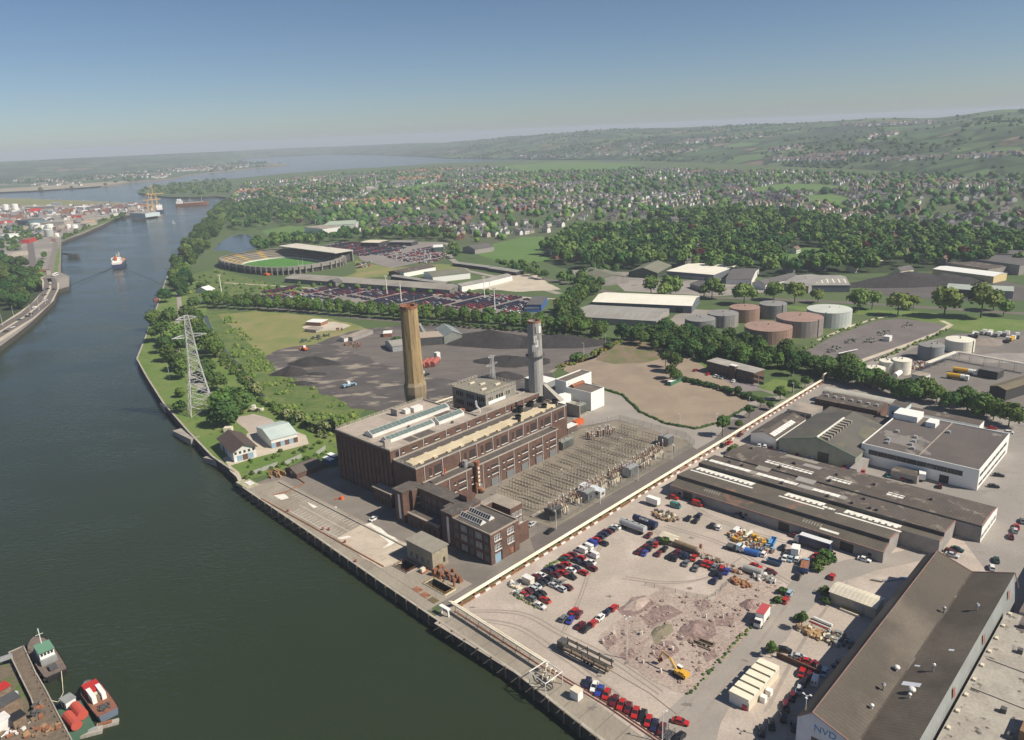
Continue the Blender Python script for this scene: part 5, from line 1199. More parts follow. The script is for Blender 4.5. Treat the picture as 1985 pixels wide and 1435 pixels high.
# empty car transporter: long double deck frame
t = thing('car_transporter','long dark empty car transporter trailer parked on the quay road','trailer',W(-18.1,-54.3,.08),RZ + math.pi / 2 + .03)
mb = MB()
for y in (-1.2,1.2):
    mb.box(-8.6,y - .12,.9,8.6,y + .12,1.15); mb.box(-8.6,y - .5,2.7,7.2,y + .5,2.85)
for x in (-8,-4,0,3.6,7): 
    for y in (-1.3,1.3): mb.box(x - .1,y - .1,.9,x + .1,y + .1,3.5)
mb.build('deck',mat('dark_transporter_steel',(.04,.038,.034),(.065,.058,.048),.8),t)
mb = MB(); mb.box(-8.6,-.9,.95,8.6,-.35,1.2); mb.box(-8.6,.35,.95,8.6,.9,1.2); 
for x in range(-8,9,2): mb.box(x - .1,-1.2,.85,x + .1,1.2,.95)
mb.build('track',timber,t); mb = MB(); mb.box(6.6,-1.2,.5,8.8,1.2,2.9); mb.build('headboard',dark_metal,t)
for x in (-3,-1.8,-.6):
    for y in (-1.05,1.05): m_ = MB(); m_.tube((x,y - .15,.45),(x,y + .15,.45),.45,8); m_.build('wheel',rubber,t)
t = thing('cage_trailer','grey cage trailer at the bottom end of the quay row','trailer',kQ(1390,1370),HU); mb = MB()
for x in (-1.6,0,1.6):
    for y in (-.9,.9): mb.box(x - .05,y - .05,.4,x + .05,y + .05,2)
for y in (-.9,.9):
    for z in (.6,1.3,2): mb.tube((-1.6,y,z),(1.6,y,z),.05,4)
mb.box(-1.7,-1,.4,1.7,1,.55); mb.build('cage',dark_metal,t)
# excavator
p = kQ(1570,440); t = thing('excavator','yellow tracked excavator with white cab roof reaching out over the rubble','excavator',(p.x,p.y,.1),HV + math.pi - .12); t.scale = (.78,.78,.78)
for y in (-1.25,1.25):
    mb = MB(); mb.box(-2,y - .35,.1,2,y + .35,.95); mb.tube((-2,y - .35,.52),(-2,y + .35,.52),.43,8); mb.tube((2,y - .35,.52),(2,y + .35,.52),.43,8); mb.build('track',black,t)
MB().box(-.7,-.9,.5,.7,.9,1.2).build('undercarriage',dark_metal,t)
mb = MB(); mb.prism([(-2.9,-1.4),(1.3,-1.4),(1.3,1.4),(-2.9,1.4),(-3.2,0)],1.2,2.3); mb.box(-2.6,-.2,2.3,-.6,1.2,2.7); mb.build('engine_deck',yellow,t)
MB().box(-3.3,-1.3,1.1,-2.9,1.3,2.4).build('counterweight',yellow,t)
mb = MB(); mb.prism([(-.2,-1.4),(1.6,-1.4),(1.6,-.4),(-.2,-.4)],1.25,3.0); c_ = mb.build('cab',mat('cab_dark',(.08,.09,.09),rough=.2),t); MB().box(-.3,-1.45,3.0,1.7,-.35,3.15).build('cab_roof',white2,c_)
mb = MB(); mb.tube((1.2,.3,1.9),(3.8,.3,4.9),.34,6,r2=.36); mb.tube((3.8,.3,4.9),(7.6,.3,5.7),.34,6,r2=.25); mb.build('boom',yellow,t)
mb = MB(); mb.tube((7.3,.3,6.1),(8.6,.3,2.6),.26,6,r2=.2); mb.build('dipper_arm',yellow,t)
mb = MB(); mb.tr(0,-.35,0); mb.face([(8.3,0,2.6),(9.0,0,2.4),(8.9,0,1.2),(8.0,0,1.0),(7.6,0,1.6)]); mb.face([(8.3,1.3,2.6),(9.0,1.3,2.4),(8.9,1.3,1.2),(8.0,1.3,1.0),(7.6,1.3,1.6)][::-1])
q = [(8.3,2.6),(9.0,2.4),(8.9,1.2),(8.0,1.0),(7.6,1.6)]
for a,b in zip(q,q[1:]): mb.face([(a[0],0,a[1]),(a[0],1.3,a[1]),(b[0],1.3,b[1]),(b[0],0,b[1])])
mb.build('bucket',rust,t)
mb = MB(); mb.tube((1.6,.75,1.9),(3.9,.55,4.2),.11,5); mb.tube((4.2,.3,5.5),(7.0,.3,6.2),.1,5); mb.build('hydraulic_ram',steel,t)
# trench, posts, spoil heaps on the demolition ground
r_ = random.Random(5); dm = [tuple(G(*p)[:2]) for p in ((1170,1240),(1280,1150),(1400,1165),(1500,1130),(1520,1150),(1430,1245),(1335,1335),(1230,1285))]
mb = MB()
for x,y in scatter(dm,420,r_): 
    s = r_.random() ** 3 * .7 + .12; mb.ball(x,y,s * .2 + .1,s,s * r_.uniform(.6,1),s * .6,lump=.35,r=r_)
o = mb.build('rubble',mat('rubble_stone',(.38,.3,.26),(.22,.16,.14),3.,.95)); o['kind'] = 'stuff'
pile = MB().box(-.2,-.2,0,.2,.2,1.1).mesh('concrete_stub',mat('pale_stub',(.62,.58,.5)))
for x,y in ((1340,520),(1520,390),(1940,400)):
    p = kB(x,y); o = link('concrete_stub',pile,None,p + Vector((0,0,.1)),.4); tag(o,'short pale concrete stub standing in the rubble','concrete post','concrete stubs in the rubble')
for x,y in ((1005,250),(1280,385),(1165,110),(1465,40)):
    p = kQ(x,y); o = link('concrete_stub',pile,None,p + Vector((0,0,.1)),.9); tag(o,'short pale concrete stub standing in the rubble','concrete post','concrete stubs in the rubble')
for k,(x,y) in enumerate(((860,935),(1215,970),(1170,945),(1050,890),(1155,1085),(910,890),(1270,915),(1390,800),(1480,800))):
    p = _d(x,y); o = link('concrete_stub',pile,None,p + Vector((0,0,.1)),k); tag(o,'short pale concrete stub standing in the rubble','concrete post','concrete stubs in the rubble')
def heap(name,label,cat,p,rx,ry,h,m,head=0,seed=0,z=.05):
    r = random.Random(seed); mb = MB(); N,Rr = 22,7
    c = mb.P(0,0,h); prev = None
    ph = [r.uniform(0,6.3) for _ in range(4)]
    for j in range(1,Rr + 1):
        ring = []
        for i in range(N):
            a = 2 * math.pi * i / N; t_ = j / Rr; k = 1 + .10 * math.sin(3 * a + ph[0]) + .08 * math.sin(5 * a + ph[1]) + r.uniform(-.05,.05)
            ring.append(mb.P(rx * t_ * k * math.cos(a),ry * t_ * k * math.sin(a),max(0,h * (1 - t_ ** 1.25) * (1 + .15 * math.sin(2 * a + ph[2])) + r.uniform(-.06,.06) * h * (1 - t_)) if j < Rr else -.05))
        for i in range(N):
            if prev is None: mb.f.append([c,ring[i],ring[(i + 1) % N]])
            else: mb.f.append([prev[i],ring[i],ring[(i + 1) % N],prev[(i + 1) % N]])
            mb.m.append(0)
        prev = ring
    o = mb.build(name,m,None,(p.x,p.y,z),head,smooth=True); return tag(o,label,cat)
heap('spoil_heap','low grey brown spoil heap at the top corner of the demolition ground','spoil heap',_d(1030,730),5.5,2.6,1.5,g_demo,HU - .2,1)
heap('spoil_heap','purple brick spoil heap right of the silt patch','spoil heap',_d(1320,870),6,4,.9,g_purple,HU,2)
heap('spoil_heap','purple spoil heap near the hedge corner','spoil heap',kD(420,1370),3.6,2.6,1.3,g_purple,HU,3)
heap('spoil_heap','olive silt heap in the middle of the demolition ground','spoil heap',_d(1165,870),4.4,2.8,.9,g_mud,HU,4)
t = thing('foundation_pit','timbered trench with two beams in the demolition ground','pit',_d(1372,935),HV + .1); mb = MB()
for y in (-1.6,0,1.6): mb.box(-3,y - .2,.1,3,y + .2,.45)
mb.box(-3.2,-1.8,.1,-2.8,1.8,.5); mb.box(2.8,-1.8,.1,3.2,1.8,.5); mb.build('beam',timber,t); MB().box(-2.8,-1.4,.02,2.8,1.4,.14).build('pit_floor',mat('wet_mud',(.03,.025,.02),rough=.4),t)
fence('wire_fence','low wire fence along the cars at the compound corner',[tuple(kA(275,1215)[:2]),tuple(kA(640,1410)[:2]),tuple(kA(800,1490)[:2])],1.4,2.5,concrete,wire,True)
fence('wire_fence','broken dark fence along the top of the demolition ground',[tuple(kC(*p)[:2]) for p in ((560,1075),(850,1140),(1200,1230),(1520,1285),(1640,1230),(1960,930))],1.3,3,timber,wire,True)
for k,(x0,y0,x1,y1,m_,lab) in enumerate(((1405,165,1690,285,white2,'fat white pipe lying at the top of the timber yard'),(1380,205,1665,325,white2,'thin white pipe lying beside the fat white one'),(1340,200,1640,340,red,'thin red and white pipe next to the timber stack'))):
    a,b = kE(x0,y0),kE(x1,y1); t = MB(); r0 = (.45,.22,.15)[k]; t.tube((0,0,r0 + .1),tuple(b - a + Vector((0,0,r0 + .1))),r0,8); tag(t.build('steel_pipe',m_,None,(a.x,a.y,.05)),lab,'pipe')
for k,(x0,y0,x1,y1,m_,lab) in enumerate(((232,385,415,455,yellow,'yellow steel beam lying by the cream roofed store'),(215,405,400,480,cream,'cream steel beam lying beside the yellow one'),(500,585,565,510,steel,'pale steel beam lying in the shed shadow'),(620,140,790,120,steel,'pale lattice beam beyond the cream roofed store'),(520,125,620,145,concrete,'short concrete beam beyond the cream roofed store'),(790,115,920,112,ltblue,'bluish beam against the shed eaves'),(750,310,810,240,ltblue,'bluish beam in the narrow shade strip'))):
    k4 = K(1585,1100,.2015); a,b = k4(x0,y0),k4(x1,y1); t = MB(); L = (b - a).length; t.box(0,-.35,0,L,.35,.6); tag(t.build('steel_beam',m_,None,(a.x,a.y,.05),math.atan2((b - a).y,(b - a).x)),lab,'beam')
# ------------------------------------------------------------------ warehouses and works to the right
roof_brown = mat('brown_asbestos_roof',(.098,.08,.066),(.075,.062,.053),.12,.85,stripe=('Y',1.1,.10),c3=(.20,.17,.14),s3=.18,lo3=.56,hi3=.64,fine=.15)
roof_olive = mat('olive_sheet_roof',(.11,.096,.074),(.088,.077,.062),.1,.8,stripe=('Y',1.1,.10),c3=(.19,.11,.08),s3=.12,lo3=.60,hi3=.68,fine=.12)
roof_hall = mat('hall_roof_sheet',(.088,.072,.054),(.07,.058,.046),.05,.8,stripe=('X',1.1,.09),c3=(.13,.11,.085),s3=.03,fine=.12)
roof_grey = mat('grey_sheet_roof',(.30,.29,.27),(.25,.24,.22),.1,.8,stripe=('X',1.2,.08),fine=.1)
wall_grey = mat('rendered_grey_wall',(.30,.28,.265),(.25,.235,.22),.2,.9,c3=(.36,.27,.24),s3=.3,lo3=.62,hi3=.7,fine=.1)
pinkedge = mat('pink_brick_coping',(.27,.16,.135),(.21,.13,.11),.5)
doorblack = black
WH = thing('warehouse','long low multi bay warehouse with brown roofs and rows of white rooflights','warehouse',W(82.6,-17.5),RZ)
wo = (82.6,-17.5)
def bay(mb,prof,v0,v1,ms,z0=0,wall=2,ends=True):
    for (u0,za),(u1,zb),m in zip(prof,prof[1:],ms): mb.face([(u0,v1,za),(u0,v0,za),(u1,v0,zb),(u1,v1,zb)][::-1],m)
    p = [(u,z) for u,z in prof]
    for v,rev in ((v0,False),(v1,True)):
        q = [(p[0][0],v,z0)] + [(u,v,z) for u,z in p][:] + [(p[-1][0],v,z0)]
        q = q if rev else q[::-1]
        mb.face(q,wall)
    mb.face([(p[0][0],v1,z0),(p[0][0],v0,z0),(p[0][0],v0,p[0][1]),(p[0][0],v1,p[0][1])],wall)
    mb.face([(p[-1][0],v0,z0),(p[-1][0],v1,z0),(p[-1][0],v1,p[-1][1]),(p[-1][0],v0,p[-1][1])],wall)
darkglaze = mat('dark_north_light',(.035,.04,.045),(.05,.05,.05),.5,.35)
for prof,v0,v1,ms in (([(82.6,4.1),(87.4,5.4),(87.6,6.7),(94,6.2),(97.9,5.8)],-98.2,-17.5,(0,1,3,3)),([(98,5.79),(102.8,5.3),(103,6.7),(109,6.2),(116,5.7)],-110.4,-18.2,(3,1,0,0)),([(116.1,5.69),(116.4,6.2),(122,6.6),(130,5.9),(136.8,5.0)],-118.3,-22,(1,0,0,0))):
    mb = MB(wo); bay(mb,prof,v0,v1,ms); mb.build('bay',[roof_brown if v1 < -18 else roof_olive,darkglaze,wall_grey,roof_olive],WH)
    mb = MB(wo)
    for (u0,za),(u1,zb) in zip(prof,prof[1:]):
        if u1 - u0 > .5: mb.face([(u0,v0 + .35,za + .06),(u1,v0 + .35,zb + .06),(u1,v0 - .06,zb + .06),(u0,v0 - .06,za + .06)][::-1]); mb.face([(u0,v0 - .06,za - .3),(u1,v0 - .06,zb - .3),(u1,v0 - .06,zb + .06),(u0,v0 - .06,za + .06)])
    mb.build('verge',pinkedge,WH)
mb = MB(wo); mb.face([(136.85,-118.4,0),(136.85,-22,0),(136.85,-22,5),(136.85,-118.4,5)]); mb.face([(116.0,-118.42,0),(136.9,-118.42,0),(136.9,-118.42,5.0),(130,-118.42,5.8),(116,-118.42,5.8)]); mb.build('end_wall',white2,WH)
def roofz(u,prof):
    for (a,za),(b,zb) in zip(prof,prof[1:]):
        if a <= u <= b: return za + (zb - za) * (u - a) / max(.01,b - a)
    return 5.5
PROF = [(82.6,4.1),(87.4,5.4),(87.6,6.7),(94,6.2),(97.9,5.8),(98,5.79),(102.8,5.3),(103,6.7),(109,6.2),(116,5.7),(116.4,6.2),(122,6.6),(130,5.9),(136.8,5)]
def lights(u0,u1,v0,v1,pitch,gap,m=glass_pale):
    v = v0
    while v > v1 + .3:
        e = max(v1,v - pitch + gap); mb = MB((0,0)); a,b = roofz(u0,PROF) + .07,roofz(u1,PROF) + .07
        mb.face([(u0 - wo[0],e - wo[1],a),(u1 - wo[0],e - wo[1],b),(u1 - wo[0],v - wo[1],b),(u0 - wo[0],v - wo[1],a)][::1]); o = mb.build('rooflight',m,WH); v -= pitch
for v0,v1 in ((-19.5,-44),(-57,-71.5),(-79,-97.6)):
    lights(95.6,96.7,v0 + 1,v1 - 1.5,4.0,.05); lights(98.2,99.5,v0,v1,2.1,.8); lights(99.5,101.9,v0,v1,3.0,.05)
lights(97.5,99.2,-71.6,-76,2,.3); lights(95.4,96.2,-77,-78.6,1.5,.1)
for v0,v1 in ((-20,-38),(-41,-57.4),(-63.6,-73.4)): lights(107.6,110.2,v0,v1,2.2,.12)
for v0,v1 in ((-38.5,-58),(-63.8,-72.8),(-86,-92)): lights(120.2,122.9,v0,v1,2.0,.25)
lights(83.9,84.9,-76.5,-83,3,.05); lights(84.8,86.4,-31,-38,1.0,.5,mat('dull_rooflight',(.26,.24,.2))); lights(84.8,86.4,-70,-76.5,1.0,.5,MAT['dull_rooflight'])
for k in range(16): 
    u,v = rnd.choice((105.5,112.5,119,126,131)),rnd.uniform(-100,-26); z = roofz(u,PROF); MB(wo).box(u - .5,v - .5,z - .1,u + .5,v + .5,z + .9).build('roof_vent',dark_metal,WH)
for k in range(9):
    u,v = rnd.choice((107,113,120,127,133)),rnd.uniform(-104,-30); L = rnd.uniform(4,9); a,b = roofz(u,PROF) + .04,roofz(u + 3.5,PROF) + .04; mb = MB(wo); mb.face([(u,v - L,a),(u + 3.5,v - L,b),(u + 3.5,v,b),(u,v,a)]); mb.build('roof_patch',roof_grey if k % 2 else MAT['dull_rooflight'],WH)
for v,wd,m in ((-25.5,4,doorblack),(-42.5,3.4,grey),(-55,4,grey),(-64.5,4,doorblack),(-79,4,doorblack),(-86.5,4.4,doorblack)):
    MB(wo).box(82.52,v - wd / 2,0,82.6,v + wd / 2,3.3).build('door',m,WH)
for v in (-22,-31,-48,-50,-71,-72.5,-94): MB(wo).box(82.53,v - .6,1.3,82.6,v + .6,2.3).build('window',glass,WH)
mb = MB(wo); mb.box(82.3,-98.2,4.0,82.62,-17.5,4.25); mb.build('gutter',pinkedge,WH)
for v0,v1,u in ((-118.6,-118.4,0),):
    for k in range(5): window(WH,118 + k * 4 - wo[0],-118.43 - wo[1],1.4,'-v',2.6,1.4,3,sill=False,fm=white)
t = thing('white_shelter','white lumpy sheeted shelter at the pipeline end of the warehouse','shelter',W(108,-18.5),RZ); MB().ball(0,0,4.2,3.2,2.2,2.2,lump=.15).build('sheet',white2,t)
# big double pitched hall with lettered gable
HA = thing('hall','huge brown roofed hall with valley gutter, grey side wall and lettered gable','warehouse',W(-11.3,-111),RZ); ho = (-11.3,-111)
U0,U1 = -11.3,79.5
PV = [(-111,9.2),(-114.3,12),(-124.2,8.6),(-134.8,12.4),(-136.2,8.0)]
mb = MB(ho)
mb.face([(U0,-114.3,12),(U0,-124.2,8.6),(U1,-124.2,8.6),(U1,-114.3,12)],0); mb.face([(U0,-124.2,8.6),(U0,-134.8,12.4),(U1,-134.8,12.4),(U1,-124.2,8.6)],0); mb.face([(U0,-111,9.2),(U0,-114.3,12),(U1,-114.3,12),(U1,-111,9.2)],0)
mb.build('roof',[roof_hall],HA)
mb = MB(ho)
mb.face([(U0,-134.8,12.4),(U0,-136.2,0),(U1,-136.2,0),(U1,-134.8,12.4)],0)
mb.build('side_wall',[mat('grey_sheet_wall',(.27,.285,.28),(.22,.235,.23),.1,.7,stripe=('X',1.2,.12),fine=.08)],HA)
mb = MB(ho)
mb.face([(U0 + .02,-111,0),(U0 + .02,-111,9.2),(U0 + .02,-114.3,12),(U0 + .02,-124.2,8.6),(U0 + .02,-134.8,12.4),(U0 + .02,-136.2,0)],0)
mb.face([(U1 - .02,-111,0),(U1 - .02,-111,9.2),(U1 - .02,-114.3,12),(U1 - .02,-124.2,8.6),(U1 - .02,-134.8,12.4),(U1 - .02,-136.2,0)][::-1],0)
mb.face([(U0,-111,0),(U0,-111,9.2),(U1,-111,9.2),(U1,-111,0)],0)
mb.build('gable_wall',[mat('pale_blue_gable',(.60,.64,.70),(.52,.56,.62),.3)],HA)
mb = MB(ho)
for a,b in zip(PV[1:4],PV[2:4]):
    for u in (U0,U1): mb.tube((u,a[0],a[1] + .05),(u,b[0],b[1] + .05),.16,4)
mb.tube((U0,-114.3,12.05),(U1,-114.3,12.05),.14,4); mb.tube((U1,-134.8,12.45),(U1,-136.2,8),.14,4); mb.tube((U0,-111,9.2),(U0,-114.3,12.05),.16,4)
mb.build('verge',pinkedge,HA)
MB(ho).box(U0 + .5,-124.4,8.6,U1,-124.0,8.70).build('valley_gutter',roof_brown,HA)
for k in range(5): MB(ho).box(U0 - .06,-114.5 - k * 4.2 - 3.4,.5,U0 + .01,-114.5 - k * 4.2,5.6).build('window',glass,HA)
letters('NVD',2.4,MAT['sky_blue'],HA,(U0 - .04 - ho[0],-117.4 - ho[1],8.3),(rad(90),0,rad(-90)))
hallz = lambda v: np.interp(-v,[111,114.3,124.2,134.8],[9.2,12,8.6,12.4])
k4 = K(1585,1100,.2015)
def onroof(x,y,z=10.5): p = k4(x,y,z); u,v = UV(p); return u - ho[0],v - ho[1],hallz(v)
for x,y,r in ((765,950,.75),(525,1312,.5),(905,1190,.9),(885,1240,.45)):
    a,b,z = onroof(x,y); mb = MB(); mb.cyl(a,b,z - .3,z + .9,.18,n=6); mb.ball(a,b,z + 1.0,r,r,r * .75,lump=.0); mb.build('roof_cowl',white,HA)
for x,y in ((1220,385),(1530,430),(635,1140),(1110,1000)):
    a,b,z = onroof(x,y); mb = MB(); mb.cyl(a,b,z - .3,z + 1.6,.2,n=6); mb.ball(a,b,z + 1.7,.5,lump=.2); mb.build('roof_cowl',steel,HA)
for (x,y,L,wd) in ((905,1095,4.0,1.7),(1285,812,1.2,.8),(965,905,1.2,.7)):
    a,b,z = onroof(x,y); mb = MB(); z0,z1 = hallz(b - L / 2 + ho[1]) + .06,hallz(b + L / 2 + ho[1]) + .06; mb.face([(a - wd / 2,b - L / 2,z0),(a + wd / 2,b - L / 2,z0),(a + wd / 2,b + L / 2,z1),(a - wd / 2,b + L / 2,z1)]); mb.build('rooflight',MAT['pale_blue_gable'],HA)
for u in (70,44,18): mb = MB(ho); mb.face([(u,-135.62,8.6),(u + 1.4,-135.62,8.6),(u + 1.4,-135.32,11.2),(u,-135.32,11.2)][::1]); mb.build('side_door',MAT['red_oxide_pipe'],HA)
# flat mottled roof next to the hall, bottom right
flatm = mat('mottled_concrete_roof',(.36,.335,.29),(.29,.265,.23),.18,.95,c3=(.06,.055,.05),s3=.35,lo3=.60,hi3=.68,fine=.15)
FB = thing('flat_roof_building','low building with mottled pale concrete roof along the big hall','building',W(-14,-160),RZ); fo = (-14,-160)
mb = MB(fo); mb.box(-30,-175,0,66,-136.25,7.6,0,1); mb.build('body',[wall_grey,flatm],FB)
mb = MB(fo); 
for u,v,L,wd in ((58,-140,8,5),(52,-150,12,9),(36,-146,7,7),(20,-152,14,6)): mb.face([(u,v - wd,7.63),(u + L,v - wd,7.63),(u + L,v,7.63),(u,v,7.63)])
mb.build('roof_patch',mat('dark_roof_patch',(.14,.12,.11),(.11,.095,.09),.3),FB)
mb = MB(fo)
for k in range(11): mb.box(-6 + k * 7,-137.6,7.6,-5 + k * 7,-136.9,8.1)
mb.build('roof_block',cream,FB)
for u in (2,26,40): mb = MB(fo); mb.box(u,-175,7.6,u + .5,-137.5,7.85); mb.build('roof_joint',concrete,FB)
for u,v in ((22,-145),(14,-148),(60,-141),(48,-143)): MB(fo).box(u - .6,v - .6,7.6,u + .6,v + .6,8.8).build('roof_vent',dark_metal,FB)
MB(fo).box(14,-157,7.6,22,-149.5,10.6).build('plant_room',mat('rusty_sheet',(.24,.14,.08),(.18,.11,.07),.5),FB)
DB = thing('dark_roof_building','dark purple roofed building across the street at the right edge','building',W(92,-150),RZ); MB((92,-150)).box(70,-190,0,128,-138.5,6.2,0,1).build('body',[wall_grey,MAT['dark_roof_patch']],DB)
# cream stores in the compound
CS = thing('cream_store','long cream store with six white roof panels and brown gaps near the hall','store',W(-7.5,-97.3),RZ)
MB().box(.2,.1,0,17.2,5.3,2.9).build('wall',white,CS)
for k in range(6): MB().box(k * 2.93,0,2.9,k * 2.93 + 2.2,5.4,3.5).build('roof_panel',mat('cream_roof',(.74,.70,.56),(.68,.64,.5),.5) if k == 0 else MAT['cream_roof'],CS)
MB().box(.3,.15,2.9,17,5.25,3.1).build('roof_gap',mat('olive_gap',(.2,.17,.09)),CS)
MB().box(.15,-.06,0,16.9,.0,2.4).build('canopy_side',cream,CS)
for x in (5.2,8.3): MB().box(x,-1.8,0,x + 1.4,-.4,1.7).build('tank_box',white2,CS)
MB().box(-.1,.4,0,.15,1.6,1.4).build('red_crate',red,CS)
CR = thing('store','cream sheet roofed store shed standing against the hall shadow','store',W(50.3,-107.2),RZ)
mb = MB(); mb.gable(0,0,6.6,13.4,0,3.9,4.7,'y',0,1,.25); mb.build('body',[mat('beige_wall',(.36,.32,.27)),mat('cream_grey_sheet',(.62,.57,.45),(.52,.48,.39),.12,.7,stripe=('Y',1.2,.08),fine=.1)],CR); MB().box(-.05,3,0,0,6,3).build('door',grey,CR)
t = thing('wall','low dark boundary wall running from the hedge to the hall','wall',W(16.7,-105),RZ); MB().box(-.2,0,0,.2,11.8,1.6).build('wall',brick,t)
t = thing('screen_fence','tall timber screen fence beside the hall gable','fence',W(-5,-109.6),RZ)
for k in range(9): MB().box(k * 1.9,-.08,0,k * 1.9 + 1.75,.08,4.6).build('panel',timber,t)
MB().box(0,-.14,4.6,17,.14,4.8).build('rail',cream,t)
# green gabled works, white front shed, white factory, brick ranges
GW = thing('gabled_works','large dark roofed works with pale green front gable and ridge skylights','works',W(148,-64.6),RZ)
mb = MB(); mb.gable(0,0,40,32.8,0,6.0,10.6,'x',0,1,.2); mb.build('body',[mat('green_grey_wall',(.25,.27,.22),(.22,.235,.195),.3),mat('charcoal_roof',(.105,.098,.082),(.085,.08,.07),.1,.8,stripe=('X',1.3,.1),c3=(.14,.135,.085),s3=.08,fine=.12)],GW)
MB().box(-.06,10.8,0,0,15.6,4.6).build('door',black,GW); mb = MB(); mb.tube((-.2,-.1,6.05),(-.2,16.4,10.7),.16,4); mb.tube((-.2,16.4,10.7),(-.2,32.9,6.05),.16,4); mb.build('verge',green,GW)
for k in range(9): mb = MB(); x = 2 + k * 3.1; mb.box(x,12.3,9.55,x + 1.3,16.2,10.75); mb.build('rooflight',MAT['dull_rooflight'],GW)
MB().box(0,16.1,10.5,29,16.7,11.1).build('ridge_light',glass_pale,GW)
MB().box(-6,-3,0,8,-.1,3.4).build('annexe',wall_grey,GW)
WS = thing('white_shed','white fronted shed with arched dark roof and strip of rooflights','shed',W(150,-29.4),RZ)
mb = MB(); mb.gable(0,0,31,12,0,4.8,6.6,'x',0,1,.15); mb.build('body',[white2,roof_brown],WS)
for k in range(10): mb = MB(); x = 1 + k * 2.2; mb.face([(x,1.2,5.28),(x + 1.9,1.2,5.28),(x + 1.9,3.6,6.0),(x,3.6,6.0)]); mb.build('rooflight',glass_pale,WS)
t = thing('flat_building','grey flat roofed block behind the white fronted shed','building',W(188,-29),RZ); MB().box(0,0,0,13.4,12,5,0,1).build('body',[wall_grey,roof_gravel],t)
for k in range(4): window(t,-.02,1.5 + k * 2.8,2.4,'-u',1.8,1.4,2,sill=False)
WF = thing('factory','white flat roofed factory with long black window band and dark roof','factory',W(157.8,-107.2),RZ)
MB().box(0,0,0,47,44,8.3,0,1).build('body',[white2,mat('factory_roof',(.115,.098,.09),(.095,.082,.076),.06,.95,c3=(.2,.185,.17),s3=.03,lo3=.6,hi3=.62,fine=.14)],WF)
mb = MB(); parapet(mb,[(-.01,-.01),(47.01,-.01),(47.01,44.01),(-.01,44.01)],8.3,.35,.45); mb.build('parapet',white2,WF)
for k in range(9): window(WF,-.03,9 + k * 3.75,4.6,'-u',3.5,2.1,3,sill=False,fm=dark_metal,name='window')
MB().box(-.07,5.5,4.6,-.02,7.2,6.7).build('window',glass,WF); MB().box(-.07,10,0,0,13.4,3.2).build('door',black,WF)
for k in range(7): window(WF,4 + k * 6,-.03,5.2,'-v',4.6,1.2,3,sill=False,fm=dark_metal); window(WF,4 + k * 6,-.03,1.6,'-v',4.6,1.0,3,sill=False,fm=dark_metal)
for x,y in ((7,36),(11,37),(11,28),(22,37),(20,29),(7,26),(15,28),(34,20)): MB().box(x - .7,y - .7,8.3,x + .7,y + .7,9.3).build('roof_vent',steel,WF)
mb = MB(); mb.box(.4,21.8,8.3,46.6,22.3,8.55); mb.build('roof_joint',roof_gravel,WF)
MB().box(38,34,8.3,47,44,11).build('stair_block',white2,WF); MB().box(36,26,8.3,42,30,10.5).build('plant_room',white2,WF)
t = thing('lean_to','dark lean-to store against the black windowed wall of the white factory','shed',W(150,-84),RZ); MB().box(0,-4,0,6,6,3.2,0,1).build('body',[wall_grey,roof_brown],t)
t = thing('white_range','white range with dark flat roof behind the factory','building',W(200.5,-95.5),RZ); MB().box(5.6,0,0,13,37,9.2,0,1).build('body',[white2,roof_brown],t); MB().box(4,30,0,12,37,11.2,0,1).build('corner_block',[mat('pale_blue_wall',(.5,.58,.6)),roof_dark],t)
for k in range(3): window(t,3.98,31 + k * 2,7,'-u',1.2,1.6,1,sill=False)
t = thing('brick_range','long brown range with row of roof ventilators behind the gabled works','building',W(206,-53),RZ); MB().box(0,0,0,14,30,6.6,0,1).build('body',[brick,roof_brown],t)
for k in range(7): MB().box(6,2 + k * 4,6.6,7.4,3.4 + k * 4,7.5).build('roof_vent',steel,t)
for k in range(10): window(t,-.02,1.5 + k * 3,3.6,'-u',2,1.5,2,sill=False)
t = thing('arched_shed','pale arched roof shed at the back of the works beside the trees','shed',W(221,-54.5),RZ); mb = MB(); N = 8
for i in range(N):
    a,b = math.pi * i / N,math.pi * (i + 1) / N; mb.face([(4 - 4 * math.cos(a),0,5 + 1.9 * math.sin(a)),(4 - 4 * math.cos(a),34,5 + 1.9 * math.sin(a)),(4 - 4 * math.cos(b),34,5 + 1.9 * math.sin(b)),(4 - 4 * math.cos(b),0,5 + 1.9 * math.sin(b))][::-1])
mb.build('roof',mat('pale_arch_roof',(.40,.385,.33),(.33,.32,.28),.2,.8,stripe=('Y',1.5,.08)),t); MB().box(.05,.05,0,7.95,33.95,5.0).build('wall',white,t)
for (u0,v0,u1,v1,h,lab) in ((188,-62,205,-54,5,'dark flat roof between the works and the white range'),(188,-54,205,-31,4.5,'dark low link roofs behind the gabled works')):
    t = thing('link_building',lab,'building',W(u0,v0),RZ); MB().box(0,0,0,u1 - u0,v1 - v0,h,0,1).build('body',[wall_grey,roof_dark],t)
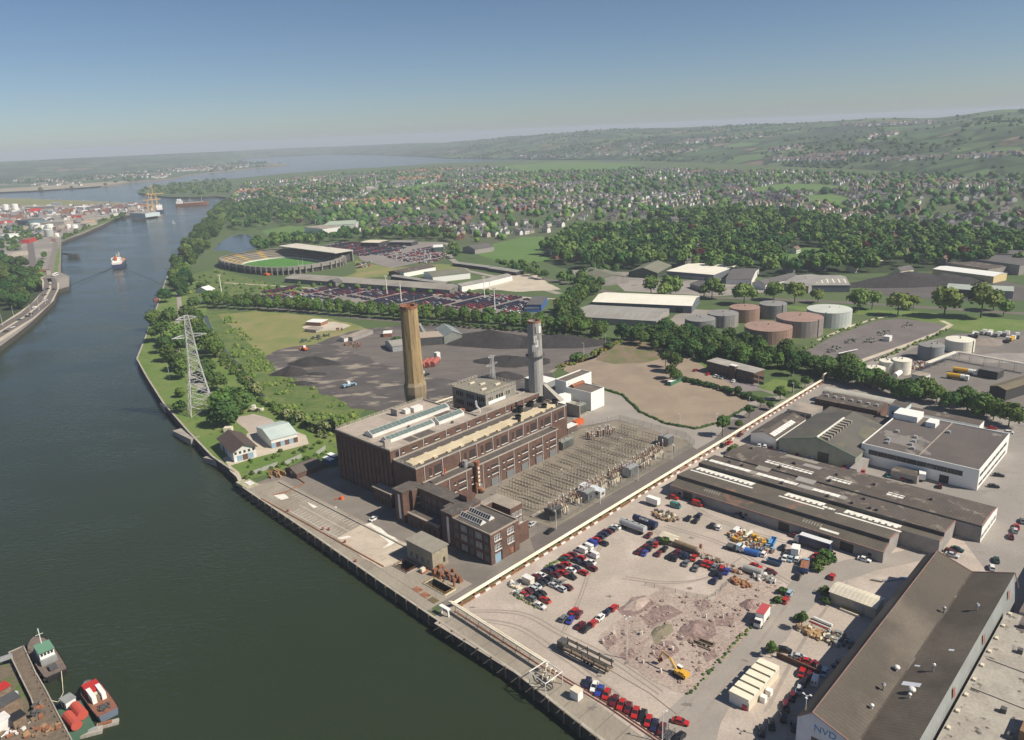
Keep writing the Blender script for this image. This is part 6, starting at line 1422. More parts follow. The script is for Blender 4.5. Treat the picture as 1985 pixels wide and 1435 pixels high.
# ------------------------------------------------------------------ storage tanks
def tank(label,xl,xr,ytop,ybot,m,roofm,cat='storage tank',group=None):
    xm = (xl + xr) / 2; F = G(xm,ybot); d = math.hypot(F.x,F.y); depth = (RM @ np.array([F.x,F.y,-H]))[2]
    r = (xr - xl) / 2 * depth / FX; c = F + Vector((F.x,F.y,0)).normalized() * r
    lo,hi = 1.,40.
    for _ in range(30):
        mid = (lo + hi) / 2; lo,hi = (mid,hi) if proj((c.x,c.y,mid))[1] > ytop else (lo,mid)
    h = lo; t = thing('storage_tank',label,cat,c,rnd.uniform(0,3),group)
    mb = MB(); mb.cyl(0,0,0,h,r,n=36,cap=False); mb.build('shell',m,t)
    mb = MB(); mb.cyl(0,0,h,h + r * .06,r,.3,n=36); mb.build('roof',roofm,t)
    mb = MB(); 
    for z in (h * .33,h * .66,h): mb.cyl(0,0,z - .12,z + .02,r + .12,n=36,cap=False)
    mb.build('rim',m,t); mb = MB(); a = -2.2; mb.box(r * math.cos(a) - .15,r * math.sin(a) - .4,0,r * math.cos(a) + .15,r * math.sin(a) + .1,h + .8); mb.build('ladder',dark_metal,t)
    mb = MB(); mb.cyl(0,0,h,h + r * .06 + .7,.4,n=6); mb.cyl(r * .5,0,h,h + 1,.25,n=6); mb.build('vent',dark_metal,t); return t
def rusty(n,c,c2,s): return mat(n,c,c2,.25,.8,stretch=(1.6,1.6,.08),c3=s,s3=.5,lo3=.54,hi3=.66,fine=.1)
tk_grey = rusty('tank_grey',(.20,.205,.20),(.15,.155,.15),(.27,.26,.24)); tk_pale = rusty('tank_grey_streaked',(.27,.265,.25),(.17,.17,.17),(.36,.34,.3)); tk_rust = rusty('tank_rust',(.27,.17,.125),(.22,.14,.11),(.33,.25,.2)); tk_half = rusty('tank_rust_grey',(.20,.165,.15),(.25,.235,.225),(.15,.12,.11)); tk_green = rusty('tank_pale_green',(.42,.46,.42),(.36,.40,.37),(.48,.5,.46))
tk_rroof = mat('tank_rust_roof',(.31,.205,.165),(.26,.17,.14),.2,.9,fine=.1); tk_groof = mat('tank_grey_roof',(.24,.235,.225),(.2,.195,.19),.2,.9,fine=.1); tk_white = mat('tank_white',(.76,.73,.62),(.70,.67,.56),.2,.5)
tank('dark grey streaked oil tank, leftmost of the tank farm beside the trees',1327,1386,617,649,tk_grey,tk_groof)
tank('grey oil tank with pale streaks just behind the leftmost dark one',1371,1430,606.5,637,tk_pale,tk_groof)
tank('small rust brown oil tank in the back row of the tank farm',1413.5,1471,595,627,tk_rust,tk_rroof)
tank('dark grey oil tank at the back between the brown and pale green tanks',1471,1523,588,620,tk_grey,tk_groof)
tank('wide rust brown oil tank nearest the trees in the front row',1442,1533,632,669,tk_rust,tk_rroof)
tank('wide oil tank with rust roof and grey streaked sides in the middle',1503.5,1592,614,656,tk_half,tk_rroof)
tank('largest oil tank, pale green with pale roof at the lawn side',1563,1647,598.5,637,tk_green,mat('tank_pale_roof',(.5,.53,.48),(.45,.47,.43),.1))
tank('plain grey depot tank beside the big cream tank',1779,1825,668,701,mat('tank_blue_grey',(.24,.26,.27),(.21,.225,.235),.2,.7,stretch=(1,1,.1)),tk_groof)
tank('big cream white depot tank beside the plain grey one',1832,1884,657.5,685.5,tk_white,tk_white)
tank('tall cream white tank in the front depot group, the one on the right',1728,1763,697,728,tk_white,tk_white)
tank('tall cream white tank in the front depot group, with greyer side',1703,1733,699,726,mat('tank_white_grey',(.6,.58,.52),(.5,.49,.44),.2),tk_white)
tank('short cream white tank nearest the trees in the depot',1680,1713,712,733,tk_white,tk_white)
# ------------------------------------------------------------------ sheds of the middle distance
def shed(name,label,cat,A,B,Cc,h,rise,wallm,roofm,axis='x',ridge_pt=False,over=.3,doors=(),lights_=None,maxw=1e9):
    o,an,L,wd = rect(A,B,Cc,h)
    if ridge_pt: a_,c_2 = G(*A,h),G(*Cc,h + rise); wd = 2 * abs(-(c_2.x - a_.x) * math.sin(an) + (c_2.y - a_.y) * math.cos(an))
    wd = min(wd,maxw)
    t = thing(name,label,cat,o,an); mb = MB()
    if rise: mb.gable(0,0,L,wd,0,h,h + rise,axis,0,0,over,True,False); mb.build('wall',wallm,t); mb = MB(); mb.gable(0,0,L,wd,0,h,h + rise,axis,0,0,over,False,True); mb.build('roof',roofm,t)
    else: MB().box(0,0,0,L,wd,h - .25).build('wall',wallm,t); MB().box(-.2,-.2,h - .25,L + .2,wd + .2,h).build('roof',roofm,t)
    for (f,dw,dh,m) in doors: MB().box(L * f - dw / 2,-.08,0,L * f + dw / 2,-.01,dh).build('door',m,t)
    if lights_:
        n,m = lights_
        for k in range(n):
            x = L * (k + .5) / n; g = MB(); f = lambda y: h + rise * (1 - abs(y - wd / 2) / (wd / 2)) + .12
            g.face([(x - .5,wd * .12,f(wd * .12)),(x + .5,wd * .12,f(wd * .12)),(x + .5,wd * .36,f(wd * .36)),(x - .5,wd * .36,f(wd * .36))]); g.build('rooflight',m,t)
    return t
c1_ = lambda x,y: (1090 + x * .2015,480 + y * .2015); c2_ = lambda x,y: (1585 + x * .2015,470 + y * .2015); c4_ = lambda x,y: (1488 + x * .25,200 + y * .25); c8_ = lambda x,y: (380 + x * .3627,420 + y * .3627); c6_ = lambda x,y: (250 + x * .3484,400 + y * .3484)
bright_roof = mat('white_sheet_roof',(.78,.75,.64),(.72,.69,.58),.08,.6,stripe=('X',1.5,.04))
bluewall = mat('blue_grey_wall',(.10,.12,.15),(.13,.145,.165),.2)
olive_roof = mat('mossy_green_roof',(.17,.17,.125),(.145,.15,.11),.1,.9,stripe=('X',1.5,.07),fine=.1)
dark_roof2 = mat('slate_grey_roof',(.115,.11,.11),(.095,.09,.09),.1,.9,stripe=('X',1.5,.07),fine=.1)
shed('long_shed','long shed with bright cream white roof beside the tank farm','warehouse',c1_(290,522),c1_(1245,562),c1_(1270,482),6,2.5,bluewall,bright_roof,ridge_pt=True,doors=((.08,5,4,black),(.62,5,4,black),(.88,6,4.5,black)),lights_=(15,glass_pale))
shed('long_shed','long dull grey roofed shed in front of the cream white one','warehouse',c1_(100,662),c1_(905,708),c1_(950,618),5,2.2,wall_grey,roof_grey,ridge_pt=True,lights_=(13,MAT['dull_rooflight']))
shed('gabled_shed','wide olive roofed shed with white windowed gable, leftmost of the back sheds','shed',c1_(128,238),c1_(335,315),c1_(632,280),6,3.5,wall_grey,olive_roof,axis='x')
shed('gabled_shed','dark green fronted shed with olive roof below the wood','shed',c1_(640,232),c1_(915,245),c1_(995,168),5.5,4.5,mat('dark_green_wall',(.04,.06,.04)),olive_roof,axis='y')
shed('flat_shed','broad cream white roofed shed below the wood','shed',c1_(1003,225),c1_(1455,262),c1_(1475,162),6,0,bluewall,bright_roof,doors=((.5,30,3,grey),))
shed('small_shed','small slate roofed shed hidden behind the big willow','shed',c1_(1230,345),c1_(1380,400),c1_(1420,330),4,2,wall_grey,dark_roof2)
shed('gabled_shed','dark roofed shed with white front wall left of the striped one','shed',c1_(1575,300),c1_(1822,308),c1_(1775,200),5,3,white,dark_roof2,axis='x')
shed('gabled_shed','twin gabled grey shed with pale end panels behind the tank farm','shed',c4_(110,1395),c4_(318,1420),c4_(315,1325),6,3,wall_grey,roof_grey,axis='x')
shed('gabled_shed','shed with grey and white striped roof behind the tank farm','shed',c4_(322,1412),c4_(640,1412),c4_(632,1335),6,3,bluewall,roof_grey,axis='x',lights_=(7,bright_roof))
shed('gabled_shed','small grey gabled shed with pale front left of the twin gables','shed',(1458,548),(1484,552),(1500,530),5,3,white,dark_roof2,axis='y')
shed('long_shed','long low shed with brilliant white roof and yellow end wall','warehouse',c2_(1112,255),c2_(1695,328),c2_(1780,292),6,1.2,mat('yellow_wall',(.62,.5,.26)),white2,axis='x')
shed('flat_warehouse','brown grey flat warehouse behind the brilliant white roof','warehouse',c2_(1235,195),c2_(1640,255),c2_(1690,200),7,0,wall_grey,roof_brown)
shed('flat_warehouse','very wide grey flat warehouse at the foot of the wood','warehouse',c2_(1395,145),c2_(1945,220),c2_(1985,130),9,0,wall_grey,dark_roof2)
shed('flat_warehouse','farther grey warehouse roof with pale patches at the right edge','warehouse',c2_(1650,105),c2_(2000,120),c2_(2010,80),10,0,wall_grey,dark_roof2)
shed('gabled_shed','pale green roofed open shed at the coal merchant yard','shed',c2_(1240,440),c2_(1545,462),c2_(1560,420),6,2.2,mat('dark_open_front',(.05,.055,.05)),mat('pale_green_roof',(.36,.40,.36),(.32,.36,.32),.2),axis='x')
shed('gabled_shed','pale green roofed shed with grey wall beside the open one','shed',c2_(1595,455),c2_(1885,470),c2_(1905,425),6,1.8,grey,MAT['pale_green_roof'],axis='x')
shed('cream_house','cream cottage row with pale gable on the lane below the wood','house',c2_(800,275),c2_(925,255),c2_(975,225),4,3,cream,dark_roof2)
t = shed('brick_office','two storey dark brick office with pale flat roof among the trees','office',c1_(1390,1090),c1_(1845,1205),c1_(1950,1172),6.8,0,brick,mat('pale_flat_roof',(.36,.34,.3),(.28,.265,.24),.15,.95))
for z in (1.2,4.2):
    for k in range(11): window(t,2 + k * 3.6,-.02,z,'-v',2.8,1.6,3,sill=False,fm=dark_metal)
MB().box(17,-1.2,0,21,1.5,8).build('stair_tower',brick,t); MB().box(16.8,-1.4,8,21.2,1.7,8.3).build('stair_roof',white,t)
t = thing('container','long green container with white roof on the bare brown field','container',G(*c1_(1045,1335)),RZ); MB().box(0,0,0,12,2.5,2.4).build('body',green,t); MB().box(0,0,2.4,12,2.5,2.5).build('roof',white2,t)
# tanker depot
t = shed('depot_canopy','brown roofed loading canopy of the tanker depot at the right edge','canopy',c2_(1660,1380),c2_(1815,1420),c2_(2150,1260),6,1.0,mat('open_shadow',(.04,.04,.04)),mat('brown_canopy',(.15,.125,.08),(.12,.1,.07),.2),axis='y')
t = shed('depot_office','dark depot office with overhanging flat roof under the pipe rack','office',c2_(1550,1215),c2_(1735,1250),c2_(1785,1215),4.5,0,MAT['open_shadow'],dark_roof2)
t = shed('depot_store','small white depot store with wide doors by the cream tanks','store',c2_(905,1265),c2_(1010,1290),c2_(1050,1255),4,0,white,roof_gravel)
for k,(x0,y0,x1,y1,lab) in enumerate(((1240,1305,1450,1335,'yellow and white road tanker, the nearer of two in the depot'),(1300,1250,1535,1285,'yellow and white road tanker, the farther of two in the depot'))):
    a,b = G(*c2_(x0,y0)),G(*c2_(x1,y1)); d = b - a; t = thing('road_tanker',lab,'tanker',(a + b) / 2 + Vector((0,0,.06)),math.atan2(d.y,d.x)); L = d.length
    mb = MB(); mb.tube((-L / 2,0,2.1),(L * .12,0,2.1),1.25,12); mb.build('tank',yellow,t); mb = MB(); mb.tube((L * .12,0,2.1),(L * .3,0,2.1),1.25,12); mb.build('front_tank',white2,t); MB().box(L * .34,-1.2,.6,L / 2,1.2,3).build('cab',white2,t); MB().box(-L / 2,-.6,.5,L * .4,.6,.9).build('chassis',dark_metal,t)
    for x in (-.4,-.32,.2,.42):
        for y in (-1,1): m_ = MB(); m_.tube((L * x,y - .15,.5),(L * x,y + .15,.5),.5,8); m_.build('wheel',rubber,t)
PR = thing('pipe_rack','long steel pipe rack on legs crossing the tanker depot','pipe rack',G(*c2_(1330,1130)))
for A,B in ((c2_(1050,1240),c2_(1330,1130)),(c2_(1330,1130),c2_(2050,1265))):
    a,b = G(*A) - PR.location,G(*B) - PR.location; L = (b - a).length; n = int(L / 7); dr = (b - a).normalized(); nn = Vector((-dr.y,dr.x,0))
    for s in range(-2,3): mb = MB(); mb.tube(tuple(a + nn * s * .7 + Vector((0,0,5))),tuple(b + nn * s * .7 + Vector((0,0,5))),.2 if s else .3,5); mb.build('pipe',pipem if s in (0,2) else steel,PR)
    for k in range(n + 1):
        p = a.lerp(b,k / n); mb = MB()
        for s in (-1.6,1.6): mb.tube(tuple(p + nn * s),tuple(p + nn * s + Vector((0,0,5.2))),.13,4)
        mb.tube(tuple(p - nn * 1.8 + Vector((0,0,4.7))),tuple(p + nn * 1.8 + Vector((0,0,4.7))),.13,4); mb.build('rack_frame',steel,PR)
scrap('pump_pipework','tangle of brown pumps and pipes between the depot tanks','pipework',G(*c2_(960,1190)),9,4,60,[MAT['red_oxide_pipe'],cream,steel],1.6,HU,21)
for k,(x,y,r) in enumerate(((770,1290,1.4),)): t = thing('tank','white horizontal tank at the foot of the tall cream tanks','tank',G(*c2_(x,y)),HU); mb = MB(); mb.tube((-5,0,1.7),(5,0,1.7),1.5,12); mb.build('shell',white2,t)
for k,(x,y) in enumerate(((1505,905),(1525,912),(1590,885),(1655,890),(1730,905),(1810,900),(1920,920),(1865,945),(1825,960))):
    p = G(*c2_(x,y)); t = thing('parked_lorry','white cabbed lorry in the row at the back of the depot','lorry',p,HU + rnd.uniform(-.2,.2),'lorries at the back of the depot'); MB().box(-3.5,-1.2,.8,1.4,1.2,2.6).build('body',rnd.choice((dark_metal,grey,yellow,white)),t); MB().box(1.6,-1.2,.5,3.6,1.2,2.8).build('cab',white,t); MB().box(-3.4,-.9,.2,3.4,.9,.8).build('chassis',black,t)
heap('gravel_heap','low grey gravel mound beside the depot pipe rack','gravel heap',G(*c2_(1760,1110)),26,10,2.5,mat('grey_gravel',(.27,.25,.23),(.22,.205,.19),.2,.95),0,31)
heap('gravel_heap','brown gravel mound in front of the depot lorries','gravel heap',G(*c2_(1610,965)),14,8,3,mat('brown_gravel',(.25,.21,.18),(.2,.17,.15),.2,.95),0,32)
t = thing('hut','small white hut in the fenced gas compound','hut',G(*c2_(670,945)),HU); MB().box(-2.5,-2,0,2.5,2,3.2).build('body',white,t)
for k,(x,y,n) in enumerate(((330,950,26),(500,955,22),(640,870,26),(150,1035,22),(860,800,14))): scrap('gas_pipework',('dark valve pipework in the gas compound, ' + ('by the round bed','the long ladder shaped run','nearest its middle','at its near end','by its far sheds')[k]),'pipework',G(*c2_(x,y)),9,3.5,n,[dark_metal,MAT['green_grey_wall']],1.0,HU,40 + k)
t = thing('pipe_header','long raised pipe header at the near end of the gas compound','pipe',G(*c2_(195,1085))); b = G(*c2_(380,1045)) - t.location; mb = MB(); mb.tube((0,0,1),tuple(b + Vector((0,0,1))),.4,6); mb.build('pipe',steel,t)
heap('coal_stockpile','broad dark coal stockpile at the coal merchant yard','coal heap',G(*c2_(870,390)),60,22,9,coalheap,0,33)
heap('coal_stockpile','dark coal stockpile behind the pale green sheds','coal heap',G(*c2_(1200,380)),40,16,7,coalheap,0,34)
sheet('coal_merchant_yard',[c2_(450,470),c2_(700,330),c2_(1100,300),c2_(1700,350),c2_(2000,420),c2_(2000,560),c2_(1300,560),c2_(700,520)],.06,mat('dark_yard',(.085,.078,.075),(.11,.1,.095),.05,.95,fine=.15))
sheet('industrial_yard',[c1_(0,100),c1_(480,90),c1_(700,240),c1_(1000,330),c1_(1500,300),c1_(2000,330),c1_(2300,300),c1_(2100,420),c1_(1500,470),c1_(600,420),c1_(500,330),c1_(120,260)],.06,g_ind)
# ------------------------------------------------------------------ coal yard
for k,(x,y,rx,ry,h,lab) in enumerate(((505,838,13,8,4.5,'round black coal heap nearest the scrub'),(625,785,18,8,4.5,'long black coal heap behind the round one'),(565,893,9,4,1.5,'low smear of coal in front of the round heap'),(640,842,8,3.5,1.0,'thin smear of coal between the two heaps'),(1595,672,42,16,8,'huge flat topped coal stockpile in front of the avenue'),(1900,680,40,13,6,'long coal stockpile behind the grey chimney'),(1690,778,26,11,4,'low dark coal mound behind the lattice mast'),(1640,860,13,7,3.5,'small coal cone just behind the control house'))):
    heap('coal_heap',lab,'coal heap',G(*c8_(x,y)),rx,ry,h,coalheap,-.2,50 + k,.12)
t = shed('coal_shed','grey green sheeted coal handling shed behind the ochre chimney','shed',c8_(1325,640),c8_(1420,628),c8_(1385,585),6,3,greygreen,mat('grey_green_roof',(.22,.25,.25),(.18,.21,.21),.1,stripe=('X',1.5,.08)),axis='y')
t = shed('coal_shed','long low corrugated shed left of the coal conveyor','shed',c8_(1010,665),c8_(1050,695),c8_(1105,670),4,2,steel,roof_grey,axis='y')
t = thing('conveyor','inclined green grey coal conveyor on trestles in the coal yard','conveyor',G(*c8_(1245,670))); a,b = Vector((0,0,1)),G(*c8_(1200,640)) - t.location + Vector((0,0,9)); mb = MB(); mb.tube(tuple(a),tuple(b),1.3,4); mb.build('gantry',greygreen,t); mb = MB()
for f in (.3,.6,.9): p = a.lerp(b,f); mb.tube((p.x,p.y,0),tuple(p),.2,4)
mb.build('trestle',dark_metal,t)
t = shed('crusher_house','dark rusty coal crusher platform joined to the handling shed','shed',c8_(1180,650),c8_(1320,640),c8_(1310,610),6,0,dark_metal,MAT['rusty_pale'])
t = shed('site_office','long low pale roofed offices at the coal yard gate','office',c8_(835,645),c8_(945,605),c8_(930,590),3.2,0,wall_grey,roof_gravel)
t = shed('site_office','small pale hut at the end of the coal yard offices','office',c8_(790,650),c8_(830,640),c8_(825,628),3,0,white,roof_gravel)
t = shed('hut','white roofed hut on the pale sand patch by the avenue','hut',c8_(585,562),c8_(665,566),c8_(662,548),3.2,0,mat('rusty_wall',(.25,.13,.09)),white2)
t = shed('hut','low dull hut in front of the white roofed one on the sand','hut',c8_(580,600),c8_(640,606),c8_(660,590),2.4,0,concrete,roof_gravel)
t = shed('lorry_body','white lorry body parked by the coal yard gate','lorry',c8_(1000,625),c8_(1045,622),c8_(1040,608),3,0,rust,white2)
for k,(x,y) in enumerate(((1222,800),(1250,796),(1278,792))):
    t = thing('red_tank',('first','second','third')[k] + ' red horizontal tank of the three lying in the coal yard, counted from the chimney','tank',G(*c8_(x,y)),HU + .55); mb = MB(); mb.tube((-6,0,2),(6,0,2),1.9,12); mb.build('shell',mat('faded_red',(.36,.10,.075),(.3,.09,.07),.3) if k == 0 else MAT['faded_red'],t); MB().box(-5,-1.4,0,5,1.4,.8).build('cradle',dark_metal,t)
t = thing('tank_cabin','small white cabin behind the red tanks','cabin',G(*c8_(1290,765)),HU); MB().box(-1.5,-1.5,0,1.5,1.5,5).build('body',white,t)
def loader(label,p,head,m,k=1.0):
    t = thing('loader',label,'loader',p,head); mb = MB(); mb.box(-3 * k,-1.2,.9,2 * k,1.2,2.1); mb.build('body',m,t); MB().box(-.8,-.9,2.1,.9,.9,3.5).build('cab',white,t)
    for x in (-1.9,1.6):
        for y in (-1.2,1.2): mb = MB(); mb.tube((x,y - .3,.8),(x,y + .3,.8),.8,8); mb.build('wheel',rubber,t)
    mb = MB(); mb.tube((1.5,0,2),(4,0,1),.25,4); mb.build('arm',m,t); mb = MB(); mb.prism([(3.8,-1.5),(5,-1.5),(5,1.5),(3.8,1.5)],.2,1.3); mb.build('bucket',m,t); return t
loader('pale blue loading shovel working on the coal ground',G(*c8_(815,910)),HU,ltblue,1.3)
loader('orange loading shovel at the edge of the meadow',G(*c8_(580,715)),HU + 1.5,orange,1.0)
loader('dark loader behind the ochre chimney',G(*c8_(1212,855)),HU,dark_metal,1.)
scrap('green_machinery','row of green farm machinery parked on the meadow edge','machinery',G(*c8_(640,655)),14,4,40,[mat('dark_green_paint',(.035,.09,.06)),dark_metal],2.2,HU,61)
scrap('rusty_machinery','rusty rounded scrap boilers beside the bush in the coal yard','scrap',G(*c8_(840,692)),9,3.5,30,[MAT['brown_cast_iron'],rust],2.6,HV,62)
scrap('rusty_vehicle','rusty tractor wreck beside the pale sand','scrap',G(*c8_(770,605)),4,2.5,16,[rust,dark_metal],1.6,HV,63)
# two stick gantries behind the boiler house
t = thing('cable_gantry','pale pipe bridge and steel stays joining the ochre chimney to the well','gantry',W(63,107),RZ); mb = MB(); mb.tube((-3,0,16),(17,-1,16),.45,5); mb.tube((-3,-1.4,15),(17,-2.4,15),.2,4)
for x in (8,14): mb.tube((x,1,0),(x,0,16),.18,4); mb.tube((x,-5,0),(x,-1,15),.18,4); mb.tube((x,1,8),(x,-3,8),.12,4)
mb.build('frame',cream,t)
# ------------------------------------------------------------------ stadium and show grounds
ST = thing('stadium','oval concrete stadium with striped open terraces, covered stand and green pitch','stadium',W(318,672),RZ)
so2 = (318,672)
def oval(a,b,n=56,p=2.8):
    out = []
    for k in range(n):
        t = 2 * math.pi * k / n; c,s = math.cos(t),math.sin(t)
        out.append((math.copysign(abs(c) ** (2 / p),c) * a,math.copysign(abs(s) ** (2 / p),s) * b))
    return out
N = 56; inn = oval(37,54,N); out = oval(56,84,N); 
mb = MB(); seat = MB(); gold = MB()
for k in range(N):
    j = (k + 1) % N
    R = 5
    for r in range(R):
        f0,f1 = r / R,(r + 1) / R; L = lambda p,q,f: (p[0] + (q[0] - p[0]) * f,p[1] + (q[1] - p[1]) * f)
        z0,z1 = 1 + 7 * f0,1 + 7 * f1
        a0,a1,b0,b1 = L(inn[k],out[k],f0),L(inn[j],out[j],f0),L(inn[k],out[k],f1),L(inn[j],out[j],f1)
        m = 1 if k % 3 == 0 and out[k][0] < 30 else 0
        mb.face([(*a0,z1 - 1.0),(*b0,z1 - .4),(*b1,z1 - .4),(*a1,z1 - 1.0)],m)
        mb.face([(*b0,z1 - .4),(*b0,z1),(*b1,z1),(*b1,z1 - .4)][::-1],0)
    mb.face([(*inn[k],-.0),(*inn[j],0),(*inn[j],1.4),(*inn[k],1.4)][::-1],2)
mb.build('terrace',[mat('terrace_concrete',(.25,.225,.175),(.2,.185,.15),.3,.9),mat('gold_seating',(.5,.34,.08),(.42,.28,.07),.5),white],ST)
mb = MB()
for k in range(N):
    j = (k + 1) % N; o0,o1 = (out[k][0] * 1.02,out[k][1] * 1.02),(out[j][0] * 1.02,out[j][1] * 1.02)
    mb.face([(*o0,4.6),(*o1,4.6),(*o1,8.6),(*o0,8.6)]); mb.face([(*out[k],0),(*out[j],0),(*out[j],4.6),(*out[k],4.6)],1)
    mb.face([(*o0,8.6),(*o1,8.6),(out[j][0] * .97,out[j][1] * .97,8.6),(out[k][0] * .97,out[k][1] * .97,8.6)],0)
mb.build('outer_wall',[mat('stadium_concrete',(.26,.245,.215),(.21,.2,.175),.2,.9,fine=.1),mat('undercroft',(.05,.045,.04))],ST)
cm = MB().box(-.5,-.6,0,.5,.6,8.4).mesh('column',MAT['stadium_concrete'])
for k in range(0,N): link('column',cm,ST,(out[k][0] * 1.03,out[k][1] * 1.03,0),math.atan2(out[k][1],out[k][0]))
mb = MB(); mb.box(34,-63,12.6,60,63,13.4); mb.build('stand_roof',mat('stand_roof_cream',(.60,.56,.48),(.5,.47,.4),.2),ST)
mb = MB(); mb.box(58,-63,0,59.5,63,12.6); mb.build('stand_back_wall',MAT['stadium_concrete'],ST)
mb = MB()
for r in range(6): mb.box(39 + r * 3,-60,1,42 + r * 3,60,2.5 + r * 1.5)
mb.build('covered_seating',mat('dark_seats',(.05,.05,.055),(.08,.07,.06),2.),ST)
mb = MB(); mb.box(-54,-60,.5,-46,-52,2.4); mb.build('gate_block',orange,ST)
sheet('pitch',[tuple(W(318 + x,672 + y)[:2]) for x,y in oval(37,54,40)],.13,g_pitch,world=True)
for y in (-42,42): mb = MB(); mb.tube((0,0,0),(0,0,9),.1,4); mb.tube((6,0,0),(6,0,9),.1,4); mb.tube((0,0,2.5),(6,0,2.5),.1,4); tag(mb.build('goal_post',white,None,W(315,672 + y,.13),RZ),'white goal posts at the ' + ('near' if y < 0 else 'far') + ' end of the stadium pitch','goal')
for k,(x,y,yb) in enumerate(((136,315,400),(1022,320,420),(1098,350,462),(1543,325,440),(1598,385,505))):
    b = G(*c8_(x,yb)); xx,yy = c8_(x,y); lo,hi = 1,60
    for _ in range(30): mid = (lo + hi) / 2; lo,hi = (mid,hi) if proj((b.x,b.y,mid))[1] > yy else (lo,mid)
    t = thing('floodlight_mast','white floodlight mast ' + ('by the white pavilion and stadium','in the far car lot, leftmost of four','in the far car lot behind the ochre chimney','in the far car lot, third of four from the stadium side','in the far car lot beside the blue depot')[k],'floodlight',b); mb = MB(); mb.cyl(0,0,0,lo,.45,.3,6); mb.build('pole',white2,t); mb = MB(); mb.box(-1.6,-.3,lo - .3,1.6,.3,lo + .9); mb.build('lamp_head',cream,t)
t = shed('long_stand','very long curved roof shed between the stadium and the far car lot','shed',c8_(472,330),c8_(1355,392),c8_(1395,362),4.5,2.4,mat('glazed_side',(.12,.12,.115),(.2,.2,.19),.4),mat('weathered_curve_roof',(.30,.28,.245),(.23,.21,.185),.06,.9,stripe=('X',3,.08),fine=.1))
t = shed('shed_gable','small dark arched gable in the middle of the long curved shed','shed',c8_(705,346),c8_(745,352),c8_(752,340),5.5,2.5,MAT['glazed_side'],dark_roof2,axis='y')
shed('show_hall','long white show hall facing the pale gravel','hall',c8_(1420,372),c8_(1565,345),c8_(1540,332),5.5,1.5,white2,roof_grey)
shed('show_hall','pale continuation hall with blue doors beside the white one','hall',c8_(1568,345),c8_(1690,315),c8_(1665,302),5,1.5,white,roof_grey)
shed('show_hall','green roofed hall with pink and white side in the show ground court','hall',c8_(1265,322),c8_(1465,300),c8_(1440,272),6,2,white2,olive_roof)
shed('show_hall','white walled hall behind the green roofed one','hall',c8_(1110,300),c8_(1280,268),c8_(1270,258),5,1,white2,roof_brown)
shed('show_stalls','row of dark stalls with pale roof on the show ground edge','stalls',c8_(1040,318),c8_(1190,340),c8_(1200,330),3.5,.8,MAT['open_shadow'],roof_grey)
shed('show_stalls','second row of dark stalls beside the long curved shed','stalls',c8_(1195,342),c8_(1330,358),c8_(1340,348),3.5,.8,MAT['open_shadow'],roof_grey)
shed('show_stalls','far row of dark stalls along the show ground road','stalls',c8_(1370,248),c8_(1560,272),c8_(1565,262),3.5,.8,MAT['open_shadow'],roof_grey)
shed('show_stalls','far row of stalls with white end at the gravel corner','stalls',c8_(1560,275),c8_(1710,298),c8_(1720,285),3.5,.8,MAT['open_shadow'],roof_grey)
shed('show_hall','brown roofed halls at the far side of the show ground court','hall',c8_(1080,300),c8_(1260,262),c8_(1240,250),4.5,1.2,mat('dark_brick',(.12,.08,.06)),roof_brown)
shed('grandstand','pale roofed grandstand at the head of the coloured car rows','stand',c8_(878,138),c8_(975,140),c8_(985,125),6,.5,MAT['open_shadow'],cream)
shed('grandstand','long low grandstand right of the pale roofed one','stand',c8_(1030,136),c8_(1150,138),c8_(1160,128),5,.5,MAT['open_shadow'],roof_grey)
shed('car_hall','green and white fronted hall by the show ground road','hall',c8_(1270,165),c8_(1320,162),c8_(1330,148),6,.5,mat('dark_teal',(.05,.1,.09)),white2)
shed('lane_shed','dark shed with pale gable at the end of the hedge lined lane','shed',c8_(1425,165),c8_(1490,175),c8_(1525,150),6,3,wall_grey,dark_roof2,axis='y')
shed('school_block','white school block with flat green roof among the trees','school',(590,440),(625,444),(635,437),9,0,white,roof_gravel)
shed('school_block','long pale green roofed hall beside the white school block','school',(626,437),(690,434),(684,427),8,0,white,mat('pale_green_flat',(.36,.42,.33)))
shed('blue_depot','blue walled depot with flat grey roof at the end of the car lot','depot',c8_(1765,470),c8_(1845,470),c8_(1885,425),6,0,blue,dark_roof2)
shed('blue_depot','low blue annexe in front of the blue depot','depot',c8_(1755,492),c8_(1830,490),c8_(1850,468),3.5,0,blue,dark_roof2)
shed('pavilion','white roofed pavilion beside the river trees near the stadium','pavilion',c6_(372,464),c6_(436,469),c6_(440,456),3,3,white,white2,axis='y',maxw=16)
# far car lots: the rows nearest the camera are single cars, the rest one mass
stuffM = {c: [MB(),MB()] for c in ('red','maroon','navy','black','white','silver','green')}
glassMB = MB()
def stuffcar(p,head,col,z=.1):
    b = stuffM[col][0]; b.tr(p[0],p[1],z,head); b.box(-2.05,-.8,.25,2.05,.8,.85); b.face([(-1.2,-.6,1.38),(.35,-.6,1.38),(.35,.6,1.38),(-1.2,.6,1.38)]); b.T = None
    g = glassMB; g.tr(p[0],p[1],z,head)
    P0 = [(-1.7,-.74,.85),(.95,-.74,.85),(.95,.74,.85),(-1.7,.74,.85)]; P1 = [(-1.2,-.6,1.38),(.35,-.6,1.38),(.35,.6,1.38),(-1.2,.6,1.38)]
    for i in range(4): g.face([P0[i],P0[(i + 1) % 4],P1[(i + 1) % 4],P1[i]])
    g.T = None
lot = [UV(G(*p)) for p in ((500,576),(640,556),(800,563),(985,574),(1052,583),(1010,604),(880,600),(700,591),(560,588))]
rr = random.Random(11); spots = []
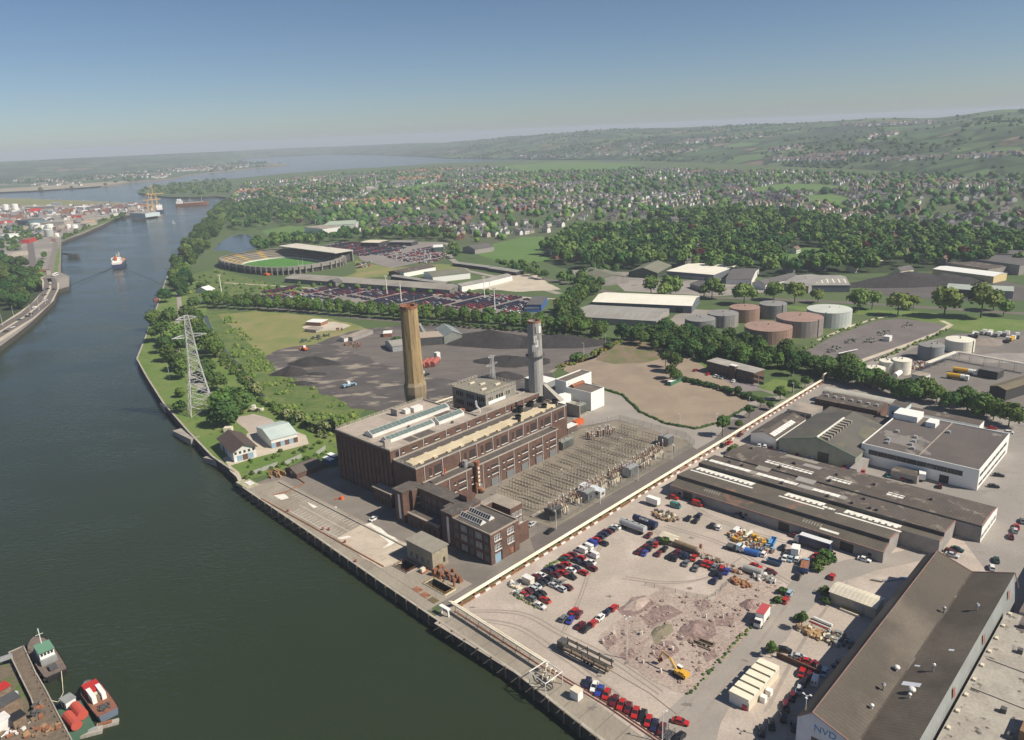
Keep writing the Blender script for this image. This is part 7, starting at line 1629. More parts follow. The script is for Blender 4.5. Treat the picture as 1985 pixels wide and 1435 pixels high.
for blk in range(7):
    vb = 252 + blk * 38
    for r in range(6):
        v = vb + 2 + r * 5.5
        u = 190
        while u < 345:
            u += 2.35
            if 228 < u < 233 or (blk == 4 and 233 <= u < 246): continue
            if not inpoly(u,v,lot): continue
            spots.append((u,v,blk))
empty_runs = {(b,k): rr.random() < .12 for b in range(7) for k in range(30)}
spots = [s for s in spots if not empty_runs[s[2],int((s[0] - 190) / 6)] and rr.random() < .95]
def lotcol(u,v):
    k = rr.random(); g = math.sin(u * .09 + v * .05) + math.sin(v * .13)
    if k < .05: return 'white'
    if k < .09: return 'silver'
    if g > .1: return 'maroon' if k < .5 else ('red' if k < .82 else 'navy')
    return 'navy' if k < .62 else ('black' if k < .8 else 'maroon')
spots.sort(key=lambda s: s[0])
for i,(u,v,b) in enumerate(spots):
    col = lotcol(u,v); p = W(u,v)
    if i < 110: 
        t = car('new dark coloured car in the dense rows of the far lot behind the avenue' if col in ('navy','black','maroon') else 'new bright coloured car in the dense rows of the far lot behind the avenue',(p.x,p.y,.1),RZ + math.pi / 2,col,'saloon','new cars in the far lot',wheels=False)
    else: stuffcar(p,RZ + math.pi / 2,col)
for poly,step,cols,dens in (([(625,480),(655,470),(740,470),(790,475),(770,490),(700,497),(660,492)],(2.5,5.6),('red','maroon','navy','navy','black','red','silver'),.93),([(735,494),(800,488),(860,482),(868,500),(830,512),(770,506)],(3,7),('red','white','red','white','navy','maroon','silver'),.8),([(800,485),(850,478),(862,482),(806,490)],(2.6,6),('navy','black','white','red'),.8),([(755,474),(790,478),(782,484),(750,484)],(2.5,5.6),('green','green','white'),.8),([(690,512),(720,508),(718,518),(692,522)],(3,6),('white','red','navy'),.6),([(480,572),(520,570),(540,577),(510,582)],(3,6),('white','red','white','maroon'),.6),([(975,602),(1015,603),(1010,610),(980,609)],(2.6,6),('white','red','white'),.7),([(505,568),(570,553),(585,556),(530,570)],(2.5,5.6),('maroon','navy','red'),.9)):
    q = [UV(G(*p)) for p in poly]; us = [p[0] for p in q]; vs = [p[1] for p in q]; u = min(us); n = 0
    while u < max(us):
        v = min(vs); 
        while v < max(vs):
            if inpoly(u,v,q) and rr.random() < dens and int(v / step[1]) % 5: stuffcar(W(u,v),RZ + math.pi / 2,rr.choice(cols))
            v += step[1]
        u += step[0]
allm = MB(); mats_ = []
for i,(c,(b,_)) in enumerate(stuffM.items()):
    base = len(allm.v); allm.v += b.v; allm.f += [[j + base for j in f] for f in b.f]; allm.m += [i] * len(b.f); mats_.append(CARM[c])
base = len(allm.v); allm.v += glassMB.v; allm.f += [[j + base for j in f] for f in glassMB.f]; allm.m += [len(mats_)] * len(glassMB.f); mats_.append(carglass)
allm.build('distant_parked_cars',mats_)['kind'] = 'stuff'
# ------------------------------------------------------------------ the marina park: pylon, boathouse, club shed
def lattice(mb,base,top,z0,z1,n,r=.12):
    """four tapering legs with zigzag bracing, base and top half widths"""
    c = ((-1,-1),(1,-1),(1,1),(-1,1)); lv = []
    for k in range(n + 1):
        f = k / n; h = base + (top - base) * f; z = z0 + (z1 - z0) * f; lv.append([(a * h,b * h,z) for a,b in c])
    for k in range(n):
        for i in range(4):
            mb.tube(lv[k][i],lv[k + 1][i],r * 1.3,4); j = (i + 1) % 4
            mb.tube(lv[k][i],lv[k + 1][j],r * .7,3); mb.tube(lv[k][j],lv[k + 1][i],r * .7,3); mb.tube(lv[k + 1][i],lv[k + 1][j],r * .7,3)
def pylon(label,p,h,rot,base=6.5,k=1.):
    t = thing('pylon',label,'pylon',p,rot)
    mb = MB(); lattice(mb,base,base * .42,0,h * .52,5,.2 * k); lattice(mb,base * .42,1.1 * k,h * .52,h,7,.17 * k); mb.build('tower',mat('pale_lattice_steel',(.5,.5,.49),(.42,.42,.42),1.,.5) if 'pale_lattice_steel' not in MAT else MAT['pale_lattice_steel'],t)
    for z,L in ((h * .78,9 * k),(h * .96,5.5 * k)):
        mb = MB()
        for s in (-1,1):
            for y in (-1.2,1.2): mb.tube((0,y,z),(s * L,0,z + .6),.16 * k,3); mb.tube((0,y,z + 2.2 * k),(s * L,0,z + .6),.16 * k,3)
            for q in range(1,5): f = q / 5; mb.tube((s * L * f,1.2 * (1 - f),z),(s * L * f,-1.2 * (1 - f),z + 2.2 * k * (1 - f) + .6 * f),.1,3)
        mb.build('cross_arm',MAT['pale_lattice_steel'],t)
    return t
b = G(392,798); lo,hi = 10,90
for _ in range(30): mid = (lo + hi) / 2; lo,hi = (mid,hi) if proj((b.x,b.y,mid))[1] > 612 else (lo,mid)
pylon('tall pale lattice pylon standing in the riverside park',b,lo,.5)
b = G(957,772); lo,hi = 3,60
for _ in range(30): mid = (lo + hi) / 2; lo,hi = (mid,hi) if proj((b.x,b.y,mid))[1] > 690 else (lo,mid)
pylon('smaller lattice mast rising behind the control house',b,lo,.9,2.6,.55)
t = shed('boathouse','white boathouse with dark brown overhanging roof on the river edge','boathouse',c6_(500,1288),c6_(578,1365),c6_(675,1308),5.5,2.6,white,mat('dark_brown_roof',(.085,.06,.05),(.07,.05,.045),.3,.8),axis='x',over=1.0)
for k,m in enumerate((ltblue,brick,ltblue)): MB().box(1 + k * 4,-.1,0,3.6 + k * 4,-.02,3).build('door',m,t)
o_,an,L_,wd_ = rect(c6_(500,1288),c6_(578,1365),c6_(675,1308),5.5)
for k,(f,m) in enumerate(((.25,ltblue),(.5,brick),(.75,ltblue))): MB().box(L_ + .0,wd_ * f - 1.2,0,L_ + .08,wd_ * f + 1.2,2.8).build('door',m,t)
for k in range(5): MB().box(L_,wd_ * (k + .5) / 5 - .5,3.6,L_ + .07,wd_ * (k + .5) / 5 + .5,4.8).build('window',glass,t)
t = shed('club_shed','shed with pale blue green double pitched roof and white and brick front','shed',c6_(708,1228),c6_(790,1300),c6_(928,1258),4.5,2.2,white,mat('pale_aqua_roof',(.48,.55,.52),(.42,.49,.47),.15,.7,stripe=('Y',1.2,.07)),axis='y')
o_,an,L_,wd_ = rect(c6_(708,1228),c6_(790,1300),c6_(928,1258),4.5)
for k in range(6): MB().box(L_,wd_ * (k + .5) / 6 - 1.1,0,L_ + .08,wd_ * (k + .5) / 6 + 1.1,2.6).build('door',(ltblue,brick)[k % 2],t)
for k in range(6): MB().box(L_ * (k + .5) / 6 - .8,-.08,1.4,L_ * (k + .5) / 6 + .8,-.0,3).build('window',white2,t)
lamp_post('pale pole on the lawn left of the pylon',G(*c6_(228,965)),9,white,0)
t = thing('hut','little dark hut behind the boathouse hedge','hut',G(*c6_(555,1255))); MB().box(-2,-1.5,0,2,1.5,2.6).build('body',cream,t)
loader('cream digger parked on the lawn by the round bush',G(*c6_(697,1140)),0,cream,.6)
for k,(x0,y0,x1,y1,w_,lab) in enumerate(((285,1250,370,1290,5,'concrete slipway running into the river from the park'),(450,1395,540,1415,4,'short slip jetty beside the boathouse'),(190,1095,212,1112,3,'small stone landing on the park bank'))):
    a,b2 = G(*c6_(x0,y0),-1),G(*c6_(x1,y1),0); t = thing('slipway',lab,'slipway',a); d = b2 - a; n = Vector((-d.y,d.x,0)).normalized() * w_ / 2; mb = MB(); q = [-n - d * .2,d - n,d + n,n - d * .2]
    mb.face([(v.x,v.y,v.z + .1) for v in q]); 
    for i in range(4): u_,v_ = q[i],q[(i + 1) % 4]; mb.face([(u_.x,u_.y,-5),(v_.x,v_.y,-5),(v_.x,v_.y,v_.z + .1),(u_.x,u_.y,u_.z + .1)])
    mb.build('ramp',concrete,t)
mb = MB(); P = [G(*p) for p in BANK]
for a,b in zip(P,P[1:]):
    d = (b - a).normalized(); n = Vector((d.y,-d.x,0)) * .9
    mb.face([(a.x,a.y,.35),(b.x,b.y,.35),((b + n).x,(b + n).y,.35),((a + n).x,(a + n).y,.35)][::-1]); mb.face([((a + n).x,(a + n).y,0),((b + n).x,(b + n).y,0),((b + n).x,(b + n).y,.35),((a + n).x,(a + n).y,.35)]); mb.face([(a.x,a.y,-.2),(b.x,b.y,-.2),(b.x,b.y,.35),(a.x,a.y,.35)][::-1])
struct(mb.build('bank_wall_coping',MAT['pale_kerb_stone']))
t = thing('boat','small dark moored boat below the river trees','boat',G(308,581,WZ) ,.8); mb = MB(); loft(mb,[(-5,1.4,-.3,1.4),(0,1.8,-.4,1.4),(3,1.5,-.4,1.6),(5.5,.2,0,2.0)]); mb.build('hull',MAT['red_oxide_pipe'],t); MB().box(-3,-1,1.4,0,1,3).build('cabin',timber,t)
# ------------------------------------------------------------------ ships
def hull(name,L,B,D,m,parent,zk=-.6,bow=.18,m2=None):
    mb = MB(); st = [(-L / 2,.42),(-L / 2 + L * .04,.47),(-L * .2,.5),(L * .25,.5),(L * .38,.38),(L * .46,.18),(L / 2,.02)]
    S = []
    for x,w_ in st:
        f = max(0,(x / (L / 2) - .5)) * 2; zt = D + f * D * .35
        S.append([(x * .97,-w_ * B * .85,zk),(x,-w_ * B,zt),(x,w_ * B,zt),(x * .97,w_ * B * .85,zk)])
    for a,b in zip(S,S[1:]):
        mb.face([a[0],b[0],b[1],a[1]]); mb.face([a[2],b[2],b[3],a[3]]); mb.face([(p[0],p[1] * .96,p[2] - .35) for p in (a[1],b[1],b[2],a[2])],1)
    mb.face([S[0][3],S[0][0],S[0][1],S[0][2]]); return mb.build(name,[m,m2 or MAT['deck_red']],parent)
mat('deck_red',(.24,.10,.06),(.19,.085,.055),.5); deckgreen = mat('deck_green',(.06,.13,.085),(.05,.11,.07),.6)
a,b = G(222,516,WZ),G(240,508,WZ)
SH = thing('cargo_ship','white and blue cargo ship steaming down the middle of the river','ship',G(233,514,WZ),math.atan2(G(246,430,WZ).y - a.y,G(246,430,WZ).x - a.x) - .1)
hull('hull',62,12.5,5.0,mat('ship_blue',(.05,.07,.16)),SH,m2=MAT['deck_red'])
mb = MB(); mb.box(-29,-5,4.5,-14,5,7.5); mb.box(-27,-4.6,7.5,-16,4.6,10); mb.box(-25,-5.4,10,-18,5.4,12.4); mb.build('superstructure',white2,SH)
mb = MB(); mb.box(-13,-4.5,4.5,20,4.5,6.2); mb.build('hatch_cover',mat('hatch_buff',(.42,.3,.2)),SH)
for x in (-16,2): mb = MB(); mb.tube((x,0,5),(x,0,17),.3,5); mb.tube((x,0,9),(x + 9,0,15),.2,4); mb.build('mast',cream,SH)
MB().box(-27.5,-1.5,10,-25,1.5,14.5).build('funnel',orange,SH); mb = MB(); mb.box(-18.0,-4.8,11,-17.9,4.8,12); mb.build('window',glass,SH)
for k,(x,y,L,hd,hm,lab) in enumerate(((311,410,78,1.95,'ship_blue','white ship berthed under the yellow dock cranes'),(373,398,80,.25,'deck_red','red hulled ship with white bridge moored off the far point'))):
    t = thing('cargo_ship',lab,'ship',G(x,y,WZ),hd); hull('hull',L,15,6,MAT[hm],t)
    mb = MB(); mb.box(-L * .46,-6,5.5,-L * .28,6,12); mb.box(-L * .43,-6.5,12,-L * .32,6.5,17); mb.build('superstructure',white2,t); MB().box(-L * .25,-5,5.5,L * .35,5,8).build('hatch_cover',MAT['hatch_buff'],t)
    for f in (-.05,.3): mb = MB(); mb.tube((L * f,0,6),(L * f,0,18),.5,5); mb.build('mast',cream,t)
t = thing('pontoon','dark floating pontoon at the end of the container berth','pontoon',G(302,421,WZ)); MB().box(-7,-18,-1,7,14,3).build('deck',wall_grey,t)
t = thing('sailing_boat','tiny white sailing boat on the far river reach','boat',G(337,433,WZ)); mb = MB(); loft(mb,[(-3,.7,0,.8),(0,1,0,.8),(3.4,.1,.2,1)]); mb.build('hull',white2,t); mb = MB(); mb.face([(-.2,0,1),(-2.6,.3,1),(-.2,0,8)]); mb.face([(-.2,.05,1),(-.2,.05,8),(-2.6,.35,1)]); mb.build('sail',white2,t)
t = thing('jetty','dark timber river jetty on the far bank below the roundabout','jetty',G(122,493)); a,b = Vector((0,0,0)),G(142,494) - G(122,493); mb = MB(); mb.tube((0,0,.6),tuple(b + Vector((0,0,.6))),1.6,4); mb.box(b.x - 7,b.y - 3,-4,b.x + 7,b.y + 3,1); mb.build('deck',dark_metal,t)
# vessels and jetty at bottom left, over the water
kJ = lambda x,y,z=0: G(x * .2015,1150 + y * .2015,z)
JT = thing('jetty','weathered timber jetty with pale edge beams in the bottom left corner','jetty',kJ(300,900))
jl = JT.location
def jpoly(name,pts,z0,z1,m,top=None): mb = MB((jl.x,jl.y)); mb.prism([tuple(kJ(*p)[:2]) for p in pts],z0,z1); return mb.build(name,m,JT)
deckm = mat('jetty_planks',(.17,.13,.095),(.12,.095,.07),.5,.95,c3=(.13,.10,.075),s3=.4,fine=.2)
jpoly('deck',[(85,570),(225,510),(340,760),(440,930),(545,1140),(640,1290),(690,1414),(300,1500),(265,1260),(360,1200),(300,1010),(215,840)],-.5,.0,deckm)
jpoly('deck',[(-200,1300),(265,1250),(330,1500),(-200,1600)],-3.6,-.02,deckm)
jpoly('foreshore',[(-300,720),(90,640),(180,830),(260,1000),(300,1200),(265,1250),(-300,1330)],-4.5,-1.2,mat('muddy_foreshore',(.15,.12,.085),(.11,.10,.06),.3,.95,c3=(.08,.13,.03),s3=.15,lo3=.54,hi3=.6,fine=.2))
mb = MB((jl.x,jl.y))
for x0,y0,x1,y1 in ((225,510,340,760),(340,760,440,930),(440,930,545,1140),(545,1140,690,1414),(85,570,225,510),(85,570,215,840),(215,840,300,1010),(300,1010,360,1200),(265,1255,360,1200)):
    a,b = kJ(x0,y0,.1),kJ(x1,y1,.1); mb.tube(tuple(a),tuple(b),.22,4)
mb.build('edge_beam',concrete,JT)
for k in range(16):
    f = k / 15; x,y = (230 + 420 * f,520 + 850 * f + 60 * math.sin(f * 3)); p = kJ(x,y); mb = MB((jl.x,jl.y)); mb.cyl(p.x,p.y,-5,.6,.2,n=6); mb.build('pile',timber,JT)
a,b = kJ(-60,660,.4),kJ(120,600,.4); t = thing('gangway','pale metal gangway reaching the jetty from the left edge','gangway',a); mb = MB(); d = b - a; mb.tube((0,0,0),tuple(d),.8,4); mb.build('deck',steel,t)
def tug(label,x0,y0,x1,y1,B,hm,dm,z=WZ):
    a,b = kJ(x0,y0,WZ),kJ(x1,y1,WZ); d = b - a; t = thing('tug',label,'tug',(a + b) / 2,math.atan2(d.y,d.x)); hull('hull',d.length,B,2.2,hm,t,m2=dm); return t,d.length
t,L = tug('tug with green wheelhouse roof and tall white mast moored at the jetty',560,830,340,490,6.4,black,mat('brown_deck',(.17,.13,.11),(.12,.1,.09),.8))
mb = MB(); mb.box(-L * .22,-2.1,1.9,L * .14,2.1,3.6); mb.build('deckhouse',grey,t); mb = MB(); mb.box(-L * .18,-1.9,3.6,L * .02,1.9,5.8); mb.build('wheelhouse',white2,t); MB().box(-L * .2,-2.1,5.8,L * .04,2.1,6.0).build('wheelhouse_roof',mat('tug_green',(.12,.26,.17)),t)
for y in (-1.3,-.45,.45,1.3): MB().box(-L * .185,y - .28,4.6,-L * .178,y + .28,5.4).build('window',glass,t)
mb = MB(); mb.tube((.5,0,6),(.5,0,11),.12,5); mb.tube((.5,-1,9),(.5,1,9),.07,4); mb.tube((.5,0,11),(L * .4,0,3),.03,3); mb.build('mast',white2,t)
mb = MB()
for k in range(14): a = k / 13; mb.ball(-L * .48 + a * L * .9,(-1 if k % 2 else 1) * 3.1,1.4,.45,.45,.45)
mb.build('tyre_fender',rubber,t); mb = MB(); mb.cyl(L * .2,0,1.9,3.4,.9,n=8); mb.box(-L * .4,-1,1.9,-L * .3,1,2.8); mb.build('winch',dark_metal,t)
t,L = tug('blue hulled work boat with bright red foredeck house and white cabin tops',1060,1210,850,920,5.6,mat('hull_blue_grey',(.13,.17,.23)),MAT['deck_red'])
mb = MB(); mb.box(L * .1,-1.9,1.8,L * .36,1.9,3.6); mb.build('deckhouse',red,t)
for y in (-1.2,1.2): MB().box(-L * .12,y - .55,1.8,L * .18,y + .55,3.9).build('cabin_top',white2,t)
for k in range(3): MB().box(-L * .08 + k * 1.6,-.5,1.8,-L * .08 + k * 1.6 + 1.0,.5,3.1).build('wheelhouse',(timber,cream,dark_metal)[k],t)
scr = MB(); 
for k in range(18): a = rr.uniform(0,6); scr.tube((-L * .3 + rr.uniform(-2,2),rr.uniform(-1.6,1.6),2),(-L * .3 + rr.uniform(-2,2),rr.uniform(-1.6,1.6),2.5),.12,4)
scr.build('deck_gear',dark_metal,t)
o = thing('barge','green decked barge carrying two red drums beside the jetty','barge',kJ(730,1190,WZ)); bl = o.location
mb = MB((bl.x,bl.y)); mb.prism([tuple(kJ(*p,-1)[:2]) for p in ((550,1105),(770,1010),(905,1250),(680,1370))],-.6,1.9); 
for i,vv in enumerate(mb.v): mb.v[i] = (vv[0],vv[1],vv[2])
mb.build('hull',deckgreen,o)
for (x0,y0,x1,y1) in ((650,1180,740,1280),(720,1090,800,1180)):
    a,b = kJ(x0,y0,-.4) - bl,kJ(x1,y1,-.4) - bl; mb = MB(); mb.tube((a.x,a.y,3.3),(b.x,b.y,3.3),1.35,12); mb.build('drum',mat('drum_red',(.5,.07,.04),(.42,.08,.06),.6) if 'drum_red' not in MAT else MAT['drum_red'],o)
p = kJ(665,1075,-1.2) - bl; mb = MB(); mb.tr(p.x,p.y,0,.95); mb.box(-1.3,-1.5,1.9,1.3,1.5,4.4); mb.build('cabin',white2,o); mb = MB(); mb.tr(p.x,p.y,0,.95); mb.box(-1.5,-1.7,4.4,1.5,1.7,4.6); mb.build('cabin_roof',grey,o); mb = MB(); mb.tr(p.x,p.y,0,.95); mb.box(-1.34,-.4,1.9,-1.3,.5,3.9); mb.build('door',rust,o)
t = thing('float','small rusty float moored behind the blue work boat','float',kJ(1040,1270,WZ),.35); MB().box(-2.6,-.9,-.3,2.6,.9,.7).build('hull',concrete,t); MB().box(-2,-.5,.7,1,.5,1.1).build('deck_plate',rust,t)
t = thing('pontoon','pale stepped pontoon at the stern of the green barge','pontoon',kJ(840,1360,WZ),.35); MB().box(-3.6,-1.2,-.3,3.6,1.2,.9).build('deck',concrete,t); MB().box(-3,-.3,.9,2.6,.3,1.5).build('rail',steel,t)
mb = MB(); pts = [kJ(590,750,-1),kJ(600,850,-2.8),kJ(608,960,-3),kJ(560,1050,-1.5),kJ(480,1030,.2)]; o = pts[0]; mb.path([tuple(q - o) for q in pts],.1,4); tag(mb.build('mooring_rope',cream,None,o),'long slack mooring rope curving from the tug to the jetty','rope')
for k,(x,y,w_,d_,h_,m,lab) in enumerate(((90,1130,5,4,3.4,dark_metal,'dark roofed shed on the foreshore beside the jetty'),(10,1310,4,3,3.2,white,'white cabin at the left edge below the jetty'),(20,1000,4,3,3,red,'red roofed hut at the left edge by the jetty'),(180,1260,3,3,2.6,black,'dark round topped cabin beside the blue panel'))):
    t = thing('hut',lab,'hut',kJ(x,y,-.0),.95); MB().box(-w_ / 2,-d_ / 2,-1.3,w_ / 2,d_ / 2,h_).build('wall',white if k == 1 else timber,t); MB().box(-w_ / 2 - .2,-d_ / 2 - .2,h_,w_ / 2 + .2,d_ / 2 + .2,h_ + .2).build('roof',m,t)
for k,(x,y,lab) in enumerate(((50,1050,'pale green drums beside the red roofed hut'),)): t = thing('drum',lab,'drum',kJ(x,y,-1.2)); mb = MB(); mb.cyl(0,0,0,2.2,1.1,n=8); mb.cyl(2.2,1,0,2,1,n=8); mb.build('shell',MAT['pale_aqua_roof'],t)
scrap('deck_litter','rusty litter and chains along the jetty edge','litter',kJ(430,1330),5,1.6,36,[rust,ply,timber],.7,.35,71)
scrap('deck_litter','orange gas bottles and litter on the jetty corner','litter',kJ(360,1150),1.4,4,24,[rust,timber,dark_metal],.9,.5,72)
scrap('deck_litter','orange and pale litter by the white cabin','litter',kJ(60,1370),4,1.5,24,[rust,timber,white],.8,.5,73)
# ------------------------------------------------------------------ far bank: port sheds, tanks, cranes, containers, traffic
kT = lambda x,y: (x * .2015,380 + y * .2015)
for k,(x,y,r,h,lab) in enumerate(((60,140,7,15,'far left one of the white oil tank pair beyond the port'),(150,140,8,16,'nearer of the white oil tanks at the back of the port'),(340,300,9,7,'wide low white tank in the port tank yard'),(362,330,6,6,'small white tank in front of the wide one'),(412,322,5,7,'slim white tank right of the wide one'),(480,320,7,9,'white domed tank by the river wall'),(480,390,7,12,'pale green tank nearest the river wall'),(548,395,4,6,'small pale tank beside the green one'),(720,310,6,6,'grey white tank near the orange shed'),(660,305,5,5,'small grey tank left of the grey white one'))):
    c = G(*kT(x,y)); t = thing('storage_tank',lab,'storage tank',c + Vector((0,0,.2))); MB().cyl(0,0,0,h,r,n=16,cap=False).build('shell',MAT['tank_pale_green'] if k == 6 else white2,t); MB().cyl(0,0,h,h + 1,r,.4,16).build('roof',white2,t)
far = [((160,235),(270,240),(285,195),9,'teal','dark teal walled port shed'),((275,235),(400,225),(395,185),9,'dark_brick','dark red brown port shed beside the teal one'),((395,260),(615,250),(620,215),8,'beige_wall','long beige port shed'),((715,250),(775,250),(780,218),8,'hatch_buff','orange buff port shed'),((800,210),(1055,190),(1050,165),6,'beige_wall','long grey buff transit shed by the river wall'),((290,110),(520,100),(525,70),10,'rendered_grey_wall','wide pale roofed port warehouse'),((490,70),(570,65),(575,25),14,'grey_paint','tall grey port building'),((240,130),(275,130),(278,95),10,'red_paint','bright red port building'),((1245,165),(1395,170),(1390,120),8,'pale_blue_wall','pale blue grey shed on the container berth'),((700,110),(830,105),(825,92),5,'white_panel','long white port shed'),((0,250),(130,235),(120,215),4,'red_paint','long low red roofed port store'),((640,200),(790,190),(780,175),4,'red_paint','low red port store by the transit shed'),((0,380),(45,385),(50,345),6,'white_panel','white building at the left edge by the railway'),((205,425),(280,420),(285,400),6,'red_paint','orange red roofed building on the railway bridge'),((0,560),(70,560),(80,520),6,'beige_wall','pale blocks beside the left road'),((690,275),(830,270),(825,250),5,'beige_wall','cream low store near the orange buff shed')]
mat('teal',(.10,.16,.18))
for A,B,Cc,h,m,lab in far:
    shed('port_shed',lab + ' on the far bank','shed',kT(*A),kT(*B),kT(*Cc),h,1.5,MAT[m],{'red_paint': mat('rusty_red_roof',(.24,.10,.08)) if 'rusty_red_roof' not in MAT else MAT['rusty_red_roof'],'teal': dark_roof2,'dark_brick': dark_roof2,'white_panel': white2}.get(m,roof_grey),maxw=34)
for k,(x,y,h) in enumerate(((1455,150,42),(1495,125,56))):
    t = thing('dock_crane','yellow dockside container crane, ' + ('the lower one at the pontoon' if k == 0 else 'the taller one at the ship'),'crane',G(*kT(x,y)) + Vector((0,0,.2)),.6); mb = MB()
    for a in (-6,6):
        for b in (-5,5): mb.tube((a,b,0),(a * .8,b,h * .6),.9,4)
        mb.tube((a * .9,-5,h * .35),(a * .9,5,h * .35),.7,4); mb.tube((a * .8,-5,h * .6),(a * .8,5,h * .6),.7,4)
    mb.build('portal',mat('crane_yellow',(.58,.36,.12)) if 'crane_yellow' not in MAT else MAT['crane_yellow'],t); mb = MB(); mb.tube((-14,0,h * .62),(24,0,h * .62),1.0,4); mb.tube((0,0,h * .6),(0,0,h),.8,4); mb.tube((0,0,h),(22,0,h * .64),.4,4); mb.tube((0,0,h),(-13,0,h * .64),.4,4); mb.build('boom',MAT['crane_yellow'],t)
cr = random.Random(4); CC = [MAT['rusty_red_roof'],rust,mat('dull_blue',(.12,.16,.24)),grey,white,MAT['deck_red'],dark_metal,MAT['beige_wall']]
pc = [MB() for _ in CC]; n = 0
polyc = [tuple(G(*kT(*p))[:2]) for p in ((20,200),(300,150),(700,130),(900,90),(1240,80),(1360,90),(1350,120),(1240,160),(900,165),(640,175),(380,190),(100,240))]
cont = thing
stk = scatter(polyc,520,cr,13)
for i,(x,y) in enumerate(stk):
    k = cr.randrange(len(CC)); hh = cr.choice((2.6,5.2,5.2,7.8)); L = cr.choice((6,12))
    if i < 90: t = MB().box(-L / 2,-1.25,0,L / 2,1.25,hh).build('shipping_container',CC[k],None,(x,y,.2),.5 + cr.choice((0,1.57))); tag(t,'stack of shipping containers in the far port yard','container','containers in the far port')
    else: b_ = pc[k]; b_.tr(x,y,.2,.5 + cr.choice((0,1.57))); b_.box(-L / 2,-1.25,0,L / 2,1.25,hh); b_.T = None
for x,y in scatter(WP([(-60,470),(0,400),(200,398),(295,400),(300,412),(240,416),(190,428),(120,452),(112,470),(60,470)]),420,cr,12):
    b_ = pc[cr.randrange(len(CC))] if cr.random() < .3 else pc[cr.choice((3,4,7,6))]; s = cr.uniform(2,7); b_.tr(x,y,.2,.5 + cr.choice((0,1.57))); b_.box(-s,-s * .6,0,s,s * .6,cr.uniform(2,5.5)); b_.T = None
allc = MB()
for i,b_ in enumerate(pc): base = len(allc.v); allc.v += b_.v; allc.f += [[j + base for j in f] for f in b_.f]; allc.m += [i] * len(b_.f)
allc.build('distant_containers',CC)['kind'] = 'stuff'
# traffic on the dual carriageway
for k,(x,y,c) in enumerate(((265,1165,'black'),(330,1075,'white'),(190,1200,'green'),(120,1270,'silver'),(430,960,'black'),(460,900,'black'),(350,1110,'grey'),(300,1140,'black'),(490,860,'grey'),(520,905,'black'),(440,1010,'silver'),(60,1310,'black'),(490,455,'white'),(515,450,'silver'),(180,570,'white'),(150,520,'white'),(180,610,'silver'),(140,480,'grey'))):
    p = G(*kT(x,y)); car(f'{nth(k)} {c} car on the far bank road, counted from the bend',(p.x,p.y,.32),1.0 if y > 700 else 1.5,c,'saloon','cars on the far bank road',wheels=False,name='moving_car')
p = G(*kT(535,770)); t = thing('bus','white coach on the lay-by above the far river wall','coach',(p.x,p.y,.3),1.7); MB().box(-5.5,-1.25,.5,5.5,1.25,3.2).build('body',white2,t); MB().box(-5.2,-1.28,1.6,5.2,1.28,2.5).build('window',carglass,t)
for k,(x,y) in enumerate(((30,1255),(135,1170),(380,1100),(440,1040),(305,1155))): lamp_post('pale street lamp along the far bank dual carriageway',G(*kT(x,y)) + Vector((0,0,.2)),10,white,1,'street lamps on the far bank')
t = thing('road_bridge','grey road bridge over the railway on the far bank','bridge',G(*kT(345,765))); MB().box(-16,-4,0,16,4,5).build('deck',concrete,t); mb = MB(); mb.box(-16,-4.4,5,16,-4,6); mb.box(-16,4,5,16,4.4,6); mb.build('parapet',rust,t)
# ------------------------------------------------------------------ trees
def leafm(n,a,b,c3): return mat(n,a,b,.5,.85,lo=.38,hi=.6,objrand=.28,c3=c3,s3=1.6,lo3=.5,hi3=.66,spec=.2)
LEAF = {'lime': leafm('lime_leaves',(.085,.155,.03),(.052,.105,.022),(.12,.19,.045)),'broad': leafm('broad_leaves',(.06,.115,.026),(.036,.075,.019),(.095,.15,.04)),
        'dark': leafm('dark_leaves',(.032,.085,.021),(.022,.06,.017),(.05,.11,.028)),'willow': leafm('willow_leaves',(.13,.195,.045),(.085,.14,.03),(.175,.235,.07)),
        'copper': leafm('copper_leaves',(.07,.02,.018),(.045,.014,.014),(.1,.035,.025)),'blossom': leafm('hawthorn_blossom',(.09,.13,.03),(.06,.1,.02),(.42,.42,.28)),'gorse': leafm('gorse_flowers',(.07,.11,.02),(.05,.08,.015),(.38,.2,.02))}
bark = mat('bark',(.10,.08,.06),(.07,.055,.04),2.,.95)
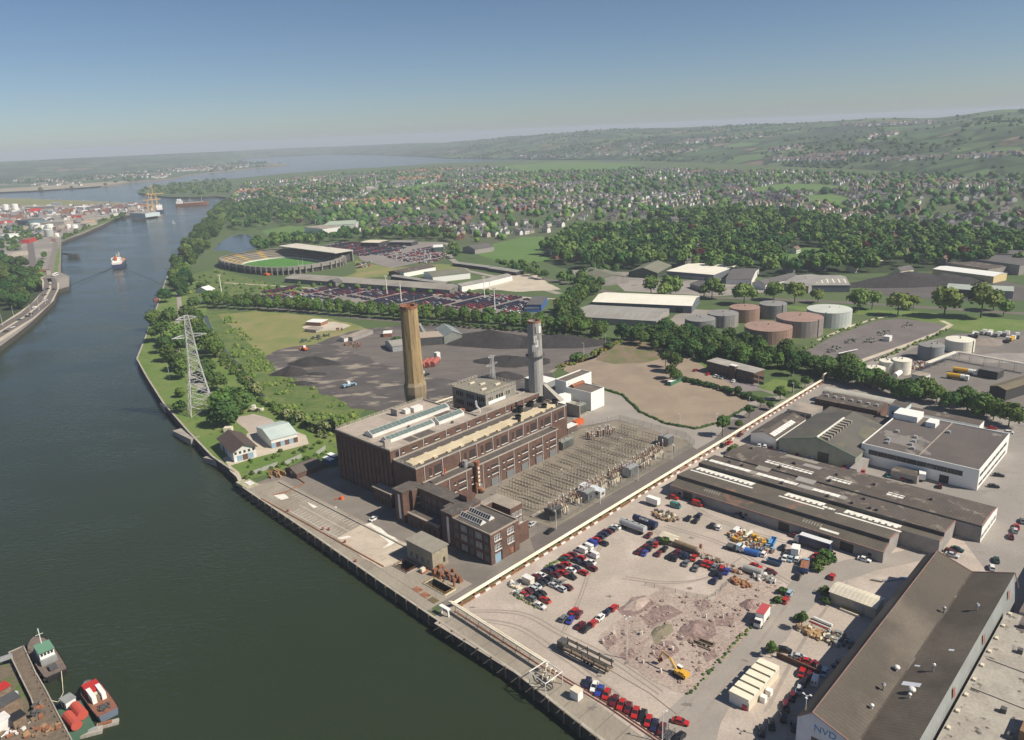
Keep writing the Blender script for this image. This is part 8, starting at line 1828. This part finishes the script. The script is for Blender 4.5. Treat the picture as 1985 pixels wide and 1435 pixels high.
def crown_arrays(seed,nl,nq,q,flat=1.0,top=.75):
    """a leafy crown of unit radius: lobes, leaf clumps spread through them, gaps between"""
    r = random.Random(seed); lobes = [(0,0,.1,.62)]
    for k in range(nl): a,e = r.uniform(0,6.3),r.uniform(-.5,1.3); d = r.uniform(.38,.62); lobes.append((d * math.cos(a) * math.cos(e),d * math.sin(a) * math.cos(e),d * math.sin(e) * top,r.uniform(.26,.44)))
    V,F = [],[]
    for x,y,z,s in lobes:
        i0 = len(V); V += [(x + p[0] * s * .8 * (1 + r.uniform(-.2,.2)),y + p[1] * s * .8 * (1 + r.uniform(-.2,.2)),(z + p[2] * s * .75) * flat) for p in ICO0_V]
        F += [[i0 + j for j in f] for f in ICO0_F]
    for k in range(nq):
        x,y,z,s = lobes[r.randrange(len(lobes))]; n = Vector((r.gauss(0,1),r.gauss(0,1),r.gauss(.25,1))).normalized(); c = Vector((x,y,z)) + n * s * r.uniform(.8,1.12)
        c.z *= flat; nn = (n + Vector((r.uniform(-.7,.7),r.uniform(-.7,.7),r.uniform(-.3,.7)))).normalized(); a = nn.orthogonal().normalized(); a.rotate(Matrix.Rotation(r.uniform(0,6.3),3,nn)); b = nn.cross(a); w_ = q * r.uniform(.7,1.4); i0 = len(V)
        V += [tuple(c + a * w_ + b * w_ * .2),tuple(c + b * w_),tuple(c - a * w_ + b * w_ * .1),tuple(c - b * w_ * .9)]; F.append([i0,i0 + 1,i0 + 2,i0 + 3])
    return V,F
TPL = {}
for kind,(nl,nq,q,fl,tp) in {'lime': (10,760,.095,1.15,.9),'broad': (15,950,.085,.88,.75),'dark': (11,760,.09,1.05,.9),'willow': (16,950,.085,.95,.8),'copper': (12,760,.09,.95,.8),'bush': (7,260,.14,.72,.6)}.items():
    TPL[kind] = [crown_arrays(hash_ * 17 + len(kind),nl,nq,q,fl,tp) for hash_ in range(3)]
CM = {}
def crown_mesh(kind,k,leaf):
    key = (kind,k,leaf)
    if key not in CM:
        V,F = TPL[kind][k]; me = bpy.data.meshes.new('crown'); me.from_pydata(V,[],F); me.materials.append(LEAF[leaf]); CM[key] = me
    return CM[key]
_t = MB(); _t.cyl(0,0,-.3,1,.055,.03,7); 
for a in range(4): _t.tube((0,0,.75),(.2 * math.cos(a * 1.6),.2 * math.sin(a * 1.6),1.25),.02,5,r2=.01)
TRUNK = _t.mesh('trunk',bark); NT = [0]
def tree(label,p,h,kind='broad',leaf=None,group=None,rw=.44,name='tree',cat='tree',plain=False):
    leaf = leaf or kind; s = rnd.uniform(.88,1.14); h *= s * 1.12; rr_ = h * rw * rnd.uniform(.9,1.12)
    if group and not plain and name == 'tree' and 'green' not in label: label = {'lime': 'bright green ','broad': 'mid green ','dark': 'dark green ','willow': 'yellow green '}.get(leaf,'') + label
    if group and not plain: label = ('taller ' if s > 1.06 else 'lower ' if s < .94 else 'middling ') + label
    t = thing(name,label,cat,p,rnd.uniform(0,6.3),group); NT[0] += 1
    c = link('crown',crown_mesh(kind,rnd.randrange(3),leaf),t,(0,0,max(rr_ * .55,h - rr_ * .92))); c.scale = (rr_,rr_,rr_)
    if name == 'tree': k = link('trunk',TRUNK,t); k.scale = (h * .45,h * .45,h * .5)
    return t
def along(pts,step,jit=0.):
    P = [G(*p) for p in pts]; out = []
    for a,b in zip(P,P[1:]):
        n = max(1,int((b - a).length / step))
        for i in range(n): q = a.lerp(b,i / n); out.append(Vector((q.x + rnd.uniform(-jit,jit),q.y + rnd.uniform(-jit,jit),0)))
    return out
AV = [(405,596),(560,604),(700,614),(900,629),(1069,645),(1190,660)]
for row_,off in (('front',0),('back',-7)):
    for i,p in enumerate(along([(x,y + off) for x,y in AV],10.2,.8)): tree(f'lime tree, {nth(i)} from the river end of the {row_} avenue row',p,10.2,'lime',None,'lime trees of the long avenue, %s row' % row_,.5,plain=True)
for p in along([(820,630),(1000,642),(1190,664)],5,1): tree('low hedge bush under the avenue limes',p,3,'bush','broad','hedge bushes under the avenue',.7,'bush','bush')
for x,y,h,kd,lf in ((302,632,15,'broad','lime'),(314,662,17,'broad',None),(330,634,14,'dark','broad'),(342,672,16,'broad','willow'),(352,690,14,'lime','broad'),(332,700,12,'lime',None),(344,718,11,'lime','broad'),(352,734,12,'lime',None),(324,684,12,'broad',None),(408,684,15,'broad','lime'),(392,664,14,'broad',None),(420,694,14,'broad','lime'),(404,726,10,'lime','broad'),(422,758,11,'broad',None),(447,790,12,'broad',None),(467,798,13,'broad',None),(432,802,14,'broad','lime'),(440,826,14,'broad','dark'),(352,770,7,'broad','lime'),(372,640,14,'broad','willow'),(362,620,13,'broad',None),(384,630,13,'lime','broad'),(376,600,12,'broad',None),(400,740,9,'lime','broad'),(350,800,8,'bush','broad')):
    tree(('yellow green' if lf == 'willow' else 'dark green' if lf == 'dark' else 'bright green' if lf == 'lime' or kd == 'lime' else 'deep green') + ' spreading tree in the riverside park around the pylon',G(x,y),h,kd,lf,'park trees around the pylon',.56)
bankp = WP([(310,600),(322,560),(334,525),(352,490),(378,458),(405,424),(436,396),(450,390),(455,400),(432,432),(420,455),(405,478),(385,505),(368,545),(352,590)])
for x,y in scatter(bankp,104,rnd,8.6): tree('leafy tree in the dense belt lining the river bank below the stadium',(x,y,0),13.5,rnd.choice(('broad','dark','lime')),rnd.choice(('broad','broad','lime','dark','willow')),'trees lining the river bank',.6)
for x,y,h in ((1262,574,17),(1300,574,19),(1285,580,15),(1380,580,19),(1442,590,20),(1662,604,18),(1740,612,19),(1830,614,23),(1901,616,22),(1925,603,14),(1770,600,12),(1500,582,14),(1540,588,15),(1585,588,13),(1690,600,13),(1945,612,11)): tree('loose yellow green willow like tree along the lawn behind the tank farm',G(x,y),h,'willow',None,'pale trees behind the tank farm',.52)
for x,y in scatter(WP([(1185,660),(1300,646),(1335,655),(1440,672),(1530,695),(1605,722),(1560,735),(1480,716),(1335,697),(1240,668)]),46,rnd,8): tree('mixed green tree in the belt between the brick office and the tank farm',(x,y,0),10.5,rnd.choice(('broad','lime','dark')),rnd.choice(('broad','broad','lime','dark')),'belt in front of the tank farm',.58)
for x,y in scatter(WP([(1075,612),(1100,585),(1130,550),(1165,560),(1125,600),(1115,650),(1080,645)]),26,rnd,9): tree('tree in the clump at the end of the far car lot',(x,y,0),11,rnd.choice(('lime','broad')),None,'clump at the end of the car lot',.56)
for x,y in ((1600,730),(1616,738),(1642,742),(1670,752),(1695,748),(1728,765),(1760,775),(1790,770),(1815,782),(1842,796),(1868,788),(1884,802),(1905,808),(1925,815),(1955,826),(1640,722),(1655,730),(1575,722),(1710,758),(1745,772)): tree('round bright tree in the row between the works and the tanker depot',G(x,y),10.5,'broad','lime' if x % 2 else 'broad','row beside the tanker depot',.6)
for x,y,h in ((1400,846,9),(1432,832,5),(1452,810,6),(1492,795,5),(1512,776,7),(1536,762,8),(1474,790,5),(1560,752,7),(1300,735,8),(1290,712,11),(1308,722,12),(1310,742,8),(1430,768,5)): tree('small tree along the works avenue beside the bare field',G(x,y),h,'broad',None,'small trees of the works avenue',.45)
for (x,y),lab in (((1553,1222),'sapling above a planted tub beside the timber yard'),((1496,1276),'sapling in the round bed at the low dark wall')): tree(lab,G(x,y),5.2,'lime',None,None,.3)
for x,y,r_,lab in ((1552,1206,2,'leafy planter bush under the sapling by the timber yard'),(1497,1266,2,'leafy bed at the head of the low dark wall'),(1598,1152,2,'dark bush at the corner of the cream roofed store'),(1600,1170,1.7,'pale bush and stones beside the cream roofed store'),(1590,1098,3.2,'large dark bush by the end of the warehouse yard'),(1604,1088,3,'large dark bush behind the blue tipper truck'),(1582,1106,2,'low bush in front of the tipper truck'),(1290,1056,2.2,'dark bush under the cream canopy among the parked cars'),(1518,1152,1.6,'narrow hedge bush beside the pale blue car'),(1508,1166,1.4,'narrow hedge bush beside the bright red car'),(1420,880,3,'bush at the pipeline end of the warehouse'),(1180,676,3,'round bush on the gorse bank by the coal yard'),(1120,702,5,'big round bush at the corner of the coal yard'),(770,672,5,'round bush among the rusty scrap in the coal yard'),(390,560,5,'bush by the white pavilion')): tree(lab,G(x,y),r_ * 1.5,'bush','broad',None,.7,'bush','bush')
for p in along([(1326,738),(1400,757),(1472,780)],3.2,.3): tree('clipped dark hedge bush between the bare field and the office car park',p,3.2,'bush','dark','hedge of the office car park',.75,'bush','bush')
for x,y in scatter(WP([(-60,600),(0,512),(45,518),(78,545),(78,568),(55,592),(0,632),(-60,690)]),46,rnd,10): tree('tree of the thick wood above the far bank dual carriageway',(x,y,.2),15,rnd.choice(('broad','dark')),rnd.choice(('broad','dark','broad','willow')),'wood on the far bank',.56)
# woods, scrub and suburb trees too many to count
def bulk(name,items,mats,far=False):
    """items: (x, y, z, radius, material index, template); one joined mesh"""
    VV,FF,MI,n = [],[],[],0
    for x,y,z,r,mi,tp in items:
        V,F = tp; a = rnd.uniform(0,6.3); c,s = math.cos(a) * r,math.sin(a) * r; A = np.array(V); B = np.empty_like(A); B[:,0] = A[:,0] * c - A[:,1] * s + x; B[:,1] = A[:,0] * s + A[:,1] * c + y; B[:,2] = A[:,2] * r + z
        VV.append(B); FF += [[j + n for j in f] for f in F]; MI += [mi] * len(F); n += len(A)
    me = bpy.data.meshes.new(name); me.from_pydata(np.concatenate(VV).tolist(),[],FF)
    for m_ in mats: me.materials.append(m_)
    me.polygons.foreach_set('material_index',MI); o = link(name,me); o['kind'] = 'stuff'; return o
LM = [LEAF['broad'],LEAF['lime'],LEAF['dark'],LEAF['willow'],LEAF['copper'],LEAF['blossom'],LEAF['gorse']]
def lobe(seed):
    r = random.Random(seed); return [(p[0] * (1 + r.uniform(-.25,.25)),p[1] * (1 + r.uniform(-.25,.25)),p[2] * (.95 + r.uniform(-.25,.25))) for p in ICO_V],ICO_F
FARV = [lobe(k) for k in range(6)]
LOWT = [crown_arrays(90 + k,9,190,.17,1.,.8) for k in range(5)]
FLD = [WP(q) for q in ([(505,448),(560,438),(600,441),(612,450),(580,462),(530,462)],[(920,490),(960,472),(1010,460),(1050,458),(1075,470),(1040,492),(1075,505),(1000,512),(940,500)],[(1130,444),(1190,430),(1260,428),(1290,436),(1220,450),(1150,452)],[(1270,440),(1320,430),(1350,434),(1330,446),(1285,452)],[(1440,367),(1520,356),(1600,358),(1660,364),(1560,373),(1480,372)],[(1540,381),(1600,377),(1646,382),(1624,396),(1560,389)],[(790,361),(840,354),(880,353),(870,361),(820,365)],[(1500,500),(1560,480),(1600,483),(1580,508),(1530,512)],[(960,322),(1100,314),(1250,318),(1200,330),(1020,335)])]
free = lambda x,y: not any(inpoly(x,y,q) for q in FLD)
def wmix(r): return r.choice((0,0,0,1,1,2,2,3,3,2)) if r.random() > .015 else 4
r8 = random.Random(8); it = []
for poly,n,md,h0 in (([(1045,500),(1078,470),(1150,442),(1300,422),(1500,417),(1700,442),(1990,472),(2150,490),(2150,535),(1985,518),(1700,528),(1500,538),(1300,520),(1180,526),(1085,518)],860,9,15),([(430,432),(465,398),(520,388),(600,410),(610,436),(560,440),(505,450),(470,452)],170,10,14),([(480,497),(505,470),(560,464),(640,462),(720,456),(850,452),(880,470),(740,464),(640,470),(600,478),(560,480),(520,490)],90,10,13),([(270,374),(300,362),(400,352),(445,350),(450,378),(400,380),(330,380)],150,14,12),([(1080,545),(1180,530),(1220,528),(1110,555)],14,10,10),([(870,480),(885,478),(890,505),(872,500)],14,6,8),([(960,515),(1040,520),(1060,545),(1000,530)],26,8,8),([(460,385),(520,370),(640,360),(700,375),(640,400),(540,385)],130,14,13),([(0,470),(30,445),(60,455),(50,500),(0,500)],24,10,9),([(70,520),(90,500),(85,540),(72,550)],10,8,9)):
    for x,y in scatter(WP(poly),n,r8,md):
        if not free(x,y): continue
        R = h0 * r8.uniform(.38,.66); it.append((x,y,h0 * r8.uniform(.55,.75),R,wmix(r8),LOWT[r8.randrange(5)]))
bulk('woodland',it,LM)
it = []
SUB = WP([(480,354),(650,340),(850,326),(1100,324),(1400,332),(1985,342),(2150,346),(2150,478),(1985,462),(1700,442),(1350,420),(1150,440),(1060,458),(900,475),(860,455),(640,455),(560,400),(430,398)])
for x,y in scatter(SUB,5200,r8,8):
    if not free(x,y) or (_noise.noise(Vector((x / 420,y / 420,7.7))) > -.33 and r8.random() < .4): continue
    R = r8.uniform(2.6,6.5) * (1.25 if r8.random() < .15 else 1); it.append((x,y,R * .9,R,wmix(r8),FARV[r8.randrange(6)]))
bulk('suburb_trees',it,LM)
it = []
for p in along([(402,640),(430,690),(470,735),(520,785),(580,825),(640,850)],2.2,3.5): R = r8.uniform(1.2,2.6); it.append((p.x,p.y,R * .5,R,5 if r8.random() < .22 else r8.choice((0,0,2,1)),LOWT[r8.randrange(5)]))
for p in along([(388,622),(420,676),(455,715),(482,752)],3,2.): R = r8.uniform(1.,2.4); it.append((p.x,p.y,R * .5,R,r8.choice((0,1,1)),LOWT[r8.randrange(5)]))
for x,y,R in ((424,692,4),(497,762,5),(500,765,4),(555,812,4),(577,818,4.5),(632,838,5),(640,832,4),(478,740,3)): p = G(x,y); it.append((p.x,p.y,R * .6,R,5,LOWT[r8.randrange(5)]))
for x,y in scatter(WP([(440,604),(470,640),(515,690),(560,730),(640,768),(700,796),(690,828),(652,848),(600,838),(540,790),(480,735),(430,668)]),900,r8,1.4):
    if _noise.noise(Vector((x / 14,y / 14,2.2))) < .02: continue
    R = r8.uniform(.4,1.5); it.append((x,y,R * .3,R,r8.choice((0,1,3,1,3,1)),FARV[r8.randrange(6)]))
for x,y in scatter(WP([(345,556),(420,524),(500,546),(640,553),(560,574),(400,590)]),90,r8,4): R = r8.uniform(.8,2.4); it.append((x,y,R * .4,R,r8.choice((0,1,3,2)),FARV[r8.randrange(6)]))
for p in along([(1085,715),(1120,700),(1150,688),(1200,662)],1.2,2.5): R = r8.uniform(.7,1.6); it.append((p.x,p.y,R * .4,R,6 if r8.random() < .5 else 0,FARV[r8.randrange(6)]))
for p in along([(478,930),(530,905),(600,892),(640,878)],1.6,3.) + along([(470,905),(540,885),(640,855)],2,4): R = r8.uniform(.6,1.6); it.append((p.x,p.y,R * .4,R,r8.choice((0,1)),LOWT[r8.randrange(5)]))
for p in along([(1172,755),(1206,766),(1242,800),(1290,822),(1350,832),(1395,820),(1450,790)],1.0,.3): it.append((p.x,p.y,.3,r8.uniform(.5,.9),2,FARV[r8.randrange(6)]))
for p in along([(640,558),(800,568),(985,574)],16,1.5): R = r8.uniform(2,3); it.append((p.x,p.y,R,R,0,FARV[r8.randrange(6)]))
for p in along([(1700,700),(1840,640)],2.5,1.5) + along([(1540,688),(1620,646),(1720,612)],5,2): R = r8.uniform(.5,1.4); it.append((p.x,p.y,.4,R,r8.choice((1,3,0)),FARV[r8.randrange(6)]))
_kA = K(960,1000,.12594)
for a,b in (((300,1240),(640,1420)),((760,800),(960,700))):
    for k in range(22): p = _kA(a[0] + (b[0] - a[0]) * k / 21,a[1] + (b[1] - a[1]) * k / 21); it.append((p.x + r8.uniform(-.5,.5),p.y + r8.uniform(-.5,.5),.15,r8.uniform(.2,.5),r8.choice((0,3)),FARV[r8.randrange(6)]))
for p in along([(1335,1347),(1425,1248),(1510,1156)],.9,.5): it.append((p.x,p.y,.15,r8.uniform(.2,.55),r8.choice((0,3,2)),FARV[r8.randrange(6)]))
bulk('scrub',it,LM)
# ------------------------------------------------------------------ the suburb and far houses
HM = {'white': mat('house_white',(.68,.67,.63),(.58,.57,.53),.3),'cream': mat('house_cream',(.46,.41,.32),(.4,.35,.28),.3),'grey': mat('house_grey',(.24,.23,.215),(.2,.19,.18),.3),'brick': mat('red_brick',(.28,.13,.09),(.22,.10,.07),.6)}
RM_ = {'slate': mat('slate_roof',(.105,.10,.105),(.085,.08,.085),.3,.8),'brown': mat('brown_tile_roof',(.17,.115,.085),(.14,.095,.075),.3,.85),'orange': mat('orange_tile_roof',(.36,.15,.08),(.3,.125,.07),.3,.85)}
def house_mb(L,wd,h,rise):
    a,b,c = MB(),MB(),MB(); a.gable(-L / 2,-wd / 2,L / 2,wd / 2,0,h,h + rise,'x',0,0,.3,True,False); b.gable(-L / 2,-wd / 2,L / 2,wd / 2,0,h,h + rise,'x',0,0,.3,False,True); c.box(L * .3,-.5,h + rise * .6,L * .3 + .9,.5,h + rise + 1.2); return a,b,c
hm = house_mb(9.5,7.5,5,2.6); HMESH = {(k,r): (hm[0].mesh('wall',HM[k]),hm[1].mesh('roof',RM_[r]),hm[2].mesh('chimney',HM['brick'])) for k in HM for r in RM_}
_w = MB()
for x in (-3,0,3):
    for z in (1,3.4): _w.box(x - .7,-3.81,z,x + .7,-3.75,z + 1.2); _w.box(x - .7,3.75,z,x + .7,3.81,z + 1.2)
HWIN = _w.mesh('window',glass)
cand = []; cell = {}
wood1 = WP([(1060,500),(1090,474),(1160,448),(1300,430),(1500,426),(1700,452),(1990,480),(2150,500),(2150,535),(1985,518),(1700,528),(1500,538),(1300,520),(1180,526),(1085,518)])
xs = [p[0] for p in SUB]; ys = [p[1] for p in SUB]; CS_ = 150
for i in range(int((max(xs) - min(xs)) / CS_) + 1):
    for j in range(int((max(ys) - min(ys)) / CS_) + 1):
        cx,cy = min(xs) + (i + .5) * CS_,min(ys) + (j + .5) * CS_; a = RZ + .15 + r8.choice((0,0,0,.5,math.pi / 2)) + r8.uniform(-.12,.12)
        dens = r8.choice((0,.2,.55,.75,.85,.85)) if _noise.noise(Vector((cx / 420,cy / 420,7.7))) > -.33 else .08; wl = r8.choice(('white','white','cream','cream','grey','brick')); rf = r8.choice(('slate','slate','brown','slate','orange' if r8.random() < .45 else 'brown','slate'))
        for m_ in range(-3,4):
            for n in range(-8,9):
                lx,ly = n * 12.0 + r8.uniform(-1,1),m_ * 25 + r8.uniform(-1,1) + (5 if n % 2 else 0) * (m_ % 2); x,y = cx + lx * math.cos(a) - ly * math.sin(a),cy + lx * math.sin(a) + ly * math.cos(a)
                if abs(x - cx) > CS_ / 2 or abs(y - cy) > CS_ / 2 or r8.random() > dens or not inpoly(x,y,SUB) or not free(x,y): continue
                cand.append((x,y,a + r8.choice((0,0,0,math.pi / 2)),wl if r8.random() < .6 else r8.choice(('white','cream','grey')),rf if r8.random() < .8 else 'slate',r8.uniform(.8,1.15)))
for x,y in scatter(wood1,60,r8,22): cand.append((x,y,RZ + r8.uniform(-.4,.4),r8.choice(('white','cream','grey','brick')),r8.choice(('slate','brown')),r8.uniform(.9,1.4)))
cand.sort(key=lambda c: c[0] ** 2 + c[1] ** 2)
HB = {k: MB() for k in list(HM) + list(RM_)}
WL = {'white': 'white walled','cream': 'cream walled','grey': 'grey rendered','brick': 'red brick'}; RL = {'slate': 'slate','brown': 'brown','orange': 'orange'}
for i,(x,y,a,wl,rf,s) in enumerate(cand):
    if i < 290:
        side = 'beyond the car lots' if x < 150 else ('above the middle of the wood' if x < 700 else 'at the right of the wood')
        t = thing('house',f'{WL[wl]} {RL[rf]} roofed house among suburb trees {side}','house',(x,y,.1),a,'suburb houses ' + side); t.scale = (s,s,s)
        for nm,me in zip(('wall','roof'),HMESH[wl,rf]): o = link(nm,me,t)
        link('chimney',HMESH[wl,rf][2],o); link('window',HWIN,t)
    else:
        b = HB[wl]; b.tr(x,y,0,a); b.gable(-4.7 * s,-3.7 * s,4.7 * s,3.7 * s,0,5 * s,7.5 * s,'x',0,0,.3,True,False); b.T = None; b = HB[rf]; b.tr(x,y,0,a); z,e = 7.55 * s,4.9 * s
        b.face([(-5 * s,-4 * s,e),(5 * s,-4 * s,e),(5 * s,0,z),(-5 * s,0,z)]); b.face([(-5 * s,0,z),(5 * s,0,z),(5 * s,4 * s,e),(-5 * s,4 * s,e)]); b.T = None
def hillhit(x,y):
    d = RM.T @ np.array([(x - CX) / FX,(y - CY) / FX,1.0]); d = d / math.hypot(d[0],d[1]); r = 1500.
    while r < 9500:
        z = H + d[2] * r
        if z <= max(0,hill_z(d[0] * r,d[1] * r)): return d[0] * r,d[1] * r,max(0,z)
        r += 12
    return None
for x0,y0,x1,y1,n,sc_ in ((1312,281,1380,272,26,1.5),(1630,244,1815,238,60,1.4),(1685,268,1740,258,20,1.3),(1560,306,1700,296,70,1.3),(1700,312,1985,300,60,1.2),(1490,292,1560,286,30,1.2),(1180,300,1350,293,60,1.3),(1000,305,1180,300,50,1.3),(1220,292,1260,280,20,1.2),(1100,290,1500,262,40,1.2),(1500,310,1640,312,60,1.3),(150,335,340,330,40,1.5),(230,340,330,345,26,1.6),(20,350,120,352,30,1.6),(180,345,330,341,50,1.7),(0,340,200,333,40,1.6),(340,331,460,326,40,1.7),(60,360,160,358,20,1.4),(360,328,480,322,24,1.8)):
    for k in range(n):
        f = r8.random(); h = hillhit(x0 + (x1 - x0) * f + r8.uniform(-4,4),y0 + (y1 - y0) * f + r8.uniform(-3,3)) if x0 >= 900 else tuple(G(x0 + (x1 - x0) * f,y0 + (y1 - y0) * f + r8.uniform(-3,3),.5))
        if h is None: continue
        s = sc_ * r8.uniform(.8,1.2); a = r8.uniform(-.4,.4); b = HB[r8.choice(('white','white','cream'))]; b.tr(h[0],h[1],h[2] - 1,a); b.gable(-4.7 * s,-3.7 * s,4.7 * s,3.7 * s,-2,5 * s,7.5 * s,'x',0,0,.3,True,False); b.T = None
        b = HB[r8.choice(('slate','brown'))]; b.tr(h[0],h[1],h[2] - 1,a); b.gable(-4.7 * s,-3.7 * s,4.7 * s,3.7 * s,-2,5 * s,7.5 * s,'x',0,0,.3,False,True); b.T = None
am = MB(); ml = []
for k,b in HB.items(): base = len(am.v); am.v += b.v; am.f += [[j + base for j in f] for f in b.f]; am.m += [len(ml)] * len(b.f); ml.append({**HM,**RM_}[k])
am.build('distant_houses',ml)['kind'] = 'stuff'
# far woods and hedgerow trees on the hills and shores
it = []
for k in range(5200):
    az = r8.uniform(-4,40); b0,rr0,h0 = hill_par(az); r = b0 + (rr0 - b0) * r8.random() ** 1.3; x,y = r * math.sin(rad(az)),r * math.cos(rad(az))
    if _noise.noise(Vector((x / 420,y / 420,1.7))) < .08 and r8.random() < .93: continue
    R = r8.uniform(3,6.5); it.append((x,y,hill_z(x,y) + R * .3,R,r8.choice((0,2,2)),FARV[r8.randrange(6)]))
for x,y in scatter(WP(FARLEFT),2600,r8,12):
    if _noise.noise(Vector((x / 300,y / 300,4.4))) < .05: continue
    R = r8.uniform(5,11); it.append((x,y,R * .5,R,r8.choice((0,2)),FARV[r8.randrange(6)]))
for x,y in scatter(WP([(120,466),(190,433),(245,419),(240,412),(190,428),(125,455)]),60,r8,4): R = r8.uniform(1.5,3.5); it.append((x,y,R * .6,R,0,FARV[r8.randrange(6)]))
for x,y in scatter(WP([(0,445),(40,430),(90,450),(80,465),(20,480)]),40,r8,8): R = r8.uniform(2.5,5); it.append((x,y,R * .6,R,r8.choice((0,2)),FARV[r8.randrange(6)]))
bulk('distant_woods',it,LM)
p = G(720,372); CHU = thing('church','grey church with tall slender spire in the middle of the suburb','church',(p.x,p.y,.1),.4); mb = MB(); mb.gable(-14,-6,10,6,0,9,15,'x',0,0); mb.build('nave',wall_grey,CHU); MB().box(10,-4,0,18,4,20).build('tower',wall_grey,CHU); MB().cyl(14,0,20,46,4.4,.2,8).build('spire',roof_grey,CHU)
# small wear on the ground and water: tyre tracks, slab joints, oil, wake
tk = mat('tyre_track',(.30,.262,.228),(.26,.226,.196),.3,.95); oil = mat('oil_stain',(.16,.14,.125),(.20,.178,.158),.6,.9); jn = paint('slab_joint_tar',(.12,.105,.09),.9); r9 = random.Random(9)
for pts in ([(905,1185),(1010,1190),(1090,1230),(1180,1275),(1290,1350)],[(900,1200),(1000,1215),(1080,1265),(1170,1330),(1260,1400)],[(1180,1030),(1150,1090),(1120,1170),(1090,1230)],[(1230,1010),(1330,1060),(1420,1110),(1520,1135)],[(1290,1020),(1400,1055),(1480,1100),(1560,1140),(1620,1100)],[(1210,1120),(1290,1130),(1370,1120),(1440,1080)],[(1500,1160),(1430,1250),(1340,1360),(1250,1440)],[(1545,1145),(1470,1250),(1390,1350),(1330,1440)],[(1330,935),(1350,985),(1450,1030),(1560,1060)],[(1640,1130),(1560,1240),(1480,1390)]):
    P = [G(*p) for p in pts]; Q = []
    for i in range(len(P) - 1):
        a,b,c,d = P[max(0,i - 1)],P[i],P[i + 1],P[min(len(P) - 1,i + 2)]
        for k in range(8): t = k / 8; Q.append(.5 * (2 * b + (c - a) * t + (2 * a - 5 * b + 4 * c - d) * t * t + (3 * b - a - 3 * c + d) * t ** 3))
    for s in (-.8,.8): strip('tyre_track',[(q.x + s * .8,q.y + s * .6) for q in Q],r9.uniform(.35,.6),.092 + .002 * r9.random(),tk,world=True)
for k in range(46):
    x,y = r9.uniform(900,1600),r9.uniform(1000,1420); p = G(x,y); u,v = UV(p)
    if v > -11 or v < -90 or u > 78 or u < -36: continue
    q = [(p.x + R * math.cos(a),p.y + R * .7 * math.sin(a)) for a,R in ((i * .7,r9.uniform(.3,1.5)) for i in range(9))]; sheet('oil_stain',q,.097 + k * .0002,oil,world=True)
for k in range(20): strip('slab_joint',UVP([(-33.5 - k * .25 - 3,-12 - k * 5.5),(-25 - k * .3,-12 - k * 5.5)]),.14,.085,jn,world=True)
for k in range(19): strip('slab_joint',UVP([(-30,31 + k * 5),(-11.5,31 + k * 5)]),.12,.0715,jn,world=True)
strip('slab_joint',UVP([(-27,2),(-21.5,120)]),.14,.072,jn,world=True)
strip('slab_joint',[(1140,1275),(1260,1345),(1330,1400)],.2,.093,jn)
mb = MB(); a = G(228,516,WZ); dn = G(160,640,WZ) - a; dn.z = 0; dn.normalize(); sd = Vector((-dn.y,dn.x,0))
for s in (-1,1):
    for j,(sp,h) in enumerate(((.30,.45),(.20,.3))):
        for k in range(40): p,q = a + dn * (8 + k * 6) + sd * s * (4 + k * 6 * sp),a + dn * (8 + k * 6 + 5.5) + sd * s * (4 + (k * 6 + 5.5) * sp); mb.tube(tuple(p - Vector((0,0,h * .7))),tuple(q - Vector((0,0,h * .7))),h * (1.6 - k * .02),6)
struct(mb.build('ship_wake',water))
